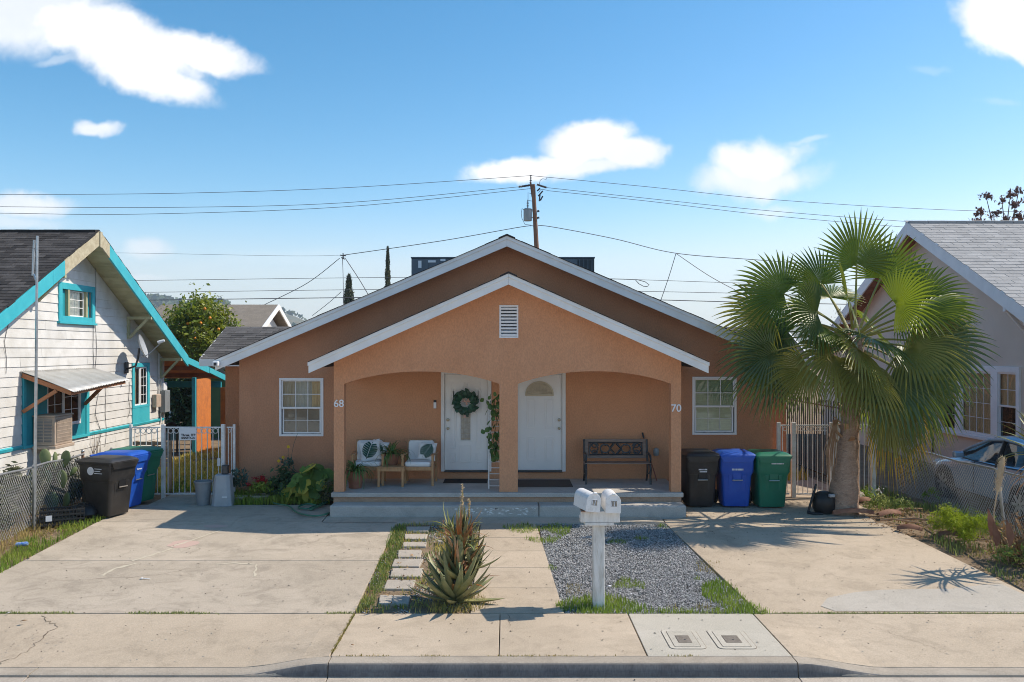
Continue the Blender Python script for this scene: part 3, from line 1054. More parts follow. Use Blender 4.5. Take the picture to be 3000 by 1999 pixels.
def gravel(name, pts, size, mat, label, zoff=-0.025):
    n = len(pts)
    base = np.array([[1, 0, 0], [0, 1, 0], [-1, 0, 0], [0, -1, 0], [0, 0, .8], [0, 0, -.6]], float)
    fac = np.array([[0, 1, 4], [1, 2, 4], [2, 3, 4], [3, 0, 4], [1, 0, 5], [2, 1, 5], [3, 2, 5], [0, 3, 5]])
    a = RNG.uniform(0, 6.283, n)
    s = size * RNG.uniform(.5, 1.3, (n, 1, 3)) * np.array([1, .8, .65])
    q = base[None] * (1 + RNG.uniform(-.25, .25, (n, 6, 3)))
    q = q * s
    ca, sa = np.cos(a)[:, None], np.sin(a)[:, None]
    x = q[..., 0] * ca - q[..., 1] * sa
    y = q[..., 0] * sa + q[..., 1] * ca
    tilt = RNG.uniform(-.6, .6, (n, 1))
    z = q[..., 2] + x * tilt * .5
    c = np.stack([pts[:, 0], pts[:, 1], zg_np(pts[:, 1]) + zoff + RNG.uniform(0, size * .8, n)], 1)
    v = np.stack([x, y, z], -1) + c[:, None]
    f = (np.arange(n)[:, None, None] * 6 + fac[None]).reshape(-1, 3)
    return npmesh(name, v.reshape(-1, 3), f, mat, None, 'stuff', label)


gravel('gravel', scatter(GRAV, 3600), .018, M['gravel'], 'loose blue grey gravel filling the bed behind the mailboxes')
gravel('gravel', scatter(STRIP, 700, (2.2, .05)), .018, M['gravel'], 'patches of grey gravel among the stepping stones')

# grasses and weeds
gl = px_poly((0, 1640), (60, 1590), (150, 1560), (215, 1528), (300, 1496), (326, 1512), (250, 1546), (150, 1597), (0, 1683))
grass('grass', scatter(gl, 1500, (1.6, -.25)), .10, .012, M['grass_green'], label='bright grass verge along the driveway below the wire fence')
grass('grass', scatter(px_poly((0, 1560), (60, 1545), (150, 1530), (215, 1515), (150, 1565), (60, 1595), (0, 1650)), 700, (1.5, -.2)), .10, .012, M['grass_dry'], label='dry straw grass behind the wire fence foot')
grass('grass', scatter(px_poly((1470, 1545), (1560, 1532), (1680, 1533), (1670, 1560), (1620, 1590), (1560, 1590), (1530, 1575)), 1900, (2.5, -.15)), .075, .010, M['grass_green'], label='grass tuft at the top corner of the gravel bed')
front = px_poly((1625, 1770), (1700, 1750), (1770, 1738), (1850, 1755), (1905, 1788), (1990, 1790), (2120, 1784), (2245, 1800), (2180, 1800), (1960, 1798), (1640, 1798))
grass('grass', scatter(front, 2400, (2.0, -.22)), .085, .011, M['grass_green'], label='grass edging the front of the gravel bed')
grass('grass', scatter(px_poly((2060, 1712), (2110, 1698), (2160, 1722), (2195, 1765), (2262, 1799), (2190, 1799), (2120, 1778), (2055, 1745)), 2200, (2.0, -.3)), .085, .011, M['grass_green'], label='grass clump at the lower corner of the gravel bed')
for a in ((1788, 1690, 1892, 1722), (1775, 1577, 1838, 1591), (1602, 1652, 1632, 1670), (1925, 1532, 1955, 1546), (2030, 1686, 2052, 1698), (1740, 1575, 1760, 1583), (1850, 1572, 1900, 1580)):
    x0, y0, x1, y1 = a
    grass('grass', scatter(px_poly((x0, y1), (x0 + (x1 - x0) * .3, y0), (x1, (y0 + y1) / 2), (x1, y1)), 2300), .05, .009, M['grass_green'], label='small green tuft sprouting through the gravel')
for a in ((1950, 1770, 1985, 1785), (2020, 1760, 2090, 1785), (1660, 1710, 1740, 1740), (2040, 1640, 2110, 1690)):
    x0, y0, x1, y1 = a
    grass('grass', scatter(px_poly((x0, y1), (x0, y0), (x1, y0), (x1, y1)), 900, (3, -.1)), .045, .009, M['grass_dry'], label='dry tuft on the gravel')
PAVERS = [(1193, 1258, 1543, 1557), (1188, 1254, 1566, 1580), (1182, 1251, 1589, 1602), (1168, 1238, 1611, 1631), (1154, 1238, 1639, 1661), (1146, 1240, 1664, 1689), (1132, 1219, 1699, 1725), (1114, 1205, 1744, 1770)]


def off_pavers(pts):
    keep = np.ones(len(pts), bool)
    for (a, b, c_, d) in PAVERS:
        lo, hi = G(a, d), G(b, c_)
        keep &= ~((pts[:, 0] > min(lo.x, G(a, c_).x) - .0) & (pts[:, 0] < G(b, d).x) & (pts[:, 1] > lo.y) & (pts[:, 1] < hi.y))
    return pts[keep]


grass('weeds', off_pavers(scatter(px_poly((1147, 1548), (1190, 1535), (1180, 1600), (1140, 1690), (1105, 1760), (1060, 1793), (1043, 1793), (1095, 1690)), 1700, (2.2, -.28))), .07, .014, M['weed'], label='low green weeds between the drive and the stepping stones')
grass('weeds', off_pavers(scatter(STRIP, 500, (2.6, -.02))), .06, .012, M['weed'], label='scattered weeds between the stepping stones')
grass('weeds', off_pavers(scatter(STRIP, 520, (2.1, .02))), .065, .011, M['grass_yellow'], label='yellowed grass round the stepping stones')
grass('weeds', scatter([(-1.0, 11.03), (-.42, 11.03), (-.2, 11.3), (-.42, 11.8), (-1.0, 11.9)], 900, (2.1, -.2)), .09, .011, M['grass_dry'], label='dry grass tangled round the aloe foot')
grass('grass', scatter([(-1.0, 15.1), (-.45, 14.0), (-.45, 13.0), (-.9, 13.0), (-1.3, 14.5)], 900, (1.9, -.2)), .09, .011, M['grass_yellow'], label='straw coloured grass behind the aloe')


def line_pts(x0, y0, x1, y1, n, jit, sc=1.1, th=0.0):
    t = RNG.uniform(0, 1, n)
    p = np.stack([x0 + (x1 - x0) * t, y0 + (y1 - y0) * t], 1) + RNG.normal(size=(n, 2)) * jit
    keep = np.array([noise.noise(Vector((q[0] * sc, q[1] * sc, 7.7))) + RNG.uniform(-.15, .15) > th for q in p])
    return p[keep]


grass('weeds', line_pts(-8, 11.023, -1.98, 11.023, 2600, .016, 1.6, .03), .035, .010, M['weed'], zoff=-.01, label='tiny weeds in the joint between sidewalk and stained driveway')
grass('weeds', line_pts(3.3, 11.023, 7.3, 11.023, 1300, .012, 1.3, .10), .03, .010, M['weed'], zoff=-.01, label='tiny weeds in the joint below the grey repair')
grass('weeds', line_pts(-1.965, 9.6, -1.965, 11.0, 700, .012, 1.3, -.3), .025, .010, M['grass_dry'], zoff=-.012, label='dry weeds in the sidewalk joint before the stepping stones')
grass('weeds', line_pts(-1.9, 9.48, 3.1, 9.48, 900, .010, 1.8, .12), .025, .010, M['grass_dry'], zoff=-.005, label='dry weeds in the joint behind the kerb')
gb = px_poly((680, 1482), (690, 1448), (800, 1440), (960, 1455), (968, 1480), (800, 1480))
grass('grass', scatter(gb, 1500, (1.2, -.5)), .16, .016, M['grass_green'], label='lush grass at the front of the garden bed', zoff=0)
yard = [(-7.7, 18.6), (-6.2, 18.6), (-6.2, 26), (-9.2, 26), (-9.2, 19.5)]
grass('grass', scatter(yard, 420, (.9, -.3)), .14, .03, M['grass_yellow'], label='long yellow grass in the yard behind the gate')
grass('grass', scatter([(-7.7, 18.4), (-6.9, 18.4), (-6.7, 20.5), (-7.7, 20.5)], 350), .12, .03, M['grass_green'], label='green grass just inside the gate')
grass('grass', scatter([(5.8, 20), (7.1, 20), (7.1, 27), (5.8, 27)], 120), .3, .04, M['grass_yellow'], label='bright weeds in the side passage behind the iron gate')
rs = [(6.95, 15.9), (7.05, 15.3), (7.1, 13.2), (7.35, 11.1), (8.9, 11.1), (9.0, 16.4), (8.2, 17.2), (7.0, 16.8)]
grass('weeds', scatter(rs, 330, (1.1, .0)), .14, .016, M['weed'], label='green weeds in the strip along the wire fence')
grass('weeds', scatter(rs, 300, (1.3, -.05)), .06, .014, M['grass_dry'], label='dry thatch in the strip along the wire fence')
grass('grass', scatter([(8.3, 16.2), (8.3, 19.5), (7.2, 18.0), (7.2, 17.0)], 260, (1.2, -.2)), .14, .02, M['weed'], label='grass beside the fence post near the palm')

# fallen leaf bits and gum spots on the concrete
pts = np.concatenate([scatter([(-7.3, 9.6), (7.2, 9.6), (6.9, 15), (-7.3, 15)], 9), scatter([(3.3, 14.6), (6.9, 14.6), (6.7, 17.4), (3.5, 17.4)], 60), scatter([(-2, 9.0), (4, 9.0), (4, 9.4), (-2, 9.4)], 5)])
n = len(pts)
zz = np.array([max(zside(x, y), -0.01) if y < 11.02 and y > 9.48 else (zg(y) if y >= 9.48 else -0.155) for x, y in pts]) + .006
cen = np.stack([pts[:, 0], pts[:, 1], zz], 1)
v, f = leaf_quads(cen, (0, 0, 6), .028, .55, 0)
npmesh('leaf_litter', v, f, M['litter_dark'], None, 'stuff', 'tiny dark leaf bits and gum spots on the concrete')
pts = scatter([(6.7, 14.6), (8.0, 13.0), (8.2, 15.8), (7.6, 16.6), (6.2, 16.5)], 190)
cen = np.stack([pts[:, 0], pts[:, 1], zg_np(pts[:, 1]) + RNG.uniform(.0, .03, len(pts))], 1)
v, f = leaf_quads(cen, (0, 0, 2.0), .075, .22, 0)
npmesh('leaf_litter', v, f, M['dry_leaf'], None, 'stuff', 'brown palm litter heaped beside the drive under the fan palm')
pts = np.concatenate([scatter([(-8.4, 13.5), (-7.6, 13.5), (-7.6, 15.5), (-8.4, 15.5)], 120), scatter([(-1.9, 11.1), (-.5, 11.1), (-.5, 13.5), (-1.9, 13.5)], 40)])
cen = np.stack([pts[:, 0], pts[:, 1], zg_np(pts[:, 1]) + RNG.uniform(-.02, .03, len(pts))], 1)
v, f = leaf_quads(cen, (0, 0, 2.0), .06, .4, 0)
npmesh('leaf_litter', v, f, M['dry_leaf'], None, 'stuff', 'dry leaves scattered by the fence and stepping stones')

# stepping stones
ORD = ['farthest from the sidewalk, in the porch shadow', 'second from the porch end of the row', 'third from the porch end of the row', 'fourth from the porch end of the row',
       'fourth from the sidewalk end of the row', 'third from the sidewalk end of the row', 'second from the sidewalk end of the row', 'nearest the sidewalk, partly under the aloe leaves']
for i, (a, b, c_, d) in enumerate(PAVERS):
    q = [G(a - (6 if i > 3 else 2), d), G(b - (8 if i > 3 else 4), d), G(b, c_), G(a, c_)]
    for p_ in q:
        p_.x += random.uniform(-.015, .015); p_.y += random.uniform(-.012, .012)
    mb = MB()
    dz = random.uniform(-.004, .012)
    mb.hexa([(p_.x, p_.y, p_.z - .05) for p_ in q], [(p_.x, p_.y, p_.z + dz) for p_ in q])
    o = mb.build('stepping_stone', M['stepping'], None, bevel=.012)
    prop(o, 'rectangular concrete stepping stone ' + ORD[i], 'stepping stone', 'stepping stones beside the driveway')

# two meter boxes set in the sidewalk
for lab, x0, x1 in (('square concrete meter box cover on the sidewalk, the one nearer the mailbox post', 1.863, 2.277), ('square concrete meter box cover on the sidewalk, the one nearer the fan palm', 2.415, 2.855)):
    y0, y1 = 9.70, 10.36
    t = thing('meter_box', lab, 'meter box', ((x0 + x1) / 2, (y0 + y1) / 2, 0), group='meter boxes in the sidewalk slab')

    def rrect(a, b, c_, d, r, z, n=5):
        out = []
        for (cx, cy, s) in ((b - r, d - r, 0), (a + r, d - r, 1), (a + r, c_ + r, 2), (b - r, c_ + r, 3)):
            for k in range(n + 1):
                an = math.pi / 2 * (s + k / n)
                out.append((cx + r * math.cos(an), cy + r * math.sin(an), z))
        return out
    def plate(name, a, b, c_, d, r, z0, z1, mat, bev=.004):
        mb = MB(); mb.loft([rrect(a, b, c_, d, r, z0), rrect(a, b, c_, d, r, z1)]); return mb.build(name, mat, t, bevel=bev)
    plate('joint', x0 - .005, x1 + .005, y0 - .005, y1 + .005, .07, .001, .004, M['crack'], 0)
    plate('frame', x0, x1, y0, y1, .065, .002, .007, M['panel_concrete'])
    plate('joint', x0 + .053, x1 - .053, y0 + .053, y1 - .063, .02, .005, .0085, M['crack'], 0)
    plate('lid', x0 + .058, x1 - .058, y0 + .058, y1 - .068, .016, .005, .011, M['panel_concrete'])
    plate('joint', x0 + .127, x1 - .127, y0 + .183, y1 - .227, .006, .009, .0125, M['crack'], 0)
    plate('iron_cover', x0 + .131, x1 - .131, y0 + .187, y1 - .231, .005, .009, .015, M['iron_cover'])
    mb = MB(); mb.lathe([(.012, .0148), (.012, .0165)], 10, ((x0 + x1) / 2 + .01, (y0 + y1) / 2 - .05, 0)); mb.build('keyhole', M['ink_dark'], t)

# far hills
def hill_z(x, y):
    u = CX + x / y * F
    h = 0
    for (c_, w, a) in ((430, 230, 140), (620, 170, 118), (800, 170, 102), (-100, 260, 80), (200, 160, 115), (2250, 200, 75), (1100, 400, 60), (2700, 420, 80), (3300, 300, 80)):
        h = max(h, a * math.exp(-((u - c_) / w) ** 2)) + 0.18 * min(h, a * math.exp(-((u - c_) / w) ** 2))
    k = math.sin(max(0, min(1, (y - 890) / 300)) * math.pi * .5)
    return (h * k) * y / F * 1.0 + 2.5 * noise.noise(Vector((x * .012, y * .012, 0))) * k + 3 * k


HAZE = 0.00036
xs = list(np.linspace(-1400, 1500, 150)); ys = list(np.linspace(890, 1240, 12))
hz = MB(); hz.box(-1950, 1950, -330, 1560, -1.4, 112)
hz_mat = bpy.data.materials.new('haze_air'); hz_mat.use_nodes = True
nt = NT(hz_mat.node_tree)
ho = nt.new('ShaderNodeOutputMaterial'); hv = nt.new('ShaderNodeVolumePrincipled')
hv.inputs['Color'].default_value = (.80, .90, 1.0, 1); hv.inputs['Density'].default_value = HAZE; hv.inputs['Anisotropy'].default_value = 0.2
nt.link(hv.outputs[0], ho.inputs['Volume'])
if HAZE: hz.build('haze', hz_mat, None, kind='stuff', label='thin bluish air softening the far hills')
grid_sheet('hills', xs, ys, hill_z, M['hill'], label='hazy brush covered hills beyond the town')
tp = []
for _ in range(2600):
    y = RNG.uniform(960, 1230); u = RNG.uniform(150, 1000)
    x = (u - CX) * y / F
    if noise.noise(Vector((x * .01, y * .01, 4))) > -.05:
        tp.append((x, y, hill_z(x, y) + RNG.uniform(0, 5)))
v, f = leaf_quads(np.array(tp), (0, -1, 1), 9.0, .8, 0)
npmesh('woods', v, f, M['far_leaf'], None, 'stuff', 'scattered far trees on the hazy hillside')


# ------------------------------------------------------------------ building helpers
class Face:
    """A wall plane: u runs along the wall, d points out of it, z up."""
    def __init__(self, kind, pos):
        self.k, self.p = kind, pos

    def pt(self, u, d, z):
        if self.k == 'front':
            return (u, self.p - d, z)
        if self.k == 'east':
            return (self.p + d, u, z)
        return (self.p - d, u, z)          # 'west'

    def box(self, mb, u0, u1, d0, d1, z0, z1):
        a = [self.pt(u, d, z0) for u, d in ((u0, d0), (u1, d0), (u1, d1), (u0, d1))]
        b = [self.pt(u, d, z1) for u, d in ((u0, d0), (u1, d0), (u1, d1), (u0, d1))]
        mb.hexa(a, b)

    def rot(self):
        return {'front': (R(90), 0, 0), 'east': (R(90), 0, R(90)), 'west': (R(90), 0, R(-90))}[self.k]


def const(v):
    return v if callable(v) else (lambda x: v)


def wall_strips(mb, face, t, u0, u1, zb, ztop, holes=(), extra=()):
    """Wall slab of thickness t with openings; zb/ztop and hole limits may follow functions of u."""
    ztop, zb = const(ztop), const(zb)
    us = {u0, u1, *extra}
    hs = []
    for h in holes:
        hs.append((h[0], h[1], const(h[2]), const(h[3])))
        us |= {h[0], h[1]}
    us = sorted(u for u in us if u0 - 1e-9 <= u <= u1 + 1e-9)
    P_ = face.pt

    def q(a, b, c, d):
        mb.add([a, b, c, d], [(0, 1, 2, 3)])
    for a, b in zip(us[:-1], us[1:]):
        m = (a + b) / 2
        cuts = sorted([h for h in hs if h[0] < m < h[1]], key=lambda h: h[2](m))
        lo = zb
        segs = []
        for h in cuts:
            segs.append((lo, h[2])); lo = h[3]
        segs.append((lo, ztop))
        for lo_, hi_ in segs:
            if hi_(m) - lo_(m) < 1e-4:
                continue
            for d in (0, -t):
                q(P_(a, d, lo_(a)), P_(b, d, lo_(b)), P_(b, d, hi_(b)), P_(a, d, hi_(a)))
            q(P_(a, 0, hi_(a)), P_(b, 0, hi_(b)), P_(b, -t, hi_(b)), P_(a, -t, hi_(a)))
            q(P_(a, 0, lo_(a)), P_(b, 0, lo_(b)), P_(b, -t, lo_(b)), P_(a, -t, lo_(a)))
    for h in hs:
        for u in (h[0], h[1]):
            q(P_(u, 0, h[2](u)), P_(u, -t, h[2](u)), P_(u, -t, h[3](u)), P_(u, 0, h[3](u)))
    for u in (u0, u1):
        q(P_(u, 0, zb(u)), P_(u, -t, zb(u)), P_(u, -t, ztop(u)), P_(u, 0, ztop(u)))


def frame_boxes(mb, face, u0, u1, z0, z1, w, d0, d1, wt=None, wb=None):
    wt = wt or w; wb = wb or w
    face.box(mb, u0, u0 + w, d0, d1, z0, z1)
    face.box(mb, u1 - w, u1, d0, d1, z0, z1)
    face.box(mb, u0 + w, u1 - w, d0, d1, z0, z0 + wb)
    face.box(mb, u0 + w, u1 - w, d0, d1, z1 - wt, z1)


def sash(face, parent, u0, u1, z0, z1, d, fr, cols, rows, mat, glass, w=.028, munt=.014, grid=True, name='sash'):
    mb = MB(); frame_boxes(mb, face, u0, u1, z0, z1, w, d - .02, d + .012)
    mb.build(name, mat, parent, bevel=.002)
    a, b, c, e = u0 + w, u1 - w, z0 + w, z1 - w
    # each light between the bars is a pane of its own
    for i in range(cols):
        for j in range(rows):
            p0, p1 = a + (b - a) * i / cols, a + (b - a) * (i + 1) / cols
            r0, r1 = c + (e - c) * j / rows, c + (e - c) * (j + 1) / rows
            mb = MB(); face.box(mb, p0 + .001, p1 - .001, d - .009, d - .003, r0 + .001, r1 - .001)
            mb.build('pane', glass, parent)
    if grid:
        for i in range(1, cols):
            u = a + (b - a) * i / cols
            mb = MB(); face.box(mb, u - munt / 2, u + munt / 2, d - .002, d + .006, c, e); mb.build('muntin', mat, parent)
        for j in range(1, rows):
            z = c + (e - c) * j / rows
            mb = MB(); face.box(mb, a, b, d - .0015, d + .0075, z - munt / 2, z + munt / 2); mb.build('muntin', mat, parent)


def room_box(face, parent, u0, u1, z0, z1, depth=1.0, t=.2, name='room'):
    """Dark room behind a window so that the glass has something to look into."""
    mb = MB()
    a = [face.pt(u, d, z) for d in (-t, -t - depth) for u, z in ((u0 - .1, z0 - .1), (u1 + .1, z0 - .1), (u1 + .1, z1 + .1), (u0 - .1, z1 + .1))]
    mb.add(a, [(4, 5, 6, 7), (0, 1, 5, 4), (1, 2, 6, 5), (2, 3, 7, 6), (3, 0, 4, 7)])
    mb.build(name, M['interior'], parent, fix=False)


def curtain(face, parent, u0, u1, z0, z1, d, mat, name='curtain', folds=9, amp=.025):
    n = folds * 6
    v, f = [], []
    for i in range(n + 1):
        u = u0 + (u1 - u0) * i / n
        dd = d + amp * math.sin(i / 6 * 2 * math.pi) + amp * .5 * noise.noise(Vector((u * 7, z0, 0)))
        for z in (z0, z1):
            v.append(face.pt(u, dd, z))
    for i in range(n):
        f.append((2 * i, 2 * i + 2, 2 * i + 3, 2 * i + 1))
    return npmesh(name, v, f, mat, parent, smooth=True)


def window_two_sash(face, house, u0, u1, z0, z1, cover, label=None):
    """White vinyl single-hung window with 3 x 2 lights in each sash."""
    mb = MB()
    frame_boxes(mb, face, u0, u1, z0, z1, .045, -.06, .022)
    win = mb.build('window', M['white_vinyl'], house, bevel=.004, label=label)
    zm = z0 + (z1 - z0) * .49
    sash(face, win, u0 + .047, u1 - .047, zm - .012, z1 - .047, -.018, 0, 3, 2, M['white_vinyl'], M['glass'], w=.024, munt=.016)
    sash(face, win, u0 + .062, u1 - .062, z0 + .055, zm + .012, -.040, 0, 3, 2, M['white_vinyl'], M['glass'], w=.03, munt=.010)
    mb = MB(); face.box(mb, u0 + .047, u1 - .047, -.017, .012, zm - .022, zm + .018); mb.build('meeting_rail', M['white_vinyl'], win, bevel=.003)
    for k in (.25, .72):
        mb = MB(); u = u0 + (u1 - u0) * k; face.box(mb, u, u + .05, -.028, -.012, z0 + .047, z0 + .056); mb.build('latch', M['ink_dark'], win)
    if cover == 'drapes':
        curtain(face, win, u0 + .05, u0 + .30, zm, z1 - .05, -.085, M['curtain_tan'], folds=3, amp=.012)
        curtain(face, win, u0 + .30, u1 - .24, zm - .02, z1 - .05, -.10, M['curtain_white'], folds=3, amp=.015)
        curtain(face, win, u1 - .26, u1 - .05, zm, z1 - .05, -.08, M['curtain_orange'], folds=3, amp=.012)
        mb = MB(); face.box(mb, u0 + .05, u1 - .05, -.10, -.09, z0 + .05, zm); mb.build('insect_screen', M['interior'], win)
    else:
        n = 26
        mb = MB()
        for i in range(n):
            z = z0 + .06 + (z1 - z0 - .12) * i / n
            mb.add([face.pt(u0 + .05, -.065, z + .006), face.pt(u1 - .05, -.065, z + .006), face.pt(u1 - .05, -.095, z + .048), face.pt(u0 + .05, -.095, z + .048)], [(0, 1, 2, 3)])
        mb.build('blind', M['blind'], win, fix=False)
    room_box(face, win, u0, u1, z0, z1)
    return win


def panel_moulding(face, parent, u0, u1, z0, z1, d, mat, w=.018):
    mb = MB()
    frame_boxes(mb, face, u0, u1, z0, z1, w, d - .004, d + .016)
    face.box(mb, u0 + w * 2.2, u1 - w * 2.2, d - .004, d + .012, z0 + w * 2.2, z1 - w * 2.2)
    return mb.build('panel', mat, parent, bevel=.004)


def shingle_mesh(name, w, l, th, mat):
    mb = MB()
    mb.hexa([(-w / 2, 0, 0), (w / 2, 0, 0), (w / 2, l, -.004), (-w / 2, l, -.004)], [(-w / 2, 0, th), (w / 2, 0, th), (w / 2, l, .003), (-w / 2, l, .003)])
    me = mb.mesh(name)
    me.materials.append(mat)
    return me


def shingle_field(parent, mat, o, u, s, ncourse, width, expo, cols, keep=None, jit=.35, cap=300, th=.011):
    """Lay shingles course by course from point o, along u, up the slope s. All share three meshes."""
    o, u, s = Vector(o), Vector(u).normalized(), Vector(s).normalized()
    nrm = u.cross(s).normalized()
    if nrm.z < 0:
        nrm = -nrm
        u = -u
        o = o - u * (cols * width)
    mes = [shingle_mesh('shingle', width * .985 * k, expo * 1.12, th, mat) for k in (1.0, .97, .99)]
    rot = Matrix((u, s, nrm)).transposed().to_4x4()
    cnt = 0
    out = []
    for j in range(ncourse):
        shift = (j % 2) * width * .5 + random.uniform(-.08, .08) * width
        for i in range(cols + 1):
            x0, x1 = i * width + shift - width * .5, (i + 1) * width + shift - width * .5
            x0, x1 = max(0, x0), min(cols * width, x1)          # cut to the rake
            if x1 - x0 < .04:
                continue
            p = o + u * ((x0 + x1) / 2) + s * (j * expo + random.uniform(-.004, .004)) + nrm * .006
            if keep and not keep(p):
                continue
            out.append((p, (x1 - x0) / width))
    for p, kx in out:
        m = Matrix.Translation(p) @ rot @ Euler((random.uniform(-.01, .02), random.uniform(-.008, .008), random.uniform(-.006, .006))).to_matrix().to_4x4() @ Matrix.Diagonal((kx, 1, 1, 1))
        if cnt < cap:
            inst('shingle', random.choice(mes), parent, m)
            cnt += 1
    return cnt


# ------------------------------------------------------------------ the brown duplex
house = thing('house', 'brown stucco duplex with white fascia and twin arched porch', 'house', (0, 18, 0.3))
FW = Face('front', 18.0)
mtop = lambda x: 5.73 - .135 - .4256 * abs(x)
WINL, WINR = (-4.80, -3.866, 1.582, 2.81), (3.91, 4.842, 1.614, 2.838)
DL, DR = (-1.36, -.356, .85, 2.935), (.17, 1.21, .85, 2.935)
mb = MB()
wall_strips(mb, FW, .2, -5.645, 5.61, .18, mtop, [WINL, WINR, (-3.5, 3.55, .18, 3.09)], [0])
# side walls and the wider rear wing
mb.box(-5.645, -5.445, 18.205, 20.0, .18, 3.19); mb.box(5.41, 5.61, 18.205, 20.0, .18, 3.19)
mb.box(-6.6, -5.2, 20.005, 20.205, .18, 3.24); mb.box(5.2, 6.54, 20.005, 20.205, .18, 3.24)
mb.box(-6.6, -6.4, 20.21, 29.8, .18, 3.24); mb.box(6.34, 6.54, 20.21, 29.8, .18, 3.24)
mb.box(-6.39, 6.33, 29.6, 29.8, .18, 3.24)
mb.build('wall', M['stucco_shaded'], house, fix=False)  # shade of the front wall and upper gable painted into this stucco tone
mb = MB(); wall_strips(mb, FW, .2, -3.498, 3.548, .2, 3.088, [DL, DR])
mb.build('porch_back_wall', M['stucco'], house, fix=False)


def gable_roof(name, parent, xc, zap, slope, half, y0, y1, th, mat, lift=0):
    out = []
    for s in (-1, 1):
        mb = MB()
        a, b = (xc, zap), (xc + s * half, zap - slope * half)
        poly = [(a[0], a[1]), (b[0], b[1]), (b[0], b[1] - th), (a[0], a[1] - th)]
        mb.prism(poly, lambda p: (p[0], y0, p[1]), lambda p: (p[0], y1, p[1]))
        out.append(mb.build(name, mat, parent))
    return out


def rake_boards(parent, xc, zap, slope, half, y, hgt, th=.04, mat='white_trim', strip=.065):
    for s in (-1, 1):
        dz = lambda x: zap - slope * abs(x - xc)
        e = xc + s * half
        poly = [(xc + s * .001, zap - .005), (e, dz(e) - .005), (e, dz(e) - hgt), (xc + s * .001, zap - hgt)]
        mb = MB(); mb.prism(poly, lambda p: (p[0], y, p[1]), lambda p: (p[0], y + th, p[1]))
        fb = mb.build('fascia_board', M[mat], parent, bevel=.003)
        poly = [(xc + s * .001, zap + .004), (e + s * .012, dz(e) + .004), (e + s * .012, dz(e) - strip), (xc + s * .001, zap - strip)]
        mb = MB(); mb.prism(poly, lambda p: (p[0], y - .02, p[1]), lambda p: (p[0], y - .0005, p[1]))
        mb.build('drip_board', M[mat], fb, bevel=.003)
        # black edge of the shingles showing above the board, a little uneven
        mb = MB()
        n = 40
        for i in range(n):
            x0, x1 = xc + (e - xc) * i / n, xc + (e - xc) * (i + 1) / n
            j = random.uniform(-.006, .006)
            h0 = .014 + j
            mb.hexa([(x0, y - .035 + j, dz(x0) + .005), (x1, y - .035 + j, dz(x1) + .005), (x1, y + .3, dz(x1) + .005), (x0, y + .3, dz(x0) + .005)],
                    [(x0, y - .035 + j, dz(x0) + .005 + h0), (x1, y - .035 + j, dz(x1) + .005 + h0), (x1, y + .3, dz(x1) + .02), (x0, y + .3, dz(x0) + .02)])
        mb.build('shingle_edge', M['shingle_black'], fb)


gable_roof('roof', house, 0, 5.725, .4256, 5.955, 17.515, 30.0, .12, M['shingle_black'])
rake_boards(house, 0, 5.735, .4256, 5.975, 17.47, .212)
mb = MB()
for s in (-1, 1):
    mb.prism([(0, 5.752), (s * .17, 5.752 - .4256 * .17), (s * .17, 5.775 - .4256 * .17), (0, 5.778)], lambda p: (p[0], 17.43, p[1]), lambda p: (p[0], 30.0, p[1]))
mb.build('ridge_cap', M['shingle_black'], house)
# soffit boards under the front overhang
for s in (-1, 1):
    mb = MB()
    z = lambda x: 5.60 - .4256 * abs(x)
    mb.prism([(s * .01, z(.01)), (s * 5.95, z(5.95)), (s * 5.95, z(5.95) - .012), (s * .01, z(.01) - .012)], lambda p: (p[0], 17.515, p[1]), lambda p: (p[0], 17.995, p[1]))
    mb.build('soffit', M['white_trim'], house)

# rear wing with its low roofs
for s, nm in ((-1, 'wing_roof'), (1, 'wing_roof')):
    xa, xb = (-7.0, -4.2) if s < 0 else (4.2, 6.95)
    mb = MB()
    mb.prism([(19.5, 3.2), (21.36, 3.98), (23.3, 3.2), (23.3, 3.08), (21.36, 3.86), (19.5, 3.08)], lambda p: (xa, p[0], p[1]), lambda p: (xb, p[0], p[1]))
    wr = mb.build(nm, M['shingle_gap'], house)
    if s < 0:
        shingle_field(wr, M['shingle_dark'], (-7.02, 19.47, 3.19), (1, 0, 0), (0, 1.86, .78), 14, .31, .144, 9)
    else:
        shingle_field(wr, M['shingle_dark'], (4.2, 19.47, 3.19), (1, 0, 0), (0, 1.86, .78), 14, .31, .144, 8)
    mb = MB(); mb.box(xa, xb, 19.44, 19.475, 3.03, 3.19); mb.build('fascia_board', M['white_trim'], house, bevel=.003)
    mb = MB(); mb.box(xa + .01, xb, 19.48, 20.0, 3.05, 3.066); mb.build('soffit', M['white_trim'], house)
    e = xa if s < 0 else xb
    for (ya, za, yb, zb_) in ((19.46, 3.2, 21.36, 3.985), (23.3, 3.2, 21.36, 3.985)):
        mb = MB(); mb.hexa([(e - s * .0 - .02, ya, za - .15), (e + .02, ya, za - .15), (e + .02, yb, zb_ - .15), (e - .02, yb, zb_ - .15)],
                           [(e - .02, ya, za + .0), (e + .02, ya, za + .0), (e + .02, yb, zb_ + .0), (e - .02, yb, zb_ + .0)])
        mb.build('fascia_board', M['white_trim'], house)

# porch: arched front wall on three posts
PF = Face('front', 16.3)
ptop = lambda x: 4.81 - .125 - .444 * abs(x - .03)


def arch(xa, xb, zs, rise):
    c, h = (xa + xb) / 2, (xb - xa) / 2
    return lambda x: zs + rise * (1 - min(1, abs((x - c) / h)) ** 2.15)


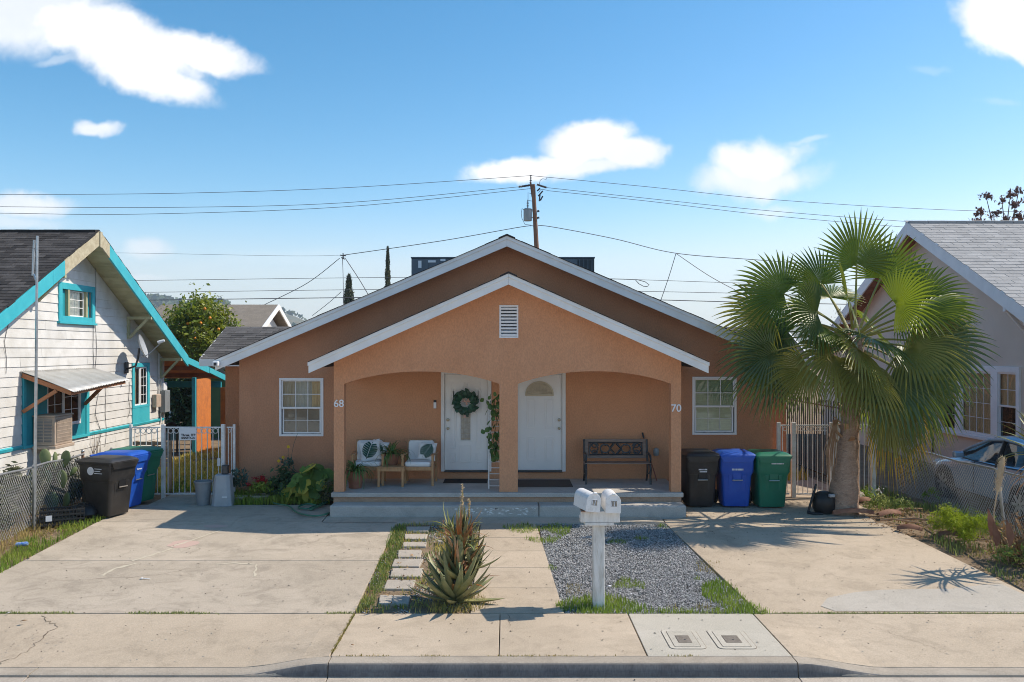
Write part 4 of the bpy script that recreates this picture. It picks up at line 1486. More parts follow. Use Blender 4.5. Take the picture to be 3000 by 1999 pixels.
A1, A2 = (-3.11, -.143), (.209, 3.136)
mb = MB()
ex = list(np.linspace(A1[0], A1[1], 33)) + list(np.linspace(A2[0], A2[1], 33)) + [.03]
VENT = (-.132, .207, 3.642, 4.246)
wall_strips(mb, PF, .21, -3.306, 3.33, .69, ptop, [(A1[0], A1[1], .69, arch(*A1, 2.755, .235)), (A2[0], A2[1], .69, arch(*A2, 2.755, .24)), VENT], ex)
mb.build('porch_wall', M['stucco'], house, fix=False)
mb = MB()
mb.box(-3.30, -3.12, 16.512, 17.998, 2.78, 3.22); mb.box(3.14, 3.32, 16.512, 17.998, 2.78, 3.22)
mb.build('porch_beam', M['stucco'], house)
mb = MB(); mb.box(-3.118, 3.138, 16.513, 17.997, 3.06, 3.12); mb.build('porch_ceiling', M['white_trim'], house)
gable_roof('porch_roof', house, .03, 4.805, .444, 3.69, 15.845, 17.998, .11, M['shingle_black'])
rake_boards(house, .03, 4.815, .444, 3.705, 15.80, .20)
mb = MB()
for s in (-1, 1):
    mb.prism([(.03, 4.832), (.03 + s * .16, 4.832 - .444 * .16), (.03 + s * .16, 4.852 - .444 * .16), (.03, 4.856)], lambda p: (p[0], 15.765, p[1]), lambda p: (p[0], 17.99, p[1]))
mb.build('ridge_cap', M['shingle_black'], house)
for s in (-1, 1):
    mb = MB()
    z = lambda x: 4.69 - .444 * abs(x - .03)
    mb.prism([(.03 + s * .01, z(.04)), (.03 + s * 3.69, z(3.72)), (.03 + s * 3.69, z(3.72) - .012), (.03 + s * .01, z(.04) - .012)], lambda p: (p[0], 15.845, p[1]), lambda p: (p[0], 16.298, p[1]))
    mb.build('soffit', M['white_trim'], house)

# gable vent
mb = MB(); frame_boxes(mb, PF, VENT[0] - .012, VENT[1] + .012, VENT[2] - .012, VENT[3] + .012, .032, -.05, .018)
vent = mb.build('gable_vent', M['white_vinyl'], house, bevel=.003)
for i in range(9):
    z = VENT[2] + .028 + i * .0625
    mb = MB()
    a, b = VENT[0] + .016, VENT[1] - .016
    mb.hexa([PF.pt(a, .006, z), PF.pt(b, .006, z), PF.pt(b, -.048, z + .042), PF.pt(a, -.048, z + .042)],
            [PF.pt(a, .006, z + .034), PF.pt(b, .006, z + .034), PF.pt(b, -.048, z + .05), PF.pt(a, -.048, z + .05)])
    mb.build('slat', M['white_vinyl'], vent)
mb = MB(); PF.box(mb, VENT[0], VENT[1], -.10, -.09, VENT[2], VENT[3]); mb.build('backing', M['dark_void'], vent)

# porch floor and the step in front of it
mb = MB(); mb.box(-3.30, 3.32, 16.23, 17.995, .20, .605); mb.build('porch_riser', M['porch_paint'], house, bevel=.01)
mb = MB(); mb.box(-3.335, 3.35, 16.18, 17.996, .606, .69)
mb.build('porch_floor', M['porch_concrete'], house, bevel=.012, seg=3)
for x0, x1, lab in ((-3.29, .590, 'step half with white paint scuffs'), (.598, 3.33, None)):
    mb = MB(); mb.box(x0, x1, 15.82, 16.228, .16, .515)
    st = mb.build('step', M['porch_concrete'], house, bevel=.035, seg=4, label=lab)
    if lab:
        for k in range(60):
            cx, cz = random.uniform(-.95, .55), random.uniform(.35, .475)
            n_ = 9
            v = [(cx, 15.8185, cz)] + [(cx + random.uniform(.006, .05) * math.cos(2 * math.pi * q / n_), 15.8185, max(.335, min(.478, cz + random.uniform(.003, .014) * math.sin(2 * math.pi * q / n_)))) for q in range(n_)]
            npmesh('paint_scuff', v, [(0, 1 + q, 1 + (q + 1) % n_) for q in range(n_)], M['white_trim'], st)

window_two_sash(FW, house, *WINL, 'drapes', 'window with mixed curtains behind the upper lights')
window_two_sash(FW, house, *WINR, 'blind', 'window with pale green blinds')


def door(face, u0, u1, z0, z1, kind, label):
    mb = MB()
    face.box(mb, u0 - .03, u0 + .045, -.12, .03, z0 - .01, z1 + .03)
    face.box(mb, u1 - .045, u1 + .03, -.12, .03, z0 - .01, z1 + .03)
    face.box(mb, u0 + .045, u1 - .045, -.12, .03, z1 - .045, z1 + .03)
    fr = mb.build('door_frame', M['white_trim'], house, bevel=.006)
    mb = MB(); face.box(mb, u0 + .046, u1 - .046, -.13, .05, z0 - .025, z0 + .012); mb.build('threshold', M['iron_dark'], fr, bevel=.004)
    a, b, c, e = u0 + .05, u1 - .05, z0 + .016, z1 - .05
    mb = MB(); face.box(mb, a, b, -.085, -.040, c, e)
    lf = mb.build('door', M['white_door'], house, bevel=.004, label=label)
    D = -.040
    w = b - a
    if kind == 'lite':
        mid = (a + b) / 2 - .015
        mb = MB(); frame_boxes(mb, face, mid - .13, mid + .13, c + .60, c + 1.30, .026, D - .002, D + .014); mb.build('glass_frame', M['white_door'], lf, bevel=.004)
        mb = MB(); face.box(mb, mid - .104, mid + .104, D - .002, D + .004, c + .626, c + 1.274); mb.build('glass', M['frosted'], lf)
        for k in range(6):
            mb = MB(); z = c + .66 + k * .11; face.box(mb, mid - .10, mid + .10, D + .003, D + .0065, z, z + .008); mb.build('lead_strip', M['brass'], lf)
        for dx in (-.05, .05):
            mb = MB(); face.box(mb, mid + dx - .004, mid + dx + .004, D + .0028, D + .0058, c + .63, c + 1.27); mb.build('lead_strip', M['brass'], lf)
        panel_moulding(face, lf, a + .11, a + .24, c + .46, c + 1.72, D, M['white_door'])
        panel_moulding(face, lf, b - .25, b - .12, c + .46, c + 1.72, D, M['white_door'])
        panel_moulding(face, lf, mid - .12, mid + .12, c + .16, c + .52, D, M['white_door'])
        panel_moulding(face, lf, a + .11, a + .24, c + .16, c + .36, D, M['white_door'])
        panel_moulding(face, lf, b - .25, b - .12, c + .16, c + .36, D, M['white_door'])
        panel_moulding(face, lf, a + .13, a + .42, c + 1.40, c + 1.86, D, M['white_door'])
        panel_moulding(face, lf, b - .44, b - .15, c + 1.40, c + 1.86, D, M['white_door'])
        ku = a + .065
    else:
        cx = (a + b) / 2 + .0
        zf = c + 1.60
        ro, ri = .30, .262
        mb = MB()
        n = 22
        for i in range(n):
            t0, t1 = math.pi * i / n, math.pi * (i + 1) / n
            q = [(cx + r_ * math.cos(t), zf + r_ * .92 * math.sin(t)) for r_, t in ((ri, t0), (ro, t0), (ro, t1), (ri, t1))]
            mb.hexa([face.pt(x, D - .002, z) for x, z in q], [face.pt(x, D + .016, z) for x, z in q])
        face.box(mb, cx - ro, cx + ro, D - .002, D + .016, zf - .038, zf)
        mb.build('fanlight_frame', M['brass'], lf)
        mb = MB()
        pts = [(cx + ri * math.cos(math.pi * i / n), zf + ri * .92 * math.sin(math.pi * i / n)) for i in range(n + 1)]
        mb.prism(pts, lambda p: face.pt(p[0], D + .001, p[1]), lambda p: face.pt(p[0], D + .006, p[1]))
        mb.build('fanlight', M['frosted_gold'], lf)
        for k in range(1, 4):
            t0 = math.pi * k / 4
            mb = MB(); mb.bar(face.pt(cx + .06 * math.cos(t0), D + .008, zf + .06 * math.sin(t0)), face.pt(cx + ri * math.cos(t0), D + .008, zf + ri * .92 * math.sin(t0)), .006, .004); mb.build('lead_strip', M['brass'], lf)
        for x0, x1 in ((a + .20, a + .39), (b - .36, b - .17)):
            panel_moulding(face, lf, x0, x1, c + .87, c + 1.50, D, M['white_door'])
            panel_moulding(face, lf, x0, x1, c + .19, c + .70, D, M['white_door'])
        ku = b - .055
    for zz, r_ in ((c + .88, .030), (c + 1.06, .034)):
        mb = MB()
        p = face.pt(ku, D, zz)
        mb.m = Matrix.Translation(p) @ Matrix.Rotation(R(90), 4, 'X')
        mb.lathe([(r_, 0), (r_, .012), (r_ * .5, .016), (r_ * .5, .03), (r_ * .85, .04), (r_ * .9, .055), (.001, .062)], 14)
        mb.build('knob' if zz < c + 1 else 'deadbolt', M['brass'], lf, smooth=True)
    return lf


door(FW, *DL, 'lite', 'white panel door with a narrow leaded glass strip')
door(FW, *DR, 'fan', 'white panel door with a half round fanlight')

# house numbers, doorbell, wall box
text_obj('house_number', '68', .20, M['white_vinyl'], house, (-3.208, 16.290, 2.375), (R(90), 0, 0), .008, .002)
text_obj('house_number', '70', .20, M['white_vinyl'], house, (3.232, 16.290, 2.285), (R(90), 0, 0), .008, .002)
db = MB(); db.box(-1.545, -1.485, 17.955, 17.998, 2.17, 2.30)
o = db.build('doorbell', M['white_vinyl'], house, bevel=.008)
mb = MB(); mb.box(-1.543, -1.487, 17.950, 17.997, 2.302, 2.345); mb.build('doorbell_camera', M['ink_dark'], o, bevel=.006)
mb = MB(); mb.lathe([(.045, 0), (.058, .02), (.062, .10), (.055, .145), (.02, .165)], 12, (3.14, 17.95, 1.18)); mb.build('meter_cover', M['transformer'], house, smooth=True)

sc = thing('security_camera', 'small white security camera at the low end of the duplex fascia', 'camera', (-5.93, 17.44, 3.1))
mb = MB(); mb.box(-5.98, -5.86, 17.30, 17.46, 3.07, 3.17); mb.build('body', M['white_vinyl'], sc, bevel=.02)
mb = MB(); mb.box(-5.945, -5.885, 17.292, 17.302, 3.085, 3.145); mb.build('lens', M['ink_dark'], sc, bevel=.004)

for xa, xb, lab in ((-2.63, -1.18, 'blue grey rooftop air conditioner with white stickers'), (.98, 2.41, 'blue grey rooftop air conditioner with black louvers')):
    y0, y1, zt = 23.5, 24.8, 5.965
    t = thing('air_conditioner', lab, 'air conditioner', ((xa + xb) / 2, y0, 5.3), group='rooftop air conditioners behind the ridge')
    mb = MB(); mb.box(xa, xb, y0, y1, 4.55, zt - .04); mb.build('body', M['ac_grey'], t, bevel=.012)
    mb = MB(); mb.box(xa - .015, xb + .015, y0 - .02, y1 + .02, zt - .038, zt); mb.build('top', M['ac_grey'], t, bevel=.006)
    k = 3
    for i in range(k):
        a, b = xa + (xb - xa) * i / k + .012, xa + (xb - xa) * (i + 1) / k - .012
        if lab.endswith('louvers') and i == 2:
            mb = MB(); mb.box(a, b, y0 - .012, y0 - .002, 4.7, zt - .07); mb.build('grille', M['ac_grille'], t)
            for q in range(4):
                x = a + (b - a) * (q + .5) / 4
                mb = MB(); mb.box(x - .012, x + .012, y0 - .03, y0 - .013, 4.7, zt - .07); mb.build('louver', M['ac_grey'], t)
        else:
            mb = MB(); mb.box(a, b, y0 - .014, y0 - .001, 4.7, zt - .07); mb.build('panel', M['ac_grey'], t, bevel=.004)
    if 'stickers' in lab:
        for (a, b, c_, d) in ((.19, .28, 5.66, 5.86), (.46, .67, 5.81, 5.87), (.80, .94, 5.85, 5.91), (1.02, 1.17, 5.78, 5.86)):
            mb = MB(); mb.box(xa + a, xa + b, y0 - .019, y0 - .0145, c_, d); mb.build('sticker', M['label_white'], t)


# ------------------------------------------------------------------ the white sided neighbour house
nb = thing('house', 'white lap sided house with bright teal trim and dark shingle roof', 'house', (-11, 18, 0.2))
XW = -9.6
EA = Face('east', XW)
XR = -9.0                      # plane of the rake boards
YA, ZA, SL = 18.8, 6.02, .535
nb_top = lambda y: (ZA - SL * abs(y - YA)) if y < 24 else ZA - SL * 5.2 - .19 * (y - 24)
HOLES = {'attic': (18.32, 19.72, 4.10, 4.78), 'side': (21.92, 22.72, 1.98, 2.96), 'big': (17.75, 19.15, 1.76, 2.72)}
mb = MB()
wall_strips(mb, EA, .15, 13.4, 23.8, .1, lambda y: nb_top(y) - .16, [HOLES['attic'], HOLES['side'], HOLES['big']], [YA])
mb.box(-20, XW - .155, 13.4, 13.55, .1, 3.0); mb.box(-20, XW - .155, 23.65, 23.8, .1, 3.0); mb.box(-20, -19.85, 13.56, 23.64, .1, 3.0)
mb.build('wall', M['siding'], nb, fix=False)
# lap siding, board by board, stopping at the trims
SURR = (16.86, 19.52, 1.50, 2.93)
TRIMS = [(18.22, 19.82, 4.02, 4.86), (21.80, 22.84, 1.5, 3.06), SURR]
z = .22
EXP = .190
while z < 5.8:
    z1 = z + EXP
    lo, hi = 13.4, 23.79
    zc = z1 + .02
    # limit below the roof
    reach = (ZA - .17 - z1) / SL
    lo2, hi2 = max(lo, YA - reach), min(hi, YA + reach)
    if hi2 - lo2 > .12:
        cuts = sorted([(t[0], t[1]) for t in TRIMS if t[2] - .02 < z + .05 and t[3] > z1 - .04])
        segs, a = [], lo2
        for c0, c1 in cuts:
            if c0 > a: segs.append((a, min(c0, hi2)))
            a = max(a, c1)
        if a < hi2: segs.append((a, hi2))
        for a, b in segs:
            # boards come in lengths, butted end to end
            joints = [a]
            while b - joints[-1] > 4.4:
                joints.append(joints[-1] + random.uniform(2.2, 4.2))
            joints.append(b)
            for p, q in zip(joints[:-1], joints[1:]):
                if q - p < .05: continue
                mb = MB()
                w0, w1 = random.uniform(-.002, .003), random.uniform(-.002, .003)
                zl = z + random.uniform(-.003, .003)
                pa, qa = p + .002, q - .002
                # the top of a board under the rake is cut to the slope
                tp = min(z1 + .012, nb_top(pa) - .165); tq = min(z1 + .012, nb_top(qa) - .165)
                mb.hexa([EA.pt(pa, .001, zl), EA.pt(qa, .001, zl), EA.pt(qa, .024 + w1, zl), EA.pt(pa, .024 + w0, zl)],
                        [EA.pt(pa, .001, tp), EA.pt(qa, .001, tq), EA.pt(qa, .007, tq), EA.pt(pa, .007, tp)])
                mb.build('board', M['siding'], nb)
    z = z1
# belt trim, corner board
for a, b in ((13.4, 16.85), (19.53, 23.8)):
    mb = MB(); mb.hexa([EA.pt(a, .0, 1.44), EA.pt(b, .0, 1.44), EA.pt(b, .035, 1.44), EA.pt(a, .035, 1.44)], [EA.pt(a, 0, 1.525), EA.pt(b, 0, 1.525), EA.pt(b, .05, 1.50), EA.pt(a, .05, 1.50)])
    mb.build('belt_trim', M['teal'], nb, bevel=.004)
mb = MB(); EA.box(mb, 23.72, 23.84, .0, .032, .2, 3.1); mb.build('corner_board', M['siding'], nb, bevel=.004)

# roof: two main slopes and the flatter patio extension behind
mb = MB(); mb.prism([(YA, ZA), (13.0, ZA - SL * 5.8), (13.0, ZA - SL * 5.8 - .10), (YA, ZA - .11)], lambda p: (XR - .005, *p), lambda p: (-21, *p))
rf = mb.build('roof', M['shingle_char'], nb)
shingle_field(rf, M['shingle_char'], (-13.03, 15.0, ZA - SL * 3.8), (1, 0, 0), (0, 1, SL), 32, .31, .1365, 13,
              keep=lambda p: p.x > -p.y * .60 - .2 and p.y < YA + .02)
mb = MB(); mb.prism([(YA + .001, ZA), (24.05, ZA - SL * 5.25), (24.05, ZA - SL * 5.25 - .10), (YA + .001, ZA - .11)], lambda p: (XR - .005, *p), lambda p: (-21, *p))
mb.build('roof', M['shingle_dark'], nb)
mb = MB()
for i in range(24):          # ragged shingle edge over the rake
    for s in (-1, 1):
        a, b = YA + s * 5.2 * i / 24, YA + s * 5.2 * (i + 1) / 24
        e = random.uniform(.02, .05)
        zz = lambda y: ZA - SL * abs(y - YA) + .004
        mb.hexa([(XR - .02, a, zz(a)), (XR + e, a, zz(a)), (XR + e, b, zz(b)), (XR - .02, b, zz(b))], [(XR - .02, a, zz(a) + .018), (XR + e, a, zz(a) + .018), (XR + e, b, zz(b) + .018), (XR - .02, b, zz(b) + .018)])
mb.build('shingle_edge', M['shingle_char'], nb)
mb = MB(); mb.box(-21, XR - .02, YA - .10, YA + .10, ZA - .03, ZA + .02); mb.build('ridge_cap', M['shingle_char'], nb)


def rake(ya, yb, hgt, mat, name='bargeboard', label=None, x0=XR, x1=XR + .045, lift=0.0):
    zf = lambda y: nb_top(y) - .004 + lift
    mb = MB()
    mb.hexa([(x0, ya, zf(ya) - hgt), (x1, ya, zf(ya) - hgt), (x1, yb, zf(yb) - hgt), (x0, yb, zf(yb) - hgt)], [(x0, ya, zf(ya)), (x1, ya, zf(ya)), (x1, yb, zf(yb)), (x0, yb, zf(yb))])
    return mb.build(name, mat, nb, bevel=.004, label=label)


rake(13.0, 16.85, .30, M['teal']); rake(16.852, 17.30, .295, M['teal'])
rake(17.302, YA - .002, .30, M['peeled'], label='bargeboard end with its paint weathered off')
rake(YA + .002, 19.25, .30, M['peeled'], label='bargeboard end with its paint weathered off')
rake(19.252, 24.0, .30, M['teal'])
mb = MB(); mb.box(XR + .0455, XR + .07, YA - .05, YA + .05, ZA - .36, ZA - .02); mb.build('ridge_block', M['peeled'], nb)
# soffit planks and rafters under the overhang
for i in range(38):
    a = YA + .06 + i * .137
    if a > 23.9: break
    mb = MB()
    zf = lambda y: ZA - SL * (y - YA) - .125
    mb.hexa([(XW - .02, a, zf(a) - .014), (XR - .003, a, zf(a) - .014), (XR - .003, a + .130, zf(a + .130) - .014), (XW - .02, a + .130, zf(a + .130) - .014)],
            [(XW - .02, a, zf(a)), (XR - .003, a, zf(a)), (XR - .003, a + .130, zf(a + .130)), (XW - .02, a + .130, zf(a + .130))])
    mb.build('soffit_plank', M['soffit_cream'], nb)
for i in range(30):
    b = YA - .06 - i * .137
    if b < 14.5: break
    mb = MB()
    zf = lambda y: ZA - SL * (YA - y) - .125
    a = b - .13
    mb.hexa([(XW - .02, a, zf(a) - .014), (XR - .003, a, zf(a) - .014), (XR - .003, b, zf(b) - .014), (XW - .02, b, zf(b) - .014)], [(XW - .02, a, zf(a)), (XR - .003, a, zf(a)), (XR - .003, b, zf(b)), (XW - .02, b, zf(b))])
    mb.build('soffit_plank', M['soffit_cream'], nb)
# knee braces
for y, m_ in ((17.35, 'soffit_cream'), (21.55, 'soffit_cream'), (23.55, 'soffit_cream'), (15.0, 'soffit_cream')):
    zt = nb_top(y) - .34
    mb = MB()
    mb.bar((XW + .01, y, zt), (XR + .03, y, zt), .075, .075)
    mb.bar((XW + .045, y, zt - .04), (XW + .045, y, zt - .52), .07, .07)
    mb.bar((XW + .07, y, zt - .50), (XR - .08, y, zt - .03), .06, .06)
    mb.build('knee_brace', M[m_], nb, bevel=.004)

# attic window
u0, u1, z0, z1 = 18.22, 19.82, 4.02, 4.86
mb = MB(); frame_boxes(mb, EA, u0, u1, z0, z1, .14, .0, .045, .14, .12)
aw = mb.build('window', M['teal'], nb, bevel=.006, label='small attic window in a teal frame')
mb = MB(); EA.box(mb, u0 - .03, u1 + .03, .0, .08, z0 - .05, z0 - .001); mb.build('sill', M['teal'], aw, bevel=.004)
for a in (u0 + .38, u1 - .42):
    mb = MB(); EA.box(mb, a, a + .07, -.03, .04, z0 + .121, z1 - .141); mb.build('mullion', M['soffit_cream'], aw, bevel=.003)
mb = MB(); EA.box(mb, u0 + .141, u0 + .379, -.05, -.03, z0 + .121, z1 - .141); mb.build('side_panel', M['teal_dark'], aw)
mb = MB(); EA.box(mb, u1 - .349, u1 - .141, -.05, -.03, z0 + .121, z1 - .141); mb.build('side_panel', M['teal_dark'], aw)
sash(EA, aw, u0 + .452, u1 - .422, z0 + .122, z1 - .142, -.03, 0, 3, 3, M['white_trim'], M['glass'], w=.03, munt=.014)
curtain(EA, aw, u0 + .46, u1 - .43, z0 + .13, z1 - .15, -.10, M['curtain_white'], folds=5, amp=.015)
room_box(EA, aw, u0 + .3, u1 - .3, z0 + .1, z1 - .1, .6, .15)

# narrow side window
u0, u1, z0, z1 = 21.80, 22.84, 1.9, 3.06
mb = MB(); frame_boxes(mb, EA, u0, u1, z0, z1, .12, .0, .045, .10, .06)
sw_ = mb.build('window', M['teal'], nb, bevel=.005, label='narrow slider window in a teal frame')
mb = MB(); EA.box(mb, u0, u1, .0, .04, 1.5, z0 - .002); mb.build('apron', M['teal'], sw_)
um = (u0 + u1) / 2
sash(EA, sw_, u0 + .122, um, z0 + .062, z1 - .102, -.01, 0, 1, 1, M['white_vinyl'], M['glass'], w=.035, grid=False)
sash(EA, sw_, um + .001, u1 - .122, z0 + .062, z1 - .102, .004, 0, 2, 4, M['white_vinyl'], M['glass_dark'], w=.04, munt=.012)
curtain(EA, sw_, u0 + .13, um, z0 + .08, z1 - .11, -.09, M['curtain_tan'], folds=4, amp=.015)
room_box(EA, sw_, u0 + .12, u1 - .12, z0 + .1, z1 - .1, .8, .15)

# big window under the awning
u0, u1, z0, z1 = SURR
mb = MB()
hb = HOLES['big']
wall_strips(mb, Face('east', XW + .034), .033, u0, u1, z0, z1, [hb])
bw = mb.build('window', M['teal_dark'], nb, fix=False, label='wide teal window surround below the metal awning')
mb = MB()
EA.box(mb, u1 - .14, u1, .035, .055, z0, z1); EA.box(mb, u0, u0 + .10, .035, .055, z0, z1); EA.box(mb, u0, u1, .0345, .065, z0 - .06, z0 - .001)
mb.build('trim', M['teal'], bw, bevel=.004)
um = (hb[0] + hb[1]) / 2
mb = MB(); frame_boxes(mb, EA, hb[0], hb[1], hb[2], hb[3], .035, -.05, .045); mb.build('frame', M['white_vinyl'], bw, bevel=.003)
sash(EA, bw, hb[0] + .036, um, hb[2] + .036, hb[3] - .036, .0, 0, 2, 2, M['white_vinyl'], M['glass_dark'], w=.03, munt=.012)
sash(EA, bw, um + .001, hb[1] - .036, hb[2] + .036, hb[3] - .036, .014, 0, 2, 3, M['white_vinyl'], M['glass_dark'], w=.03, munt=.012)
room_box(EA, bw, hb[0], hb[1], hb[2], hb[3], .8, .15)

# corrugated awning on raw rafters
aw0, aw1 = 16.78, 19.75
n = 110
v, f = [], []
for i in range(n + 1):
    y = aw0 + (aw1 - aw0) * i / n
    c = .013 * math.sin(i * math.pi / 1.6) + .01 * noise.noise(Vector((y * 1.4, 2, 0)))
    for k in range(7):
        s = k / 6
        yo = y - (y - aw0) * .17 * s
        v.append((XW + .03 + 1.05 * s, yo, 2.985 - .36 * s + .16 * s * (y - aw0) / (aw1 - aw0) + c - .05 * s * s))
n1 = 7
for i in range(n):
    for k in range(6):
        a = i * n1 + k
        f.append((a, a + 1, a + 1 + n1, a + n1))
awn = npmesh('awning', v, f, M['zinc_sheet'], nb, label='dented grey metal awning over the window')
so = awn.modifiers.new('thick', 'SOLIDIFY'); so.thickness = .006
for y, k in ((16.86, .0), (18.2, .07), (19.3, .13)):
    mb = MB(); mb.bar((XW + .03, y, 2.90), (XW + 1.0, y - (y - aw0) * .17, 2.555 + k), .05, .09); mb.build('rafter', M['raw_wood'], awn)
for y, k in ((16.84, 0), (19.32, .12)):
    mb = MB(); mb.bar((XW + .05, y, 2.18), (XW + .72, y - (y - aw0) * .12, 2.60 + k), .045, .07); mb.build('brace', M['raw_wood'], awn)
mb = MB(); mb.bar((XW + 1.0, aw0 + .03, 2.545), (XW + 1.0, aw1 - .55, 2.68), .04, .07); mb.build('edge_board', M['raw_wood'], awn)

# cables and service boxes on the wall
for y0_, z0_, z1_, sw2 in ((14.4, 1.6, 3.2, .2), (15.3, 1.55, 4.0, .15), (16.3, 2.95, 4.2, .1), (19.74, 4.0, 2.9, .02), (19.86, 5.3, 2.9, .06), (19.95, 2.8, 1.0, .25), (20.35, 2.7, 1.1, .05), (21.62, 2.6, 1.7, .08)):
    pts = [(XW + .032, y0_ + sw2 * math.sin(i * 1.3) * i / 8, z0_ + (z1_ - z0_) * i / 8) for i in range(9)]
    mb = MB(); mb.tube(pts, .006, 5); mb.build('cable', M['wire'], nb)
mb = MB(); mb.tube([(XW + .05, 23.55, 3.2), (XW + .05, 23.55, 1.4)], .025, 8); mb.tube([(XW + .05, 23.42, 3.3), (XW + .05, 23.42, 2.2)], .02, 8); mb.build('conduit', M['siding'], nb, smooth=True)
for (a, b, c_, d, dd, m_) in ((23.02, 23.34, 1.85, 2.2, .12, 'tan_metal'), (23.5, 23.85, 1.68, 2.28, .16, 'grey_plastic'), (23.55, 23.8, 2.29, 2.5, .1, 'label_white')):
    mb = MB(); EA.box(mb, a, b, .03, .03 + dd, c_, d); mb.build('service_box', M[m_], nb, bevel=.012)

# patio roof behind, with plywood underside
mb = MB()
mb.prism([(24.06, 3.20), (27.2, 2.60), (27.2, 2.52), (24.06, 3.12)], lambda p: (XR, *p), lambda p: (-15, *p))
pr = mb.build('patio_roof', M['shingle_dark'], nb)
mb = MB(); mb.prism([(24.0, 3.115), (27.15, 2.515), (27.15, 2.50), (24.0, 3.10)], lambda p: (XR - .01, *p), lambda p: (-14.9, *p)); mb.build('ceiling', M['plywood'], pr)
mb = MB(); mb.hexa([(XR, 24.0, 3.02), (XR + .04, 24.0, 3.02), (XR + .04, 25.7, 2.70), (XR, 25.7, 2.70)], [(XR, 24.0, 3.20), (XR + .04, 24.0, 3.20), (XR + .04, 25.7, 2.89), (XR, 25.7, 2.89)]); mb.build('fascia', M['teal'], pr)
mb = MB(); mb.hexa([(XR, 25.702, 2.72), (XR + .05, 25.702, 2.72), (XR + .05, 27.3, 2.40), (XR, 27.3, 2.40)], [(XR, 25.702, 2.88), (XR + .05, 25.702, 2.88), (XR + .05, 27.3, 2.58), (XR, 27.3, 2.58)]); mb.build('fascia', M['teal'], pr)
for y in (24.9, 26.2):
    mb = MB(); mb.bar((XR - .05, y, 2.88 - (y - 24.9) * .19), (-14, y, 2.88 - (y - 24.9) * .19), .06, .14); mb.build('rafter', M['wood_red'], pr)
mb = MB(); mb.box(-13.0, XR - .02, 26.9, 27.0, 2.22, 2.42); mb.build('beam', M['teal_dark'], pr, bevel=.005)
for x, yp in ((-9.14, 24.75), (-12.0, 26.9)):
    mb = MB(); mb.box(x, x + .10, yp, yp + .1, .3, 2.22 + (27 - yp) * .17); mb.build('post', M['teal_dark'], pr, bevel=.004)
mb = MB(); mb.box(-9.10, -9.07, 24.95, 26.15, .32, 2.55); mb.build('plywood_panel', M['plywood'], pr)
mb = MB(); mb.box(-9.035, -8.7, 26.92, 26.95, .32, 2.22); mb.build('plywood_panel', M['plywood'], pr)

# patio clutter: a dark table and a propped mattress-like board
pt_ = thing('table', 'dark patio table under the teal patio roof', 'table', (-10.2, 25.2, .35))
mb = MB(); mb.box(-10.9, -9.75, 24.8, 25.6, 1.02, 1.08); mb.build('tabletop', M['iron_dark'], pt_, bevel=.01)
for x, y in ((-10.8, 24.9), (-9.85, 24.9), (-10.8, 25.5), (-9.85, 25.5)):
    mb = MB(); mb.bar((x, y, .34), (x * .98 - .2, y, 1.02), .05); mb.build('leg', M['iron_dark'], pt_)
mb = MB()
for k in range(5):
    mb.ball((-10.7 + k * .2, 25.2 + (k % 2) * .1, 1.12 + .05 * (k % 3)), .16, 8, 5, .7)
o = mb.build('clutter', M['black_rubber'], None, smooth=True); prop(o, 'dark heap of cloth lying on the patio table', 'cloth')
mb = MB(); mb.hexa([(-9.75, 26.3, .34), (-9.62, 26.3, .34), (-9.62, 26.75, .34), (-9.75, 26.75, .34)], [(-9.70, 26.4, 2.0), (-9.60, 26.4, 2.0), (-9.60, 26.8, 2.0), (-9.70, 26.8, 2.0)])
o = mb.build('folded_umbrella', M['black_rubber'], None, bevel=.03); prop(o, 'tall black folded board propped beside the orange plywood panel', 'board')
# wood pallet by the side fence
pl = thing('pallet', 'pale wooden pallet leaning behind the iron fence', 'pallet', (-7.75, 18.6, .34))
for i in range(6):
    z = .86 + i * .095
    mb = MB(); mb.box(-8.15, -7.3, 18.55, 18.575, z, z + .075); mb.build('slat', M['pallet_wood'], pl, bevel=.004)
for x in (-8.1, -7.72, -7.38):
    mb = MB(); mb.box(x, x + .06, 18.58, 18.66, .34, 1.42); mb.build('stringer', M['pallet_wood'], pl)

# evaporative cooler in the big window
cl = thing('window_cooler', 'tan metal evaporative cooler hung at the teal window', 'cooler', (XW + .25, 17.5, 1.44))
cx0, cx1, cy0, cy1, cz0, cz1 = XW + .06, XW + .50, 17.18, 17.88, 1.47, 2.05
mb = MB(); mb.box(cx0, cx1, cy0, cy1, cz0, cz1); mb.build('body', M['tan_metal'], cl, bevel=.015)
mb = MB(); mb.box(cx0 - .01, cx1 + .02, cy0 - .02, cy1 + .02, cz1 + .001, cz1 + .035); mb.build('lid', M['tan_metal'], cl, bevel=.012)
mb = MB(); mb.box(cx0 - .01, cx1 + .03, cy0 - .03, cy1 + .03, cz0 - .07, cz0 - .001); mb.build('drip_tray', M['tan_metal'], cl, bevel=.012)
mb = MB(); mb.box(cx1 + .0005, cx1 + .004, cy0 + .06, cy1 - .06, cz0 + .06, cz1 - .05); mb.build('grille_backing', M['grey_plastic'], cl)
for i in range(15):
    y = cy0 + .07 + i * (cy1 - cy0 - .14) / 14
    mb = MB(); mb.box(cx1 + .004, cx1 + .014, y - .012, y + .006, cz0 + .06, cz1 - .05); mb.build('louver', M['tan_metal'], cl)
for i in range(7):
    z = cz0 + .08 + i * (cz1 - cz0 - .15) / 6
    mb = MB(); mb.box(cx1 + .0045, cx1 + .017, cy0 + .06, cy1 - .06, z - .004, z + .004); mb.build('wire', M['tan_metal'], cl)
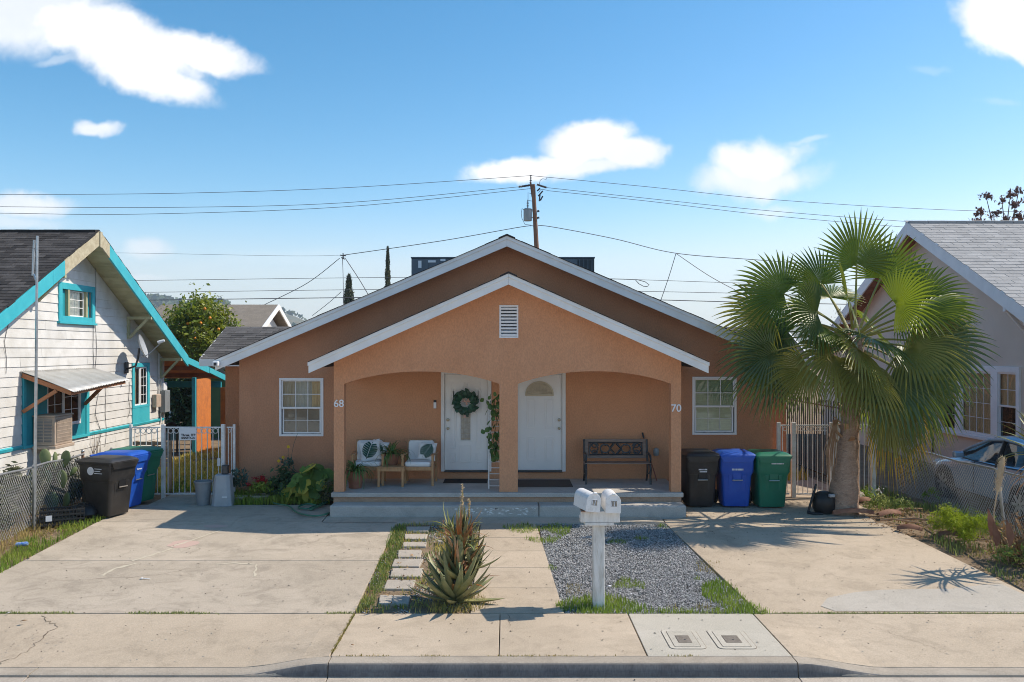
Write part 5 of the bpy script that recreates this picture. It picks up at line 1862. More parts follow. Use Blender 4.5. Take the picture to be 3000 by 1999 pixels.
mb = MB(); mb.box(cx0 + .06, cx1 - .06, cy0 - .004, cy0 - .0005, cz0 + .06, cz1 - .05); mb.build('grille_backing', M['grey_plastic'], cl)
for i in range(16):
    z = cz0 + .075 + i * (cz1 - cz0 - .14) / 15
    mb = MB(); mb.box(cx0 + .06, cx1 - .06, cy0 - .016, cy0 - .004, z - .008, z + .004); mb.build('louver', M['tan_metal'], cl)
mb = MB(); mb.box((cx0 + cx1) / 2 - .012, (cx0 + cx1) / 2 + .012, cy0 - .018, cy0 - .0165, cz0 + .05, cz1 - .04); mb.build('bar', M['tan_metal'], cl)

# satellite dish
sd = thing('satellite_dish', 'grey satellite dish on a bent mast beside the narrow teal window', 'satellite dish', (XW, 21.45, 2.95))
mb = MB(); mb.box(XW + .03, XW + .06, 21.36, 21.54, 2.82, 3.10); mb.build('mount_plate', M['iron_dark'], sd, bevel=.01)
mb = MB(); mb.tube([(XW + .05, 21.45, 2.92), (XW + .28, 21.42, 3.0), (XW + .36, 21.38, 3.2), (XW + .40, 21.36, 3.45)], .025, 8); mb.build('mast', M['iron_dark'], sd, smooth=True)
ax = Vector((.93, .22, .30)).normalized()
qm = ax.to_track_quat('Z', 'Y').to_matrix().to_4x4()
c = Vector((XW + .50, 21.36, 3.50))
mb = MB(); mb.m = Matrix.Translation(c) @ qm
prof = [(1e-4, -.07)] + [(.33 * k / 8, -.07 + .07 * (k / 8) ** 2) for k in range(1, 9)]
mb.lathe(prof + [(.335, .006)] + [(.33 * k / 8, -.078 + .07 * (k / 8) ** 2) for k in range(8, 0, -1)] + [(1e-4, -.078)], 28, sx=1.0, sy=.92)
mb.build('dish', M['grey_plastic_light'], sd, smooth=True)
mb = MB(); e = c + ax * .46 + Vector((0, -.02, -.02)); mb.tube([c + ax * -.06 + Vector((0, 0, -.27)), c + ax * .12 + Vector((0, 0, -.25)), e + Vector((0, 0, -.02))], .012, 6); mb.build('feed_arm', M['grey_plastic_light'], sd)
mb = MB(); mb.tube([e - ax * .10, e - ax * .02, e + ax * .07], [.04, .045, .035], 10); mb.build('receiver', M['label_white'], sd, smooth=True)

# ------------------------------------------------------------------ the taupe neighbour house
nr = thing('house', 'taupe stucco house with grey shingle roof and triple window', 'house', (13, 23, 0.2))
XV = 11.6
WE = Face('west', XV)
XG = 11.1
YB, ZB, SB = 23.6, 6.93, .49
rt = lambda y: ZB - SB * abs(y - YB)
TW = (19.35, 22.78, 1.30, 2.90)
mb = MB()
wall_strips(mb, WE, .15, 15.4, 31.5, .1, lambda y: rt(y) - .17, [TW], [YB])
mb.box(XV + .155, 22, 15.4, 15.55, .1, 2.9); mb.box(XV + .155, 22, 31.35, 31.5, .1, 2.9); mb.box(21.85, 22, 15.56, 31.34, .1, 2.9)
mb.build('wall', M['wall_taupe'], nr, fix=False)
mb = MB(); mb.prism([(YB, ZB), (15.0, rt(15.0)), (15.0, rt(15.0) - .12), (YB, ZB - .13)], lambda p: (XG + .003, *p), lambda p: (23, *p))
rfr = mb.build('roof', M['shingle_grey'], nr)
EXPO = .205
nc = int(math.hypot(YB - 18.0, SB * (YB - 18.0)) / EXPO)
shingle_field(rfr, M['shingle_grey'], (XG - .06, 18.0, rt(18.0)), (1, 0, 0), (0, 1, SB), nc + 1, .40, EXPO, 11, keep=lambda p: p.x < p.y * .625 + .3 and p.y < YB, th=.013)
mb = MB(); mb.prism([(YB + .001, ZB), (32.0, rt(32.0)), (32.0, rt(32.0) - .12), (YB + .001, ZB - .13)], lambda p: (XG + .003, *p), lambda p: (23, *p))
mb.build('roof', M['shingle_grey'], nr)
mb = MB()
for i in range(46):
    x = XG - .02 + i * .26
    mb.box(x, x + .25, YB - .13, YB + .13, ZB - .045, ZB + .018 + random.uniform(-.004, .004))
mb.build('ridge_cap', M['shingle_grey'], nr)
for ya, yb in ((15.0, YB - .002), (YB + .002, 32.0)):
    mb = MB()
    mb.hexa([(XG - .045, ya, rt(ya) - .33), (XG, ya, rt(ya) - .33), (XG, yb, rt(yb) - .33), (XG - .045, yb, rt(yb) - .33)], [(XG - .045, ya, rt(ya) + .005), (XG, ya, rt(ya) + .005), (XG, yb, rt(yb) + .005), (XG - .045, yb, rt(yb) + .005)])
    mb.build('bargeboard', M['trim_grey'], nr, bevel=.004)
for s in (-1, 1):
    for i in range(44):
        a = YB + s * (.05 + i * .19)
        b = a + s * .18
        if not 15.4 < b < 31.6: break
        mb = MB(); zf = lambda y: rt(y) - .135
        mb.hexa([(XG + .002, a, zf(a) - .014), (XV + .02, a, zf(a) - .014), (XV + .02, b, zf(b) - .014), (XG + .002, b, zf(b) - .014)], [(XG + .002, a, zf(a)), (XV + .02, a, zf(a)), (XV + .02, b, zf(b)), (XG + .002, b, zf(b))])
        mb.build('soffit_plank', M['wood_red'], nr)
for y in (19.0, 28.2):
    zt = rt(y) - .36
    mb = MB(); mb.bar((XV - .01, y, zt), (XG - .03, y, zt), .11, .12); mb.bar((XV - .035, y, zt - .05), (XV - .035, y, zt - .55), .07, .09); mb.bar((XV - .06, y, zt - .5), (XG + .05, y, zt - .05), .07, .07)
    mb.build('knee_brace', M['trim_grey'], nr, bevel=.005)
# triple window
u0, u1, z0, z1 = TW
mb = MB()
frame_boxes(mb, WE, u0 - .10, u1 + .10, z0 - .02, z1 + .12, .13, -.02, .05, .14, .05)
tw = mb.build('window', M['trim_grey'], nr, bevel=.006, label='triple window with orange curtains')
mb = MB(); WE.box(mb, u0 - .16, u1 + .16, .0, .10, z0 - .085, z0 - .021); mb.build('sill', M['trim_grey'], tw, bevel=.006)
m1, m2 = u0 + .90, u1 - .90
for m_ in (m1, m2):
    mb = MB(); WE.box(mb, m_ - .14, m_ + .14, -.03, .048, z0 + .03, z1 - .02); mb.build('mullion', M['trim_grey'], tw, bevel=.006)
zm = z0 + .78
for a, b in ((u0 + .031, m1 - .141), (m2 + .141, u1 - .031)):
    sash(WE, tw, a, b, zm, z1 - .02, .005, 0, 2, 2, M['white_vinyl'], M['glass'], w=.04, munt=.014)
    sash(WE, tw, a, b, z0 + .031, zm + .03, -.02, 0, 1, 2, M['white_vinyl'], M['glass_dark'], w=.04, munt=.010)
    curtain(WE, tw, a, b, zm, z1 - .03, -.055, M['curtain_orange'], folds=5, amp=.006)
sash(WE, tw, m1 + .141, m2 - .141, z0 + .031, z1 - .02, .005, 0, 4, 4, M['white_vinyl'], M['glass'], w=.05, munt=.012)
curtain(WE, tw, m1 + .10, m2 - .10, z0 + .04, z1 - .03, -.055, M['curtain_orange'], folds=12, amp=.008)
room_box(WE, tw, u0, u1, z0, z1, .6, .15)
mb = MB(); mb.tube([(XV - .02, 23.2, 1.35), (XV - .02, 23.2, .62)], .018, 6); mb.build('vent_pipe', M['iron_dark'], nr)


# ------------------------------------------------------------------ fences and gates
def chain_fence(label, x, y0, y1, posts, top, tilt=0.0, end_rust=False, lean=0.0):
    t = thing('wire_fence', label, 'fence', (x, (y0 + y1) / 2, zg((y0 + y1) / 2)))
    zt = lambda y: top
    lx = lambda z, y: x + lean * (1 - (z - zg(y)) / max(.3, top - zg(y))) + .02 * math.sin(y * 2.3)
    mb = MB(); mb.tube([(lx(top, y0 + (y1 - y0) * i / 14), y0 + (y1 - y0) * i / 14, top + .012 * math.sin(i * 1.9)) for i in range(15)], .021, 8)
    mb.build('top_rail', M['galv'], t, smooth=True)
    for i, y in enumerate(posts):
        last = end_rust and i == len(posts) - 1
        mb = MB(); mb.tube([(lx(0, y), y, zg(y) - .1), (x, y, top + (.06 if last else -.005))], .03 if last else .026, 8)
        p = mb.build('post', M['rust'] if last else M['galv'], t, smooth=True, label='rusty end post' if last else None)
        mb = MB(); mb.ball((x, y, top + (.07 if last else .01)), .038, 8, 6, .7); mb.build('post_cap', M['galv'], p, smooth=True)
    # woven diamonds: two families of zig-zag wires
    d = .068
    v, f = [], []
    r = .0027

    def seg(a, b):
        a, b = Vector(a), Vector(b)
        k = len(v)
        dd = (b - a).normalized()
        s = dd.cross(Vector((1, 0, 0))).normalized() * r
        w = Vector((r, 0, 0))
        for q in (a, b):
            v.extend([tuple(q + s), tuple(q + w), tuple(q - s), tuple(q - w)])
        for i in range(4):
            j = (i + 1) % 4
            f.append((k + i, k + j, k + 4 + j, k + 4 + i))
    dz = .047
    n = int((y1 - y0) / d)
    wob = lambda y, z: (.022 * math.sin(y * 3.1 + z * 2) + .012 * noise.noise(Vector((y * 1.5, z * 2, 0))))

    def node(i, k):
        z = top - .015 - k * dz
        y = y0 + i * d + (d / 2 if k % 2 else 0) + .012 * math.sin(z * 9 + y0)
        return (lx(z, y) + wob(y, z), y, z)
    for i in range(n):
        m = int((top - .02 - zg(y0 + i * d)) / dz)
        for k in range(m):
            a = node(i, k)
            seg(a, node(i, k + 1))
            seg(a, node(i - 1 if k % 2 == 0 else i + 1, k + 1))
    npmesh('wire_netting', v, f, M['wire_mesh'], t, 'stuff')
    return t


chain_fence('galvanized chain link fence before the white sided house', -8.4, 11.2, 16.9, (12.7, 15.16, 16.9), 1.33, end_rust=True)
chain_fence('chain link fence with loose netting beside the parked car', 8.4, 11.0, 18.55, (18.55, 14.6, 12.2), 1.34, lean=.10)

ms = thing('antenna_mast', 'tall thin galvanized mast standing at the wire fence post', 'mast', (-8.36, 15.1, .25))
mb = MB(); mb.tube([(-8.36, 15.10, .2), (-8.33, 15.10, 3.0), (-8.31, 15.10, 5.42)], [.027, .025, .021], 8); mb.build('pole', M['galv'], ms, smooth=True)
mb = MB(); mb.tube([(-8.40, 15.12, 4.72), (-8.375, 15.12, 5.35)], .02, 8); mb.build('antenna', M['galv'], ms, smooth=True)
mb = MB(); mb.tube([(-8.38, 15.11, 4.75), (-8.33, 15.11, 4.60)], .015, 6); mb.tube([(-8.39, 15.11, 5.2), (-8.32, 15.11, 5.2)], .010, 6); mb.build('bracket', M['galv'], ms)


def iron_panel(t, x0, x1, y, z0, z1, n, rings=True, post_w=.05, posts=(True, True), bar=.014):
    """Welded bar panel: posts, two rails, bars and a row of rings below the top rail."""
    if posts[0]:
        mb = MB(); mb.box(x0 - post_w / 2, x0 + post_w / 2, y - post_w / 2, y + post_w / 2, z0 - .12, z1 + .05); mb.build('post', M['white_iron'], t, bevel=.004)
    if posts[1]:
        mb = MB(); mb.box(x1 - post_w / 2, x1 + post_w / 2, y - post_w / 2, y + post_w / 2, z0 - .12, z1 + .05); mb.build('post', M['white_iron'], t, bevel=.004)
    a, b = x0 + post_w / 2 + .001, x1 - post_w / 2 - .001
    for z in (z1 - .03, z0 + .02):
        mb = MB(); mb.box(a, b, y - .014, y + .014, z, z + .028); mb.build('rail', M['white_iron'], t, bevel=.003)
    for i in range(n):
        x = a + (b - a) * (i + .5) / n
        mb = MB(); mb.box(x - bar / 2, x + bar / 2, y - bar / 2, y + bar / 2, z0 + .049, z1 - .031); mb.build('bar', M['white_iron'], t)
        if rings and i < n - 0:
            xc = x + (b - a) / n / 2
            if xc > b - .03: continue
            mb = MB(); r_ = min(.052, (b - a) / n * .42)
            mb.tube([(xc + r_ * math.cos(q * math.pi / 7), y - .016, z1 - .09 + r_ * math.sin(q * math.pi / 7)) for q in range(14)] + [(xc + r_, y - .016, z1 - .09)], .0075, 5, cap=False)
            mb.build('ring', M['white_iron'], t)


GY = 17.84
t = thing('iron_fence', 'short white iron fence section over the dark trash cart row', 'fence', (-7.52, GY, .33))
iron_panel(t, -7.86, -7.22, GY, .36, 1.80, 5, posts=(True, False))
t = thing('iron_gate', 'white iron gate carrying a dog warning sign', 'gate', (-6.5, GY, .33))
iron_panel(t, -7.18, -5.93, GY, .36, 1.80, 10, post_w=.075)
mb = MB(); mb.box(-6.04, -5.98, GY - .05, GY - .018, .98, 1.14); mb.build('latch', M['white_iron'], t, bevel=.004)
t = thing('iron_fence', 'white iron fence panel joining the gate to the duplex corner', 'fence', (-5.8, GY, .33))
iron_panel(t, -5.88, -5.70, GY, .36, 1.80, 2, posts=(False, True))
sg = thing('sign', 'pale printed warning sign tied to the white iron gate', 'sign', (-6.62, GY - .04, 1.62))
mb = MB(); mb.box(-6.83, -6.475, GY - .045, GY - .037, 1.52, 1.785); mb.build('board', M['label_white'], sg, bevel=.003)
text_obj('lettering', 'Thank. ITP', .068, M['ink_dark'], sg, (-6.645, GY - .0465, 1.625), (R(90), 0, 0), .0008, .0035)
text_obj('lettering', 'SMARTA.Zc', .056, M['ink_dark'], sg, (-6.645, GY - .0465, 1.565), (R(90), 0, 0), .0008, .0025)

t = thing('iron_fence', 'narrow white iron fence panel beside the green trash cart', 'fence', (5.75, GY, .33))
iron_panel(t, 5.68, 5.94, GY, .36, 1.84, 2, posts=(True, False), post_w=.07)
t = thing('iron_gate', 'white iron gate on the palm side of the duplex', 'gate', (6.3, GY, .33))
iron_panel(t, 5.99, 6.79, GY, .36, 1.84, 7, post_w=.085)
t = thing('iron_fence', 'white iron fence panel behind the palm trunk', 'fence', (7.2, GY, .33))
iron_panel(t, 6.90, 7.66, GY, .36, 1.84, 7, rings=True, post_w=.085)

t = thing('picket_fence', 'black iron picket fence running back along the side passage', 'fence', (7.35, 22, .33))
for i in range(60):
    y = 18.3 + i * .15
    mb = MB(); mb.box(7.34, 7.36, y - .01, y + .01, .36, 2.25); mb.build('picket', M['fence_black'], t)
for z in (.5, 2.1):
    mb = MB(); mb.box(7.335, 7.365, 18.2, 27.3, z, z + .03); mb.build('rail', M['fence_black'], t)
t = thing('slat_fence', 'tall dark slatted fence closing the passage beyond the gate', 'fence', (7.4, 28, .35))
for i in range(24):
    x = 6.6 + i * .10
    mb = MB(); mb.box(x, x + .07, 28.0, 28.03, .35, 2.9); mb.build('slat', M['slat_dark'], t)
mb = MB(); mb.box(6.55, 9.05, 28.031, 28.07, 2.6, 2.68); mb.build('rail', M['slat_dark'], t)


# ------------------------------------------------------------------ wheeled trash carts
def rr(hx, hy, r, z, cx=0, cy=0, n=4):
    out = []
    for (sx, sy, s) in ((1, 1, 0), (-1, 1, 1), (-1, -1, 2), (1, -1, 3)):
        for k in range(n + 1):
            a = math.pi / 2 * (s + k / n)
            out.append((cx + sx * (hx - r) + r * math.cos(a), cy + sy * (hy - r) + r * math.sin(a), z))
    return out


def make_cart(color, label, group, loc, rz, kind=0):
    t = thing('trash_cart', label, 'trash cart', loc, rz, group)
    t['_local'] = 1
    m = M[color]
    B = lambda mb, nm, mat, par=t, **k: mb.build(nm, mat, par, world=False, **k)
    mb = MB()
    mb.loft([rr(.245, .27, .05, .03), rr(.255, .285, .055, .10), rr(.285, .335, .06, .62), rr(.295, .35, .06, .66)])
    mb.loft([rr(.295, .352, .06, .661), rr(.318, .372, .06, .72), rr(.325, .385, .06, .96), rr(.34, .40, .06, .965), rr(.345, .405, .06, .995)])
    body = B(mb, 'body', m, smooth=True, angle=35)
    # front relief: ribs, recess with catch bar
    y = -.34
    mb = MB()
    for x in (-.13, .13):
        mb.hexa([(x - .035, -.268, .05), (x + .035, -.268, .05), (x + .035, -.25, .05), (x - .035, -.25, .05)], [(x - .04, -.352, .66), (x + .04, -.352, .66), (x + .04, -.33, .66), (x - .04, -.33, .66)])
    B(mb, 'rib', m, body, bevel=.008)
    mb = MB(); mb.hexa([(-.075, -.345, .52), (.075, -.345, .52), (.075, -.30, .52), (-.075, -.30, .52)], [(-.085, -.362, .70), (.085, -.362, .70), (.085, -.31, .70), (-.085, -.31, .70)]); B(mb, 'catch_recess', M['black_rubber'] if kind == 0 else m, body, bevel=.006)
    mb = MB(); mb.tube([(-.10, -.372, .555), (.10, -.372, .555)], .011, 8); B(mb, 'catch_bar', M['steel'], body)
    mb = MB(); mb.hexa([(-.28, -.375, .80), (.28, -.375, .80), (.24, -.35, .80), (-.24, -.35, .80)], [(-.305, -.405, .955), (.305, -.405, .955), (.30, -.37, .955), (-.30, -.37, .955)]); B(mb, 'front_bulge', m, body, bevel=.01)
    # lid
    mb = MB()
    mb.loft([*[[(x, y, z - .02 * k_ * (y - .4)) for x, y, z in q] for k_ in (random.uniform(0, 1.3),) for q in (rr(.35, .415, .05, .998), rr(.355, .42, .05, 1.03), rr(.33, .395, .06, 1.055, 0, .0), rr(.27, .33, .07, 1.085, 0, .01), rr(.20, .25, .07, 1.092, 0, .02))]])
    lid = B(mb, 'lid', m, smooth=True, angle=30)
    mb = MB()
    for k in range(7):
        x = -.24 + k * .08
        mb.box(x - .006, x + .006, -.424, -.405, .93, 1.02)
    mb.hexa([(-.27, -.42, .90), (.27, -.42, .90), (.27, -.405, .90), (-.27, -.405, .90)], [(-.33, -.435, 1.02), (.33, -.435, 1.02), (.33, -.40, 1.02), (-.33, -.40, 1.02)])
    B(mb, 'lid_lip', m, lid, bevel=.004)
    mb = MB(); mb.tube([(-.30, .41, 1.0), (-.30, .47, 1.03), (.30, .47, 1.03), (.30, .41, 1.0)], .018, 8); B(mb, 'handle', m)
    for x in (-.29, .29):
        mb = MB(); mb.m = Matrix.Translation((x, .30, .135)) @ Matrix.Rotation(R(90), 4, 'Y'); mb.lathe([(.05, -.03), (.125, -.03), (.135, -.02), (.135, .02), (.125, .03), (.05, .03)], 18); w = B(mb, 'wheel', M['tyre'], smooth=True)
        mb = MB(); mb.m = Matrix.Translation((x + (.031 if x > 0 else -.031), .30, .135)) @ Matrix.Rotation(R(90), 4, 'Y'); mb.lathe([(.07, -.006), (.06, .006)], 12); B(mb, 'hub', M['grey_plastic'], w)
    mb = MB(); mb.tube([(-.3, .30, .135), (.3, .30, .135)], .014, 6); B(mb, 'axle', M['iron_dark'])
    return t


def cart_text(t, body, size, x, y, z, rot, nm='lettering', mat='label_white', sx=1.0):
    o = text_obj(nm, body, size, M[mat], t, (x, y, z), rot, .0006, .0008, sx=sx)
    return o


front = (R(84), 0, 0)
RIGHTS = [('black_plastic', 'black trash cart closest to the porch post numbered 70', (3.79, 16.95, zg(16.9)), R(3)), ('blue_plastic', 'blue recycling cart between the black cart and green cart beside the porch', (4.49, 16.93, zg(16.9)), R(-2)),
          ('green_plastic', 'green yard waste cart beside the white iron gate and palm', (5.16, 16.86, zg(16.9)), R(1))]
for c_, lab, loc, rz in RIGHTS:
    t = make_cart(c_, lab, 'trash carts beside the porch', loc, rz, 0 if c_[:4] == 'blac' else 1)
    y_, z_ = (-.386, .745) if c_ != 'green_plastic' else (-.4075, .875)
    for row, (wd, hh) in enumerate(((.17, .026), (.13, .022)) if c_[:4] == 'blac' else (((.22, .034),) if c_[:4] == 'blue' else ((.24, .022),))):
        x = -wd / 2 + (.06 if c_[:4] == 'gree' else 0)
        k = 0
        while x < wd / 2 + (.06 if c_[:4] == 'gree' else 0):
            w_ = random.uniform(.009, .022)
            mb = MB(); mb.hexa([(x, y_, z_ - row * .04), (x + w_, y_, z_ - row * .04), (x + w_, y_ + .02, z_ - row * .04), (x, y_ + .02, z_ - row * .04)], [(x, y_ - .003, z_ - row * .04 + hh), (x + w_, y_ - .003, z_ - row * .04 + hh), (x + w_, y_ + .02, z_ - row * .04 + hh), (x, y_ + .02, z_ - row * .04 + hh)])
            mb.build('worn_print', M['label_white'], t, world=False)
            x += w_ + random.uniform(.004, .010)
LEFTS = [('black_plastic', 'dusty black trash cart with a round white emblem beside the cactus', (-7.46, 15.95, zg(15.9)), R(70)), ('blue_plastic', 'blue recycling cart half hidden behind the emblem cart', (-7.56, 16.75, zg(16.7)), R(80)),
         ('green_plastic', 'green cart at the back of the row by the iron gate post', (-7.56, 17.36, zg(17.3)), R(76))]
for c_, lab, loc, rz in LEFTS:
    t = make_cart(c_, lab, 'trash carts beside the iron gate', loc, rz, 0 if c_[:4] == 'blac' else 1)
    if c_ == 'black_plastic':
        side = (R(90), 0, R(-90))
        mb = MB(); mb.m = Matrix.Translation((-.328, .08, .86)) @ Matrix.Rotation(R(90), 4, 'Y')
        mb.lathe([(.055, -.002), (.075, -.002), (.075, .004), (.055, .004), (.055, -.002)], 24); mb.build('emblem', M['label_white'], t, world=False)
        mb = MB(); mb.m = Matrix.Translation((-.3285, .08, .86)) @ Matrix.Rotation(R(90), 4, 'Y'); mb.lathe([(.016, -.002), (.042, -.002), (.042, .004), (.016, .004), (.016, -.002)], 18); mb.build('emblem', M['label_white'], t, world=False)
        for k, w in enumerate((.16, .13, .17)):
            mb = MB(); mb.box(-.331, -.326, -.02 - w, -.015, .90 - k * .042, .910 - k * .042); mb.build('label_line', M['label_white'], t, world=False)
    elif c_ == 'blue_plastic':
        cart_text(t, 'Corona', .05, 0, -.384, .76, front)

# ------------------------------------------------------------------ small things by the gate
t = thing('waste_basket', 'round grey plastic waste basket before the iron gate', 'waste basket', (-6.05, 17.0, zg(17)))
mb = MB(); mb.lathe([(.125, 0), (.165, .44), (.18, .445), (.18, .475), (.165, .475), (.12, .03), (.001, .03)], 24, (-6.05, 17.0, zg(17))); mb.build('body', M['grey_plastic'], t, smooth=True, angle=35)
t = thing('storage_bin', 'tall pale grey plastic tub turned upside down beside the waste basket', 'tub', (-5.63, 16.95, zg(17)))
mb = MB()
c0 = (-5.63, 16.95)
mb.loft([rr(.205, .19, .07, zg(17), *c0, n=1), rr(.195, .18, .07, zg(17) + .06, *c0, n=1), rr(.150, .14, .055, zg(17) + .60, *c0, n=1), rr(.135, .125, .05, zg(17) + .615, *c0, n=1)])
mb.build('body', M['grey_plastic_light'], t, bevel=.01)
mb = MB(); mb.box(-5.60, -5.50, 16.765, 16.775, .50, .52); mb.build('label_mark', M['label_white'], t)
mb = MB(); mb.box(-5.66, -5.53, 16.90, 17.0, zg(17) + .617, zg(17) + .80); mb.build('mug', M['iron_dark'], t, bevel=.02)
# milk crate beside the wire fence
t = thing('milk_crate', 'black plastic milk crate lying by the wire fence', 'crate', (-8.0, 15.35, zg(15.3)), R(28))
h, w, d = .28, .36, .36
for z in (.0, .085, .17, .25):
    mb = MB()
    mb.box(-w, w, -d / 2, -d / 2 + .012, z, z + .03); mb.box(-w, w, d / 2 - .012, d / 2, z, z + .03); mb.box(-w, -w + .012, -d / 2 + .013, d / 2 - .013, z, z + .03); mb.box(w - .012, w, -d / 2 + .013, d / 2 - .013, z, z + .03)
    mb.build('band', M['black_rubber'], t, world=False, bevel=.003)
for k in range(13):
    x = -w + .01 + k * (2 * w - .02) / 12
    mb = MB(); mb.box(x - .008, x + .008, -d / 2 + .001, -d / 2 + .010, .03, .25); mb.build('slat', M['black_rubber'], t, world=False)
    mb = MB(); mb.box(x - .008, x + .008, d / 2 - .010, d / 2 - .001, .03, .25); mb.build('slat', M['black_rubber'], t, world=False)
mb = MB(); mb.box(-w + .02, w - .02, -d / 2 + .02, d / 2 - .02, .002, .012); mb.build('bottom', M['black_rubber'], t, world=False)
mb = MB(); mb.box(-.26, -.16, -d / 2 - .004, -d / 2 - .0005, .09, .19); mb.build('label_mark', M['label_white'], t, world=False)
t = thing('trash_bag', 'round black trash bag sagging between the crate and trash cart', 'bag', (-7.75, 15.75, zg(15.7)))
mb = MB(); mb.lathe([(.02, 0), (.17, .01), (.22, .08), (.20, .17), (.11, .24), (.03, .25), (.035, .28), (.001, .28)], 16, (-7.75, 15.75, zg(15.7))); mb.build('body', M['black_rubber'], t, smooth=True)

# ------------------------------------------------------------------ porch furniture
FZ = .69
FZ0 = FZ + .001


def make_chair(label, x, y, rz):
    t = thing('patio_chair', label, 'chair', (x, y, FZ0), rz, 'wooden porch chairs')
    B = lambda mb, nm, mat, par=t, **k: mb.build(nm, mat, par, world=False, **k)
    w, d = .30, .29
    for sx in (-1, 1):
        mb = MB(); mb.bar((sx * w, -d, 0), (sx * w, -d, .60), .045, .05, (0, 1, 0)); B(mb, 'leg', M['teak'], bevel=.005)
        mb = MB(); mb.bar((sx * w, d + .04, 0), (sx * (w - .0), d, .44), .045, .05, (0, 1, 0)); mb.bar((sx * w, d, .44), (sx * (w - .03), d + .11, .86), .045, .045, (0, 1, 0)); B(mb, 'leg', M['teak'], bevel=.005)
        mb = MB(); mb.bar((sx * w, -d - .03, .615), (sx * w, d + .06, .60), .065, .028); B(mb, 'armrest', M['teak'], bevel=.006)
        mb = MB(); mb.bar((sx * (w - .023), -d + .03, .34), (sx * (w - .023), d - .02, .33), .025, .07); B(mb, 'side_rail', M['teak'], bevel=.004)
    mb = MB(); mb.bar((-w + .02, -d, .345), (w - .02, -d, .345), .03, .075); B(mb, 'front_rail', M['teak'], bevel=.004)
    mb = MB(); mb.bar((-w + .02, d, .33), (w - .02, d, .33), .03, .07); B(mb, 'rear_rail', M['teak'], bevel=.004)
    mb = MB(); mb.bar((-w + .03, d + .10, .83), (w - .03, d + .10, .83), .028, .06); B(mb, 'top_rail', M['teak'], bevel=.004)
    for k in range(5):
        yy = -d + .06 + k * .115
        mb = MB(); mb.box(-w + .03, w - .03, yy, yy + .07, .365, .381); B(mb, 'seat_slat', M['teak'])
    for sx in (-.72, .72):
        mb = MB(); mb.bar((sx * w, d + .015, .38), (sx * w, d + .09, .80), .04, .018, (0, 1, 0)); B(mb, 'back_slat', M['teak'])
    mb = MB(); mb.loft([rr(.255, .265, .04, .383), rr(.27, .28, .05, .41), rr(.27, .28, .05, .45), rr(.25, .26, .04, .475)]); B(mb, 'seat_cushion', M['cushion'], smooth=True)
    mb = MB(); mb.m = Matrix.Translation((0, d - .025, .64)) @ Matrix.Rotation(R(78), 4, 'X')
    mb.loft([rr(.25, .20, .05, -.045), rr(.265, .215, .06, -.02), rr(.265, .215, .06, .02), rr(.25, .20, .05, .045)]); B(mb, 'back_cushion', M['cushion'], smooth=True)
    return t


def leaf_outline(l, w, lobes=7):
    """Monstera print: heart with deep slits."""
    polys = []
    for s in (-1, 1):
        for k in range(lobes):
            t0 = -.75 + 1.6 * k / lobes
            t1 = t0 + 1.6 / lobes * .68
            def edge(t):
                return w * math.sqrt(max(.02, 1 - (t - .0) ** 2)) * (1.0 if t < .3 else 1 - (t - .3) * .35)
            a0, a1 = t0 * l, t1 * l
            polys.append([(s * .006, a0 - .16 * l), (s * edge(t0), a0 + .10 * l), (s * edge(t1) * 1.0, a1 + .10 * l), (s * .006, a1 - .10 * l)])
    polys.append([(-.008, -l), (.008, -l), (.005, l * .95), (-.005, l * .95)])
    return polys


def pillow(label, loc, rot, size, leaf_rot, leaf_len):
    t = thing('throw_pillow', label, 'pillow', loc, group='leaf print pillows on the porch chairs', rot=rot)
    n = 14
    v, f = [], []
    hgt = lambda u, w: .085 * (max(0, (1 - abs(u) ** 2.6)) * max(0, (1 - abs(w) ** 2.6))) ** .55
    for s in (1, -1):
        for j in range(n + 1):
            for i in range(n + 1):
                u, w = -1 + 2 * i / n, -1 + 2 * j / n
                pin = 1 - .07 * (1 - abs(u * w)) * 1.0
                v.append((u * size * (1 - .08 * (1 - w * w)), w * size * (1 - .08 * (1 - u * u)), s * hgt(u, w)))
    N = (n + 1) ** 2
    for k in (0, N):
        for j in range(n):
            for i in range(n):
                a = k + j * (n + 1) + i
                q = (a, a + 1, a + n + 2, a + n + 1)
                f.append(q if k == 0 else q[::-1])
    npmesh('pillow_cover', v, f, M['cushion'], t, world=False, smooth=True)
    # printed leaf, laid just over the cloth
    ca, sa = math.cos(leaf_rot), math.sin(leaf_rot)
    vv, ff = [], []
    for poly in leaf_outline(leaf_len, leaf_len * .82):
        pts = []
        m = len(poly)
        sub = 5
        # fill each slit lobe as a fine strip following the pillow's swell
        for r_ in range(sub + 1):
            for c_ in range(2):
                p0 = Vector(poly[0 if c_ == 0 else 3]); p1 = Vector(poly[1 if c_ == 0 else 2])
                q = p0.lerp(p1, r_ / sub)
                x, y = q.x * ca - q.y * sa, q.x * sa + q.y * ca
                x = max(-size * .9, min(size * .9, x)); y = max(-size * .9, min(size * .9, y))
                pts.append((x, y, hgt(x / size, y / size) + .006))
        b = len(vv)
        vv.extend(pts)
        for r_ in range(sub):
            ff.append((b + 2 * r_, b + 2 * r_ + 1, b + 2 * r_ + 3, b + 2 * r_ + 2))
    npmesh('leaf_print', vv, ff, M['print_green'], t, world=False)
    return t


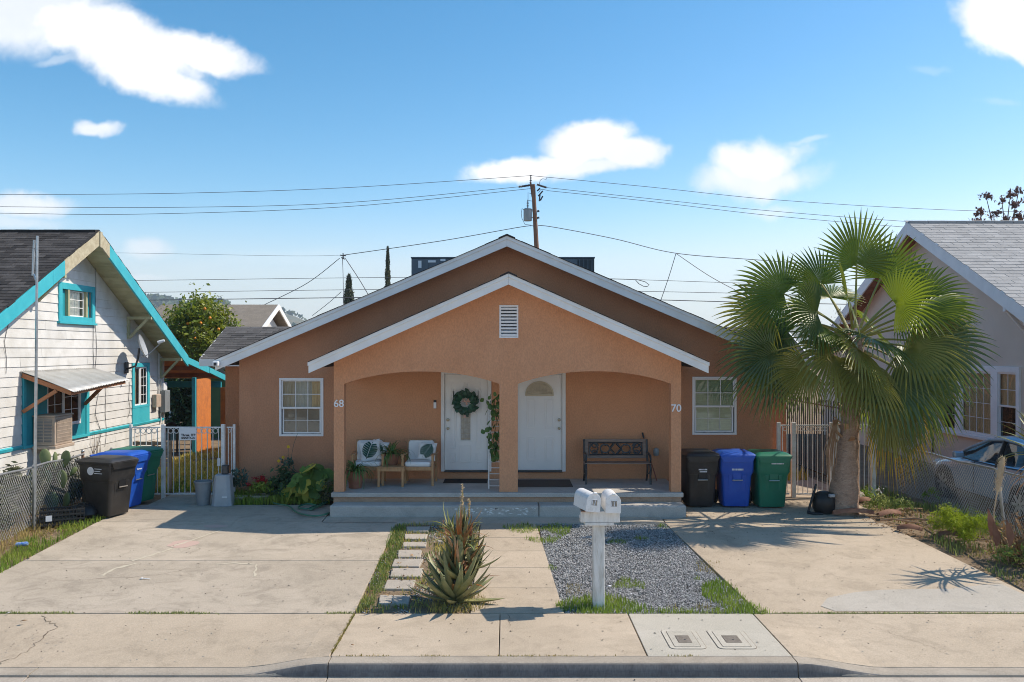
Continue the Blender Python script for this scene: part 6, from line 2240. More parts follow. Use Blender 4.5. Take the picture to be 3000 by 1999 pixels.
make_chair('teak chair with white cushions nearer the numbered 68 post', -2.80, 17.32, R(4))
make_chair('teak chair with white cushions nearer the wreath door', -1.77, 17.30, R(-2))
pillow('white pillow with one big dark green leaf tilted on its chair', (-2.77, 17.31, FZ + .67), (R(72), R(-10), 0), .215, R(-28), .185)
pillow('plain cornered white pillow peeking behind the leaf pillow', (-2.60, 17.44, FZ + .69), (R(74), R(12), 0), .17, R(60), .09)
pillow('white pillow with a cropped leaf print beside the wreath door', (-1.62, 17.36, FZ + .655), (R(72), R(6), 0), .185, R(150), .16)
t = thing('side_table', 'square teak side table between the two porch chairs', 'table', (-2.30, 17.1, FZ))
for i in range(8):
    y = 16.86 + i * .062
    mb = MB(); mb.box(-2.58, -2.02, y, y + .056, FZ + .375, FZ + .395); mb.build('top_slat', M['teak'], t, bevel=.003)
mb = MB()
for (a, b, c_, d) in ((-2.575, -2.025, 16.87, 16.895), (-2.575, -2.025, 17.325, 17.35), (-2.575, -2.55, 16.9, 17.32), (-2.05, -2.025, 16.9, 17.32)):
    mb.box(a, b, c_, d, FZ + .31, FZ + .374)
mb.build('apron', M['teak'], t, bevel=.003)
for x in (-2.56, -2.085):
    for y in (16.865, 17.31):
        mb = MB(); mb.box(x, x + .045, y, y + .045, FZ0, FZ + .373); mb.build('leg', M['teak'], t, bevel=.004)


def strap_leaves(c, n, l, w, droop, mat, parent, name='leaf', spread=1.0, each=True, up=.55):
    """Arching strap leaves, each an object of its own."""
    for k in range(n):
        a = random.uniform(0, 6.283)
        el = random.uniform(up - .35, up + .45)
        L = l * random.uniform(.65, 1.1)
        d = Vector((math.cos(a) * spread, math.sin(a) * spread, 0))
        sd = Vector((-math.sin(a), math.cos(a), 0))
        mb = MB()
        pts = []
        m = 6
        p = Vector(c) + d * .02
        e = el * 1.35
        for i in range(m + 1):
            t_ = i / m
            ww = w * (1 - t_ ** 1.6) * (.55 + .45 * min(1, t_ * 5)) + .0008
            pts.append([tuple(p - sd * ww), tuple(p + Vector((0, 0, -ww * .35))), tuple(p + sd * ww)])
            p = p + (d * math.cos(e) + Vector((0, 0, math.sin(e)))) * (L / m)
            e -= droop * (1.2 / m) * (1 + t_)
        mb.loft(pts, cap=False, close=False)
        mb.build(name, mat, parent, fix=False, smooth=True)


def pot(t, c, r, h, mat, name='pot'):
    mb = MB(); mb.lathe([(r * .72, 0), (r * .95, h * .8), (r * 1.05, h * .8), (r * 1.06, h), (r * .93, h), (r * .9, h * .86), (.001, h * .86)], 22, c)
    return mb.build(name, mat, t, smooth=True, angle=35)


c = (-2.32, 17.25, FZ + .396)
t = thing('potted_plant', 'spiky potted plant on the teak side table', 'plant', c); pot(t, c, .145, .22, M['terracotta'])
strap_leaves((c[0], c[1], c[2] + .19), 60, .60, .015, 1.4, M['pot_leaf'], t)
c = (-2.98, 16.78, FZ0)
t = thing('potted_plant', 'arching potted plant on the porch floor behind the 68 post', 'plant', c); pot(t, c, .17, .34, M['terracotta'])
strap_leaves((c[0], c[1], c[2] + .30), 54, .66, .016, 1.8, M['pot_leaf'], t)
strap_leaves((c[0] + .05, c[1] - .05, c[2] + .3), 14, .5, .010, 2.8, M['grass_dry'], t, 'dry_leaf')

# wreath hung on the door with leaded glass
wc = Vector((-.868, 17.90, 2.305))
t = thing('wreath', 'dark green leaf wreath with a pink bow on the white door', 'wreath', wc)
lm = MB()
ring = []
for i in range(9):
    s = i / 8
    ring.append([(-.045 * math.sin(math.pi * min(1, s * 1.05)) ** .8, .15 * s, .010 * math.sin(s * 3)), (0, .15 * s, .018 * math.sin(s * 3.1)), (.045 * math.sin(math.pi * min(1, s * 1.05)) ** .8, .15 * s, .010 * math.sin(s * 3))])
lm.loft(ring, cap=False, close=False)
lme = lm.mesh('leaf', fix=False); lme.materials.append(M['wreath'])
for row, (rad, cnt, out_) in enumerate(((.09, 18, .15), (.14, 24, .7), (.195, 28, 1.15))):
    for k in range(cnt):
        a = 2 * math.pi * k / cnt + random.uniform(-.12, .12)
        p = wc + Vector((math.cos(a) * rad, -.03 - .035 * (2 - row) + random.uniform(-.01, .01), math.sin(a) * rad))
        ang = a + R(90) - R(75) * (1.4 - out_) + random.uniform(-.35, .35) - R(90)
        m = Matrix.Translation(p) @ Matrix.Rotation(R(90), 4, 'X') @ Matrix.Rotation(ang + 0, 4, 'Z') @ Matrix.Rotation(random.uniform(-.5, .5), 4, 'Y') @ Matrix.Rotation(random.uniform(-.1, .55), 4, 'X') @ Matrix.Diagonal((1, random.uniform(.75, 1.1), 1, 1))
        inst('leaf', lme, t, m)
mb = MB(); mb.tube([wc + Vector((.15 * math.cos(q * .393), -.01, .15 * math.sin(q * .393))) for q in range(17)], .03, 6, cap=False); mb.build('hoop', M['bark'], t)
mb = MB()
for s in (-1, 1):
    mb.tube([wc + Vector((.02, -.10, .02)), wc + Vector((.02 + s * .05, -.12, .07)), wc + Vector((.02 + s * .075, -.10, .03)), wc + Vector((.02, -.10, .015))], [.008, .022, .02, .008], 6)
mb.tube([wc + Vector((.02, -.10, .02)), wc + Vector((.035, -.09, -.05))], [.014, .02], 6); mb.tube([wc + Vector((-.01, -.05, -.26)), wc + Vector((-.015, -.045, -.32))], [.02, .03], 6)
mb.build('bow', M['pink_bow'], t, smooth=True)

# white ladder stand with a climbing plant, half behind the middle post
t = thing('ladder_stand', 'white ladder plant stand leaning behind the middle porch post', 'plant stand', (-.15, 16.72, FZ))
for x in (-.355, .05):
    mb = MB(); mb.bar((x, 16.66, FZ0), (x + .0, 16.86, FZ + 1.62), .028, .028, (0, 1, 0)); mb.build('rail', M['white_iron'], t, bevel=.003)
for i in range(14):
    z = .06 + i * .115
    mb = MB(); mb.bar((-.345, 16.66 + .2 * z / 1.62, FZ + z), (.04, 16.66 + .2 * z / 1.62, FZ + z), .016, .016); mb.build('rung', M['white_iron'], t)
t = thing('climbing_plant', 'leafy green climber trailing over the white ladder stand', 'plant', (-.2, 16.7, FZ + .9))
pts = []
for k in range(5):
    x = -.30 + k * .075
    line = [Vector((x, 16.72, FZ + .55)), Vector((x - .05, 16.66, FZ + .95)), Vector((x + .03, 16.70, FZ + 1.3)), Vector((x - .02, 16.68, FZ + 1.72))]
    mb = MB(); mb.tube(line, .006, 5); mb.build('stem', M['bush_dark'], t)
for k in range(120):
    z = random.uniform(.52, 1.82) ** 1.0
    wd = .13 if z > 1.0 else .08
    p = Vector((-.20 + random.gauss(0, wd), 16.68 + random.gauss(0, .05), FZ + z))
    if p.x < -.5: continue
    m = Matrix.Translation(p) @ Euler((random.uniform(.6, 2.2), random.uniform(-.7, .7), random.uniform(0, 6.28))).to_matrix().to_4x4() @ Matrix.Diagonal((random.uniform(.7, 1.2), random.uniform(.6, .95), 1, 1))
    if k == 0:
        cm = lme.copy(); cm.materials.clear(); cm.materials.append(M['pot_leaf'])
    inst('leaf', cm, t, m)

# bench with a cast back
t = thing('garden_bench', 'wood and iron garden bench with an ornate cast back', 'bench', (2.25, 17.45, FZ))
bx0, bx1 = 1.60, 2.90
for x in (bx0, bx1):
    mb = MB()
    mb.tube([(x, 17.20, FZ0), (x, 17.24, FZ + .16), (x, 17.20, FZ + .30), (x, 17.26, FZ + .40)], [.022, .02, .024, .022], 8)
    mb.tube([(x, 17.72, FZ0), (x, 17.62, FZ + .16), (x, 17.58, FZ + .36), (x, 17.66, FZ + .62), (x, 17.70, FZ + .86)], [.022, .02, .024, .022, .02], 8)
    mb.tube([(x, 17.26, FZ + .385), (x, 17.42, FZ + .37), (x, 17.58, FZ + .38)], .022, 8)
    mb.tube([(x, 17.64, FZ + .58), (x, 17.42, FZ + .60), (x, 17.24, FZ + .57), (x, 17.20, FZ + .50), (x, 17.25, FZ + .46), (x, 17.28, FZ + .40)], [.02, .022, .024, .02, .018, .016], 8)
    mb.tube([(x, 17.20, FZ + .30), (x, 17.40, FZ + .20), (x, 17.60, FZ + .16)], .014, 6)
    mb.build('side_frame', M['iron_dark'], t, smooth=True)
for k in range(4):
    y = 17.25 + k * .085
    mb = MB(); mb.box(bx0 - .03, bx1 + .03, y, y + .068, FZ + .405 - .003 * k, FZ + .43 - .003 * k); mb.build('seat_slat', M['bench_wood'], t, bevel=.005)
back = lambda z: 17.615 + .10 * (z - .45) / .41
for z0_, z1_ in ((.805, .86), (.475, .535)):
    mb = MB(); mb.hexa([(bx0 - .02, back(z0_), FZ + z0_), (bx1 + .02, back(z0_), FZ + z0_), (bx1 + .02, back(z0_) + .025, FZ + z0_), (bx0 - .02, back(z0_) + .025, FZ + z0_)],
                       [(bx0 - .02, back(z1_), FZ + z1_), (bx1 + .02, back(z1_), FZ + z1_), (bx1 + .02, back(z1_) + .025, FZ + z1_), (bx0 - .02, back(z1_) + .025, FZ + z1_)])
    mb.build('back_rail', M['bench_wood'], t, bevel=.005)
for x in (bx0 + .05, bx1 - .05):
    mb = MB(); mb.bar((x, back(.54) + .012, FZ + .54), (x, back(.80) + .012, FZ + .80), .075, .02, (0, 1, 0)); mb.build('back_stile', M['bench_wood'], t, bevel=.004)
mb = MB()
by = lambda z: back(z) + .012
xm = (bx0 + bx1) / 2


def bcurve(fn, n, r):
    mb.tube([(x, by(z), FZ + z) for x, z in (fn(i / n) for i in range(n + 1))], r, 5)


for s in (-1, 1):
    bcurve(lambda q: (xm + s * (.12 + .19 * (1 - math.cos(q * 6.283)) * .5 + 0), .67 + .085 * math.sin(q * 6.283)), 18, .017)
    bcurve(lambda q: (xm + s * (.43 + .055 * math.cos(q * 6.283)), .735 + .04 * math.sin(q * 6.283)), 12, .014)
    bcurve(lambda q: (xm + s * (.43 + .055 * math.cos(q * 6.283)), .60 + .04 * math.sin(q * 6.283)), 12, .014)
    bcurve(lambda q: (xm + s * (.36 + .18 * q), .67 + .10 * math.sin(q * 3.1)), 8, .017)
    bcurve(lambda q: (xm + s * (.36 + .18 * q), .67 - .10 * math.sin(q * 3.1)), 8, .017)
    bcurve(lambda q: (xm + s * (.02 + .10 * q), .56 + .11 * q), 6, .025)
    bcurve(lambda q: (xm + s * (.02 + .10 * q), .78 - .11 * q), 6, .025)
    bcurve(lambda q: (xm + s * .545, .55 + .24 * q), 4, .014)
    for k in range(6):
        bcurve(lambda q: (xm + s * (.14 + .07 * k + .03 * q), .56 + .05 * q + (.16 if k % 2 else 0)), 3, .015)
for z_ in (.55, .79):
    bcurve(lambda q: (bx0 + .09 + (bx1 - bx0 - .18) * q, z_), 2, .017)
mb.build('cast_panel', M['iron_dark'], t, smooth=True)
t = thing('broom', 'thin red handled stick leaning on the porch wall by the bench', 'broom', (3.08, 17.85, FZ))
mb = MB(); mb.tube([(3.085, 17.55, FZ + .02), (2.86, 17.95, FZ + .93)], .011, 6); mb.build('handle', M['red_paint'], t)
mb = MB(); mb.tube([(2.875, 17.925, FZ + .86), (2.853, 17.965, FZ + .97)], .018, 6); mb.build('grip', M['ink_dark'], t)
for lab, x0, x1, y0, y1, m_ in (('black rubber doormat below the wreath door', -1.30, -.40, 17.35, 17.90, 'mat_black'), ('brown woven doormat below the fanlight door', .18, 1.31, 16.85, 17.80, 'mat_brown')):
    mb = MB(); mb.box(x0, x1, y0, y1, FZ0, FZ + .012); o = mb.build('doormat', M[m_], None, bevel=.004); prop(o, lab, 'doormat')

# ------------------------------------------------------------------ garden bed before the window
t = thing('squash_plant', 'big leaved squash plant with yellowing leaves beside the porch steps', 'plant', (-4.0, 17.3, .32))


def round_leaf(r, fold=.12, n=16):
    v, f = [(0, 0, 0)], []
    for k in range(n):
        a = 2 * math.pi * k / n
        q = r * (1 + .08 * math.sin(5 * a) + random.uniform(-.05, .05))
        if k == 0: q *= .25
        v.append((q * math.cos(a), q * math.sin(a), -fold * r * (1 - abs(math.cos(a))) + random.uniform(-.03, .03) * r + .10 * r * abs(math.sin(a))))
    for k in range(n):
        f.append((0, 1 + k, 1 + (k + 1) % n))
    mb = MB(); mb.add(v, f)
    return mb.mesh('leaf', fix=False)


rl = []
for m_ in ('squash_leaf', 'squash_leaf', 'squash_leaf', 'squash_leaf', 'squash_yellow'):
    me = round_leaf(.17); me.materials.append(M[m_]); me.polygons.foreach_set('use_smooth', [True] * len(me.polygons)); rl.append(me)
for k in range(84):
    a = random.uniform(0, 6.283); r_ = random.uniform(.05, 1) ** .6
    x = -3.98 + .55 * r_ * math.cos(a); y = 17.36 + .34 * r_ * math.sin(a)
    hh = .72 * (1 - .75 * r_ ** 1.6) + random.uniform(-.08, .08)
    z = .34 + max(.06, hh) * (0.55 + .45 * random.random())
    base = Vector((-3.98 + .1 * math.cos(a), 17.36 + .1 * math.sin(a), .33))
    p = Vector((x, y, z))
    tilt = Euler((R(48) + random.uniform(-.5, .45), random.uniform(-.5, .5), random.uniform(-1.2, 1.2))).to_matrix().to_4x4()
    m = Matrix.Translation(p) @ tilt @ Matrix.Rotation(random.uniform(0, 6.28), 4, 'Z') @ Matrix.Scale(random.uniform(.55, 1.2), 4)
    me = rl[4] if (z < .62 and random.random() < .45) or random.random() < .08 else random.choice(rl[:4])
    inst('leaf', me, t, m)
    if k % 3 == 0:
        mb = MB(); mb.tube([base, base.lerp(p, .5) + Vector((0, 0, .08)), p], .008, 5); mb.build('stem', M['pot_leaf'], t)


def bush(name, label, cat, c, rad, ncl, per, crad, size, mat, group=None, aspect=.5, parent=None, squash=1.0, shell=.5, low=-.4, bias=(0, -.3, .8), nm='foliage'):
    t = parent or thing(name, label, cat, (c[0], c[1], c[2] - rad[2]), group=group)
    pts = clump_points(c, rad, ncl, per, crad, squash, shell, low)
    v, f = leaf_quads(pts, bias, size, aspect)
    npmesh(nm, v, f, mat, t)
    return t


t = bush('shrub', 'dense mixed green leaves between geranium and squash plant', 'shrub', (-4.62, 17.5, .60), (.26, .24, .34), 22, 34, .07, .085, M['bush_dark'])
t = bush('flowering_weed', 'tall yellow flowered weed before the stucco wall', 'weed', (-4.55, 17.72, .95), (.18, .10, .22), 8, 18, .05, .06, M['bush_blue'])
for (px, py) in ((845, 1309), (830, 1340), (817, 1351), (872, 1270)):
    p = P(px, py, 17.75)
    mb = MB(); mb.tube([(-4.55, 17.72, .8), tuple(Vector((-4.55, 17.72, 1.1)).lerp(p, .6)), tuple(p)], .004, 4); mb.build('stem', M['bush_blue'], t)
    if px < 860:
        mb = MB()
        for q in range(6):
            a = q * 1.047
            mb.add([p, p + Vector((.03 * math.cos(a), -.01, .03 * math.sin(a))), p + Vector((.034 * math.cos(a + .5), -.012, .034 * math.sin(a + .5))), p + Vector((.03 * math.cos(a + .95), -.01, .03 * math.sin(a + .95)))], [(0, 1, 2, 3)])
        mb.build('flower', M['petal_yellow'], t, fix=False)
c = (-5.02, 17.35, .32)
t = thing('potted_plant', 'red geranium in a shallow stone bowl before the stucco wall', 'plant', c); pot(t, c, .19, .14, M['stone_pot'], 'bowl')
bush(None, None, None, (c[0], c[1], c[2] + .27), (.25, .2, .16), 16, 26, .05, .07, M['grass_green'], parent=t)
for (dx, dz) in ((-.06, .50), (.10, .47), (.16, .43), (.0, .44), (.06, .52), (-.20, .36)):
    v, f = leaf_quads(clump_points((c[0] + dx, c[1] - .1, c[2] + dz), (.03, .03, .025), 5, 8, .018), (0, -.5, .5), .035, .9)
    npmesh('flower', v, f, M['petal_red'], t)
c = (-5.42, 17.3, .32)
t = thing('potted_plant', 'low blue green succulent in a stone bowl near the upturned tub', 'plant', c); pot(t, c, .15, .12, M['stone_pot'], 'bowl')
bush(None, None, None, (c[0] - .05, c[1] + .1, c[2] + .36), (.16, .13, .28), 14, 18, .05, .085, M['bush_blue'], parent=t)
t = bush('shrub', 'silvery green rosemary shrub at the porch end of the bed', 'shrub', (-3.55, 17.15, .52), (.20, .18, .24), 16, 60, .05, .07, M['sage'], aspect=.14)
# garden hose
t = thing('garden_hose', 'green garden hose trailing from the bed to the porch step', 'hose', G(880, 1495))
hp = [(806, 1440), (800, 1462), (798, 1476), (815, 1484), (845, 1490), (866, 1504), (890, 1513), (925, 1518), (955, 1513), (975, 1504), (985, 1490), (982, 1478), (972, 1472), (960, 1474), (935, 1488), (915, 1498), (905, 1496), (918, 1490), (925, 1487), (900, 1484), (876, 1489), (880, 1495), (915, 1496), (945, 1486), (962, 1476)]
pts = []
for i, (a, b) in enumerate(hp):
    p = G(a, b); p.z += .03 + .004 * (i % 5)
    if b < 1470: p.z += .12
    pts.append(p)
sm = []
for i in range(len(pts) - 1):
    p0, p1, p2, p3 = pts[max(0, i - 1)], pts[i], pts[i + 1], pts[min(len(pts) - 1, i + 2)]
    for k in range(5):
        q = k / 5
        sm.append(.5 * ((2 * p1) + (p2 - p0) * q + (2 * p0 - 5 * p1 + 4 * p2 - p3) * q * q + (3 * p1 - p0 - 3 * p2 + p3) * q ** 3))
mb = MB(); mb.tube(sm, .016, 7); mb.build('hose_line', M['hose'], t, smooth=True)


# ------------------------------------------------------------------ mailboxes on their post
t = thing('mailbox_post', 'weathered white timber post with a cross board for two mailboxes', 'post', (1.21, 11.28, .02))
mb = MB(); mb.box(1.135, 1.285, 11.21, 11.36, -.1, 1.10); mb.build('post', M['post_white'], t, bevel=.008)
mb = MB(); mb.box(.965, 1.475, 11.155, 11.208, 1.145, 1.285); mb.build('cross_board', M['post_white'], t, bevel=.006)
mb = MB(); mb.box(.975, 1.465, 11.209, 11.50, 1.145, 1.185); mb.build('shelf', M['post_white'], t, bevel=.006)
mb = MB(); mb.box(1.02, 1.40, 11.15, 11.40, 1.104, 1.143); mb.build('brace', M['post_white'], t, bevel=.006)
mb = MB(); mb.box(.97, 1.17, 11.13, 11.30, 1.287, 1.297); mb.build('wood_shim', M['rust'], t)


def mailbox(label, loc, rot):
    t = thing('mailbox', label, 'mailbox', loc, rot=rot, group='pair of white mailboxes on one post')
    w, hs, L = .095, .14, .47
    prof = [(-w, 0), (w, 0), (w, hs)] + [(w * math.cos(a), hs + w * math.sin(a)) for a in np.linspace(.15, math.pi - .15, 11)] + [(-w, hs)]
    mb = MB(); mb.prism(prof, lambda p: (p[0], -L / 2, p[1]), lambda p: (p[0], L / 2, p[1])); mb.build('body', M['mail_white'], t, world=False, smooth=True, angle=35)
    k = 1.045
    pr2 = [(x * k, (z - .11) * k + .11) for x, z in prof]
    mb = MB(); mb.prism(pr2, lambda p: (p[0], -L / 2 - .012, p[1]), lambda p: (p[0], -L / 2 + .012, p[1])); d = mb.build('door', M['mail_white'], t, world=False, bevel=.003)
    mb = MB(); frame_boxes(mb, Face('front', -L / 2 - .012), -.04, .055, .075, .16, .008, -.002, .004); mb.build('window_frame', M['mail_white'], d, world=False)
    mb = MB(); mb.box(-.032, .047, -L / 2 - .0135, -L / 2 - .0125, .083, .152); mb.build('window', M['interior'], d, world=False)
    for q in range(4):
        x = -.028 + q * .019
        mb = MB(); mb.hexa([(x, -L / 2 - .0155, .086), (x + .011, -L / 2 - .0155, .086), (x + .011, -L / 2 - .0138, .086), (x, -L / 2 - .0138, .086)], [(x + .004, -L / 2 - .0155, .146 - .01 * (q % 2)), (x + .013, -L / 2 - .0155, .150), (x + .013, -L / 2 - .0138, .150), (x + .004, -L / 2 - .0138, .146 - .01 * (q % 2))])
        mb.build('letter', M['curtain_tan'] if q % 2 else M['label_white'], d, world=False)
    mb = MB(); mb.hexa([(-.02, -L / 2 - .03, .232), (.03, -L / 2 - .03, .232), (.03, -L / 2 - .01, .232), (-.02, -L / 2 - .01, .232)], [(-.015, -L / 2 - .028, .252), (.025, -L / 2 - .028, .252), (.025, -L / 2, .256), (-.015, -L / 2, .256)]); mb.build('latch', M['mail_white'], d, world=False, bevel=.004)
    return t


mailbox('white mailbox twisted askew toward the street, on the porch walk side of the post', (1.05, 11.31, 1.302), (0, R(7), R(15)))
mailbox('white mailbox sitting straight on the post, on the gravel bed side', (1.375, 11.32, 1.287), (0, R(1), R(1)))

# ------------------------------------------------------------------ aloe
AL = Vector((-.70, 11.42, 0))
t = thing('aloe', 'large spiky aloe with orange tinged leaves beside the entrance walk', 'aloe', AL)


def aloe_leaf(base, az, el, L, w, curve, mat, th=.25, name='leaf'):
    d = Vector((math.cos(az), math.sin(az), 0)); s = Vector((-math.sin(az), math.cos(az), 0))
    p = Vector(base); e = el
    rings = []
    m = 8
    for i in range(m + 1):
        q = i / m
        ww = w * (.8 + .35 * math.sin(q * 2.2)) * (1 - q ** 2.2) + .0008
        f = d * math.cos(e) + Vector((0, 0, math.sin(e)))
        up = f.cross(s) * -1
        if up.dot(Vector((0, 0, 1))) < 0 and abs(e) < 1.5: up = -up
        rings.append([tuple(p - s * ww + up * ww * .30), tuple(p - s * ww * .5 - up * ww * th * 1.1), tuple(p + s * ww * .5 - up * ww * th * 1.1), tuple(p + s * ww + up * ww * .30), tuple(p + up * ww * .02)])
        p = p + f * (L / m)
        e += curve / m
    mb = MB(); mb.loft(rings)
    return mb.build(name, mat, t, smooth=True, angle=50)


for k in range(30):          # ground rosette
    az = k * 2.399 + random.uniform(-.2, .2)
    q = k / 30
    aloe_leaf(AL + Vector((math.cos(az) * .05, math.sin(az) * .05, .04 + .10 * q)), az, .10 + 1.0 * q + random.uniform(-.1, .12), random.uniform(.56, .78), random.uniform(.042, .066), random.uniform(.1, .75), M['aloe'])
for c, n, L, w, zc in ((AL + Vector((.03, .06, .40)), 20, .52, .05, .0), (AL + Vector((.08, .10, .72)), 20, .46, .036, .1), (AL + Vector((-.12, .15, .42)), 12, .42, .036, .2), (AL + Vector((.10, .05, .90)), 14, .38, .026, .3), (AL + Vector((.22, .12, .52)), 11, .42, .038, .1)):
    for k in range(n):
        az = k * 2.399 + random.uniform(-.3, .3)
        q = k / n
        red = random.random() < .22
        aloe_leaf(c + Vector((math.cos(az) * .03, math.sin(az) * .03, .14 * q - .08)), az, .45 + .95 * q + random.uniform(-.25, .2), L * random.uniform(.65, 1.05), w * random.uniform(.75, 1.15), random.uniform(-.1, .6), M['aloe_red'] if red else M['aloe'])
for k in range(60):
    az = k * 2.399; zz = random.uniform(.15, 1.0)
    r_ = .10 + .12 * (1 - zz)
    aloe_leaf(AL + Vector((.05 + math.cos(az) * r_, .08 + math.sin(az) * r_, zz)), az + random.uniform(-.6, .6), random.uniform(.3, 1.25), random.uniform(.26, .46), random.uniform(.010, .020), random.uniform(-1.4, 1.2), M[random.choice(['aloe', 'aloe_red', 'palm_dead', 'yucca'])], .2, 'dry_leaf')
for (dx, dy, z0, z1) in ((.03, .06, 0, .46), (.08, .1, 0, 1.0), (-.12, .15, 0, .45), (.22, .12, 0, .55)):
    mb = MB(); mb.tube([AL + Vector((dx * .4, dy * .4, z0)), AL + Vector((dx, dy, z1))], [.05, .03], 7); mb.build('stem', M['bark'], t)
for (dx, zt, zb, r_) in ((.095, 1.585, 1.24, .022), (.19, 1.40, 1.15, .013)):
    mb = MB(); mb.tube([AL + Vector((.09, .1, .85)), AL + Vector((dx, .1, zb)), AL + Vector((dx + .004, .1, zt))], [.012, .010, .004], 6); fs_ = mb.build('flower_stalk', M['petiole'], t)
    pts = np.array([AL + Vector((dx + random.gauss(0, r_ * .5), .1 + random.gauss(0, r_ * .5), random.uniform(zb, zt))) for _ in range(150)])
    v, f = leaf_quads(pts, (0, 0, 0), .030, .45)
    npmesh('flower_spike', v, f, M['plume'], fs_)
for (dx, dz, m_) in ((.055, 1.06, 'aloe_red'), (.13, 1.08, 'aloe_red'), (.0, 1.0, 'aloe_red'), (.21, .98, 'husk')):
    for q in range(3):
        aloe_leaf(AL + Vector((dx, .05, dz - .08)), random.uniform(0, 6.28), 1.2, .20, .022, .3, M[m_], name='dry_leaf')
for (px, py, lab) in ((1285, 1672, 'broken red brick by the stepping stones, below the aloe leaves'), (1290, 1590, 'pale reddish stone behind the aloe near the porch end of the stepping stones')):
    p = G(px, py); mb = MB(); mb.m = Matrix.Translation(p) @ Matrix.Rotation(random.uniform(0, 3), 4, 'Z'); mb.box(-.10, .10, -.05, .05, -.03, .045)
    o = mb.build('brick' if 'brick' in lab else 'stone', M['brick_red'] if 'brick' in lab else M['rock'], None, bevel=.012); prop(o, lab, 'brick' if 'brick' in lab else 'stone')

# ------------------------------------------------------------------ fan palm
PB = Vector((6.36, 16.2, zg(16.2)))
HEART = Vector((6.60, 16.25, 3.62))
palm = thing('palm_tree', 'squat fan palm with a shaggy green crown beside the driveway', 'palm tree', PB)
mb = MB()
tp, tr = [], []
for i in range(26):
    q = i / 25
    p = PB.lerp(HEART, q) + Vector((.05 * math.sin(q * 2.2), 0, -.06 * (1 - q)))
    r_ = .13 * max(0, 1 - q / .45) ** .8 + .17 + .009 * math.sin(i * 2.1) + random.uniform(-.006, .006)
    if q < .04: r_ *= 1.1
    tp.append(p); tr.append(r_)
mb.tube(tp, tr, 20)
mb.build('trunk', M['palm_trunk'], palm, smooth=True, angle=80)
# old leaf-base rings, cut ends round the neck
for k in range(30):
    a = k * 2.399
    z = 1.55 + 1.5 * k / 30
    q = (z - PB.z) / (HEART.z - PB.z)
    c = PB.lerp(HEART, q)
    d = Vector((math.cos(a), math.sin(a), 0))
    mb = MB(); mb.bar(c + d * .11, c + d * (.21 + random.uniform(0, .05)) + Vector((0, 0, .12)), .09, .025, (0, 0, 1)); mb.build('leaf_base', M['palm_dead'], palm)


def frond(az, el, plen, blen, age, base_z=0.0, twist=None, span=105, mat=None, tips=None, nseg=36, droop=None, drop_pet=.35):
    """One costapalmate fan: petiole, pleated fan joined to half its depth, then split drooping segments."""
    d = Vector((math.cos(az) * math.cos(el), math.sin(az) * math.cos(el), math.sin(el)))
    base = HEART + Vector((math.cos(az) * .12, math.sin(az) * .12, base_z))
    pts = []
    p = base.copy(); dd = d.copy()
    for i in range(7):
        pts.append(p.copy())
        p = p + dd * (plen / 6)
        dd = (dd + Vector((0, 0, -drop_pet / 6))).normalized()
    mb = MB(); mb.tube(pts, [.028 - .014 * i / 6 for i in range(7)], 6)
    hub = pts[-1]
    d = dd
    up = Vector((0, 0, 1))
    face = Vector((0.15, -1.0, 0.0))
    n0 = (up - d * up.dot(d))
    n0 = n0.normalized() if n0.length > .15 else (face - d * face.dot(d)).normalized()
    n1 = face - d * face.dot(d)
    n1 = n1.normalized() if n1.length > .15 else n0
    w = twist if twist is not None else random.uniform(.1, .8)
    n = (n0 * (1 - w) + n1 * w)
    n = (n - d * n.dot(d)).normalized()
    s = d.cross(n).normalized()
    M_ = mat or random.choice([M['palm_leaf'], M['palm_leaf'], M['palm_leaf_young'], M['palm_leaf_old']])
    dr = droop if droop is not None else .12 + .5 * age
    span_r = R(span)
    da = 2 * span_r / nseg
    stations = [.04, .2, .4, .6, .7, .8, .9, 1.0]
    V, Fq, Ft = [], [], []
    Vt = []
    cup = random.uniform(.10, .28)
    for k in range(nseg):
        a = -span_r + (k + .5) * da
        L = blen * (1 - .38 * (abs(a) / span_r) ** 2) * random.uniform(.93, 1.05)
        dirv = d * math.cos(a) + s * math.sin(a)
        side = -d * math.sin(a) + s * math.cos(a)
        sag = random.uniform(.8, 1.25)
        wob = random.uniform(-.03, .03)
        row = []
        for q in stations:
            r_ = L * q
            hw = r_ * math.tan(da / 2) * 1.02
            if q > .5:
                hw = L * .5 * math.tan(da / 2) * 1.08 * max(0.03, 1 - ((q - .5) / .5) ** 1.5)
            c = hub + dirv * r_ + n * (cup * r_ * (abs(math.sin(a)) * .5) - .05 * r_) + side * wob * max(0, q - .5) * L
            fall = max(0, q - .42)
            c = c + Vector((0, 0, -1)) * dr * sag * fall * fall * L * 1.9
            # folded upward: two lips and a keel
            row.append((c - side * hw + n * hw * .8, c - n * hw * .25, c + side * hw + n * hw * .8))
        target_tip = tips is not None
        if k == 0:
            V.append(hub)
        b = len(V)
        for r3 in row:
            V.extend(r3)
        Fq += [(0, b, b + 1, b + 2)]
        for i in range(len(row) - 1):
            for (q0, q1) in ((0, 1), (1, 2)):
                f_ = (b + 3 * i + q0, b + 3 * i + q1, b + 3 * i + 3 + q1, b + 3 * i + 3 + q0)
                (Ft if target_tip and i >= len(row) - 3 else Fq).append(f_)
    fr = npmesh('frond', [tuple(x) for x in V], Fq, M_, palm)
    mb.build('petiole', M['petiole'], fr, smooth=True)
    if Ft:
        used = sorted({i for f_ in Ft for i in f_}); remap = {i: j for j, i in enumerate(used)}
        npmesh('leaf_tips', [tuple(V[i]) for i in used], [tuple(remap[i] for i in f_) for f_ in Ft], tips, fr, 'stuff')
    return fr


U = lambda deg: R(deg)
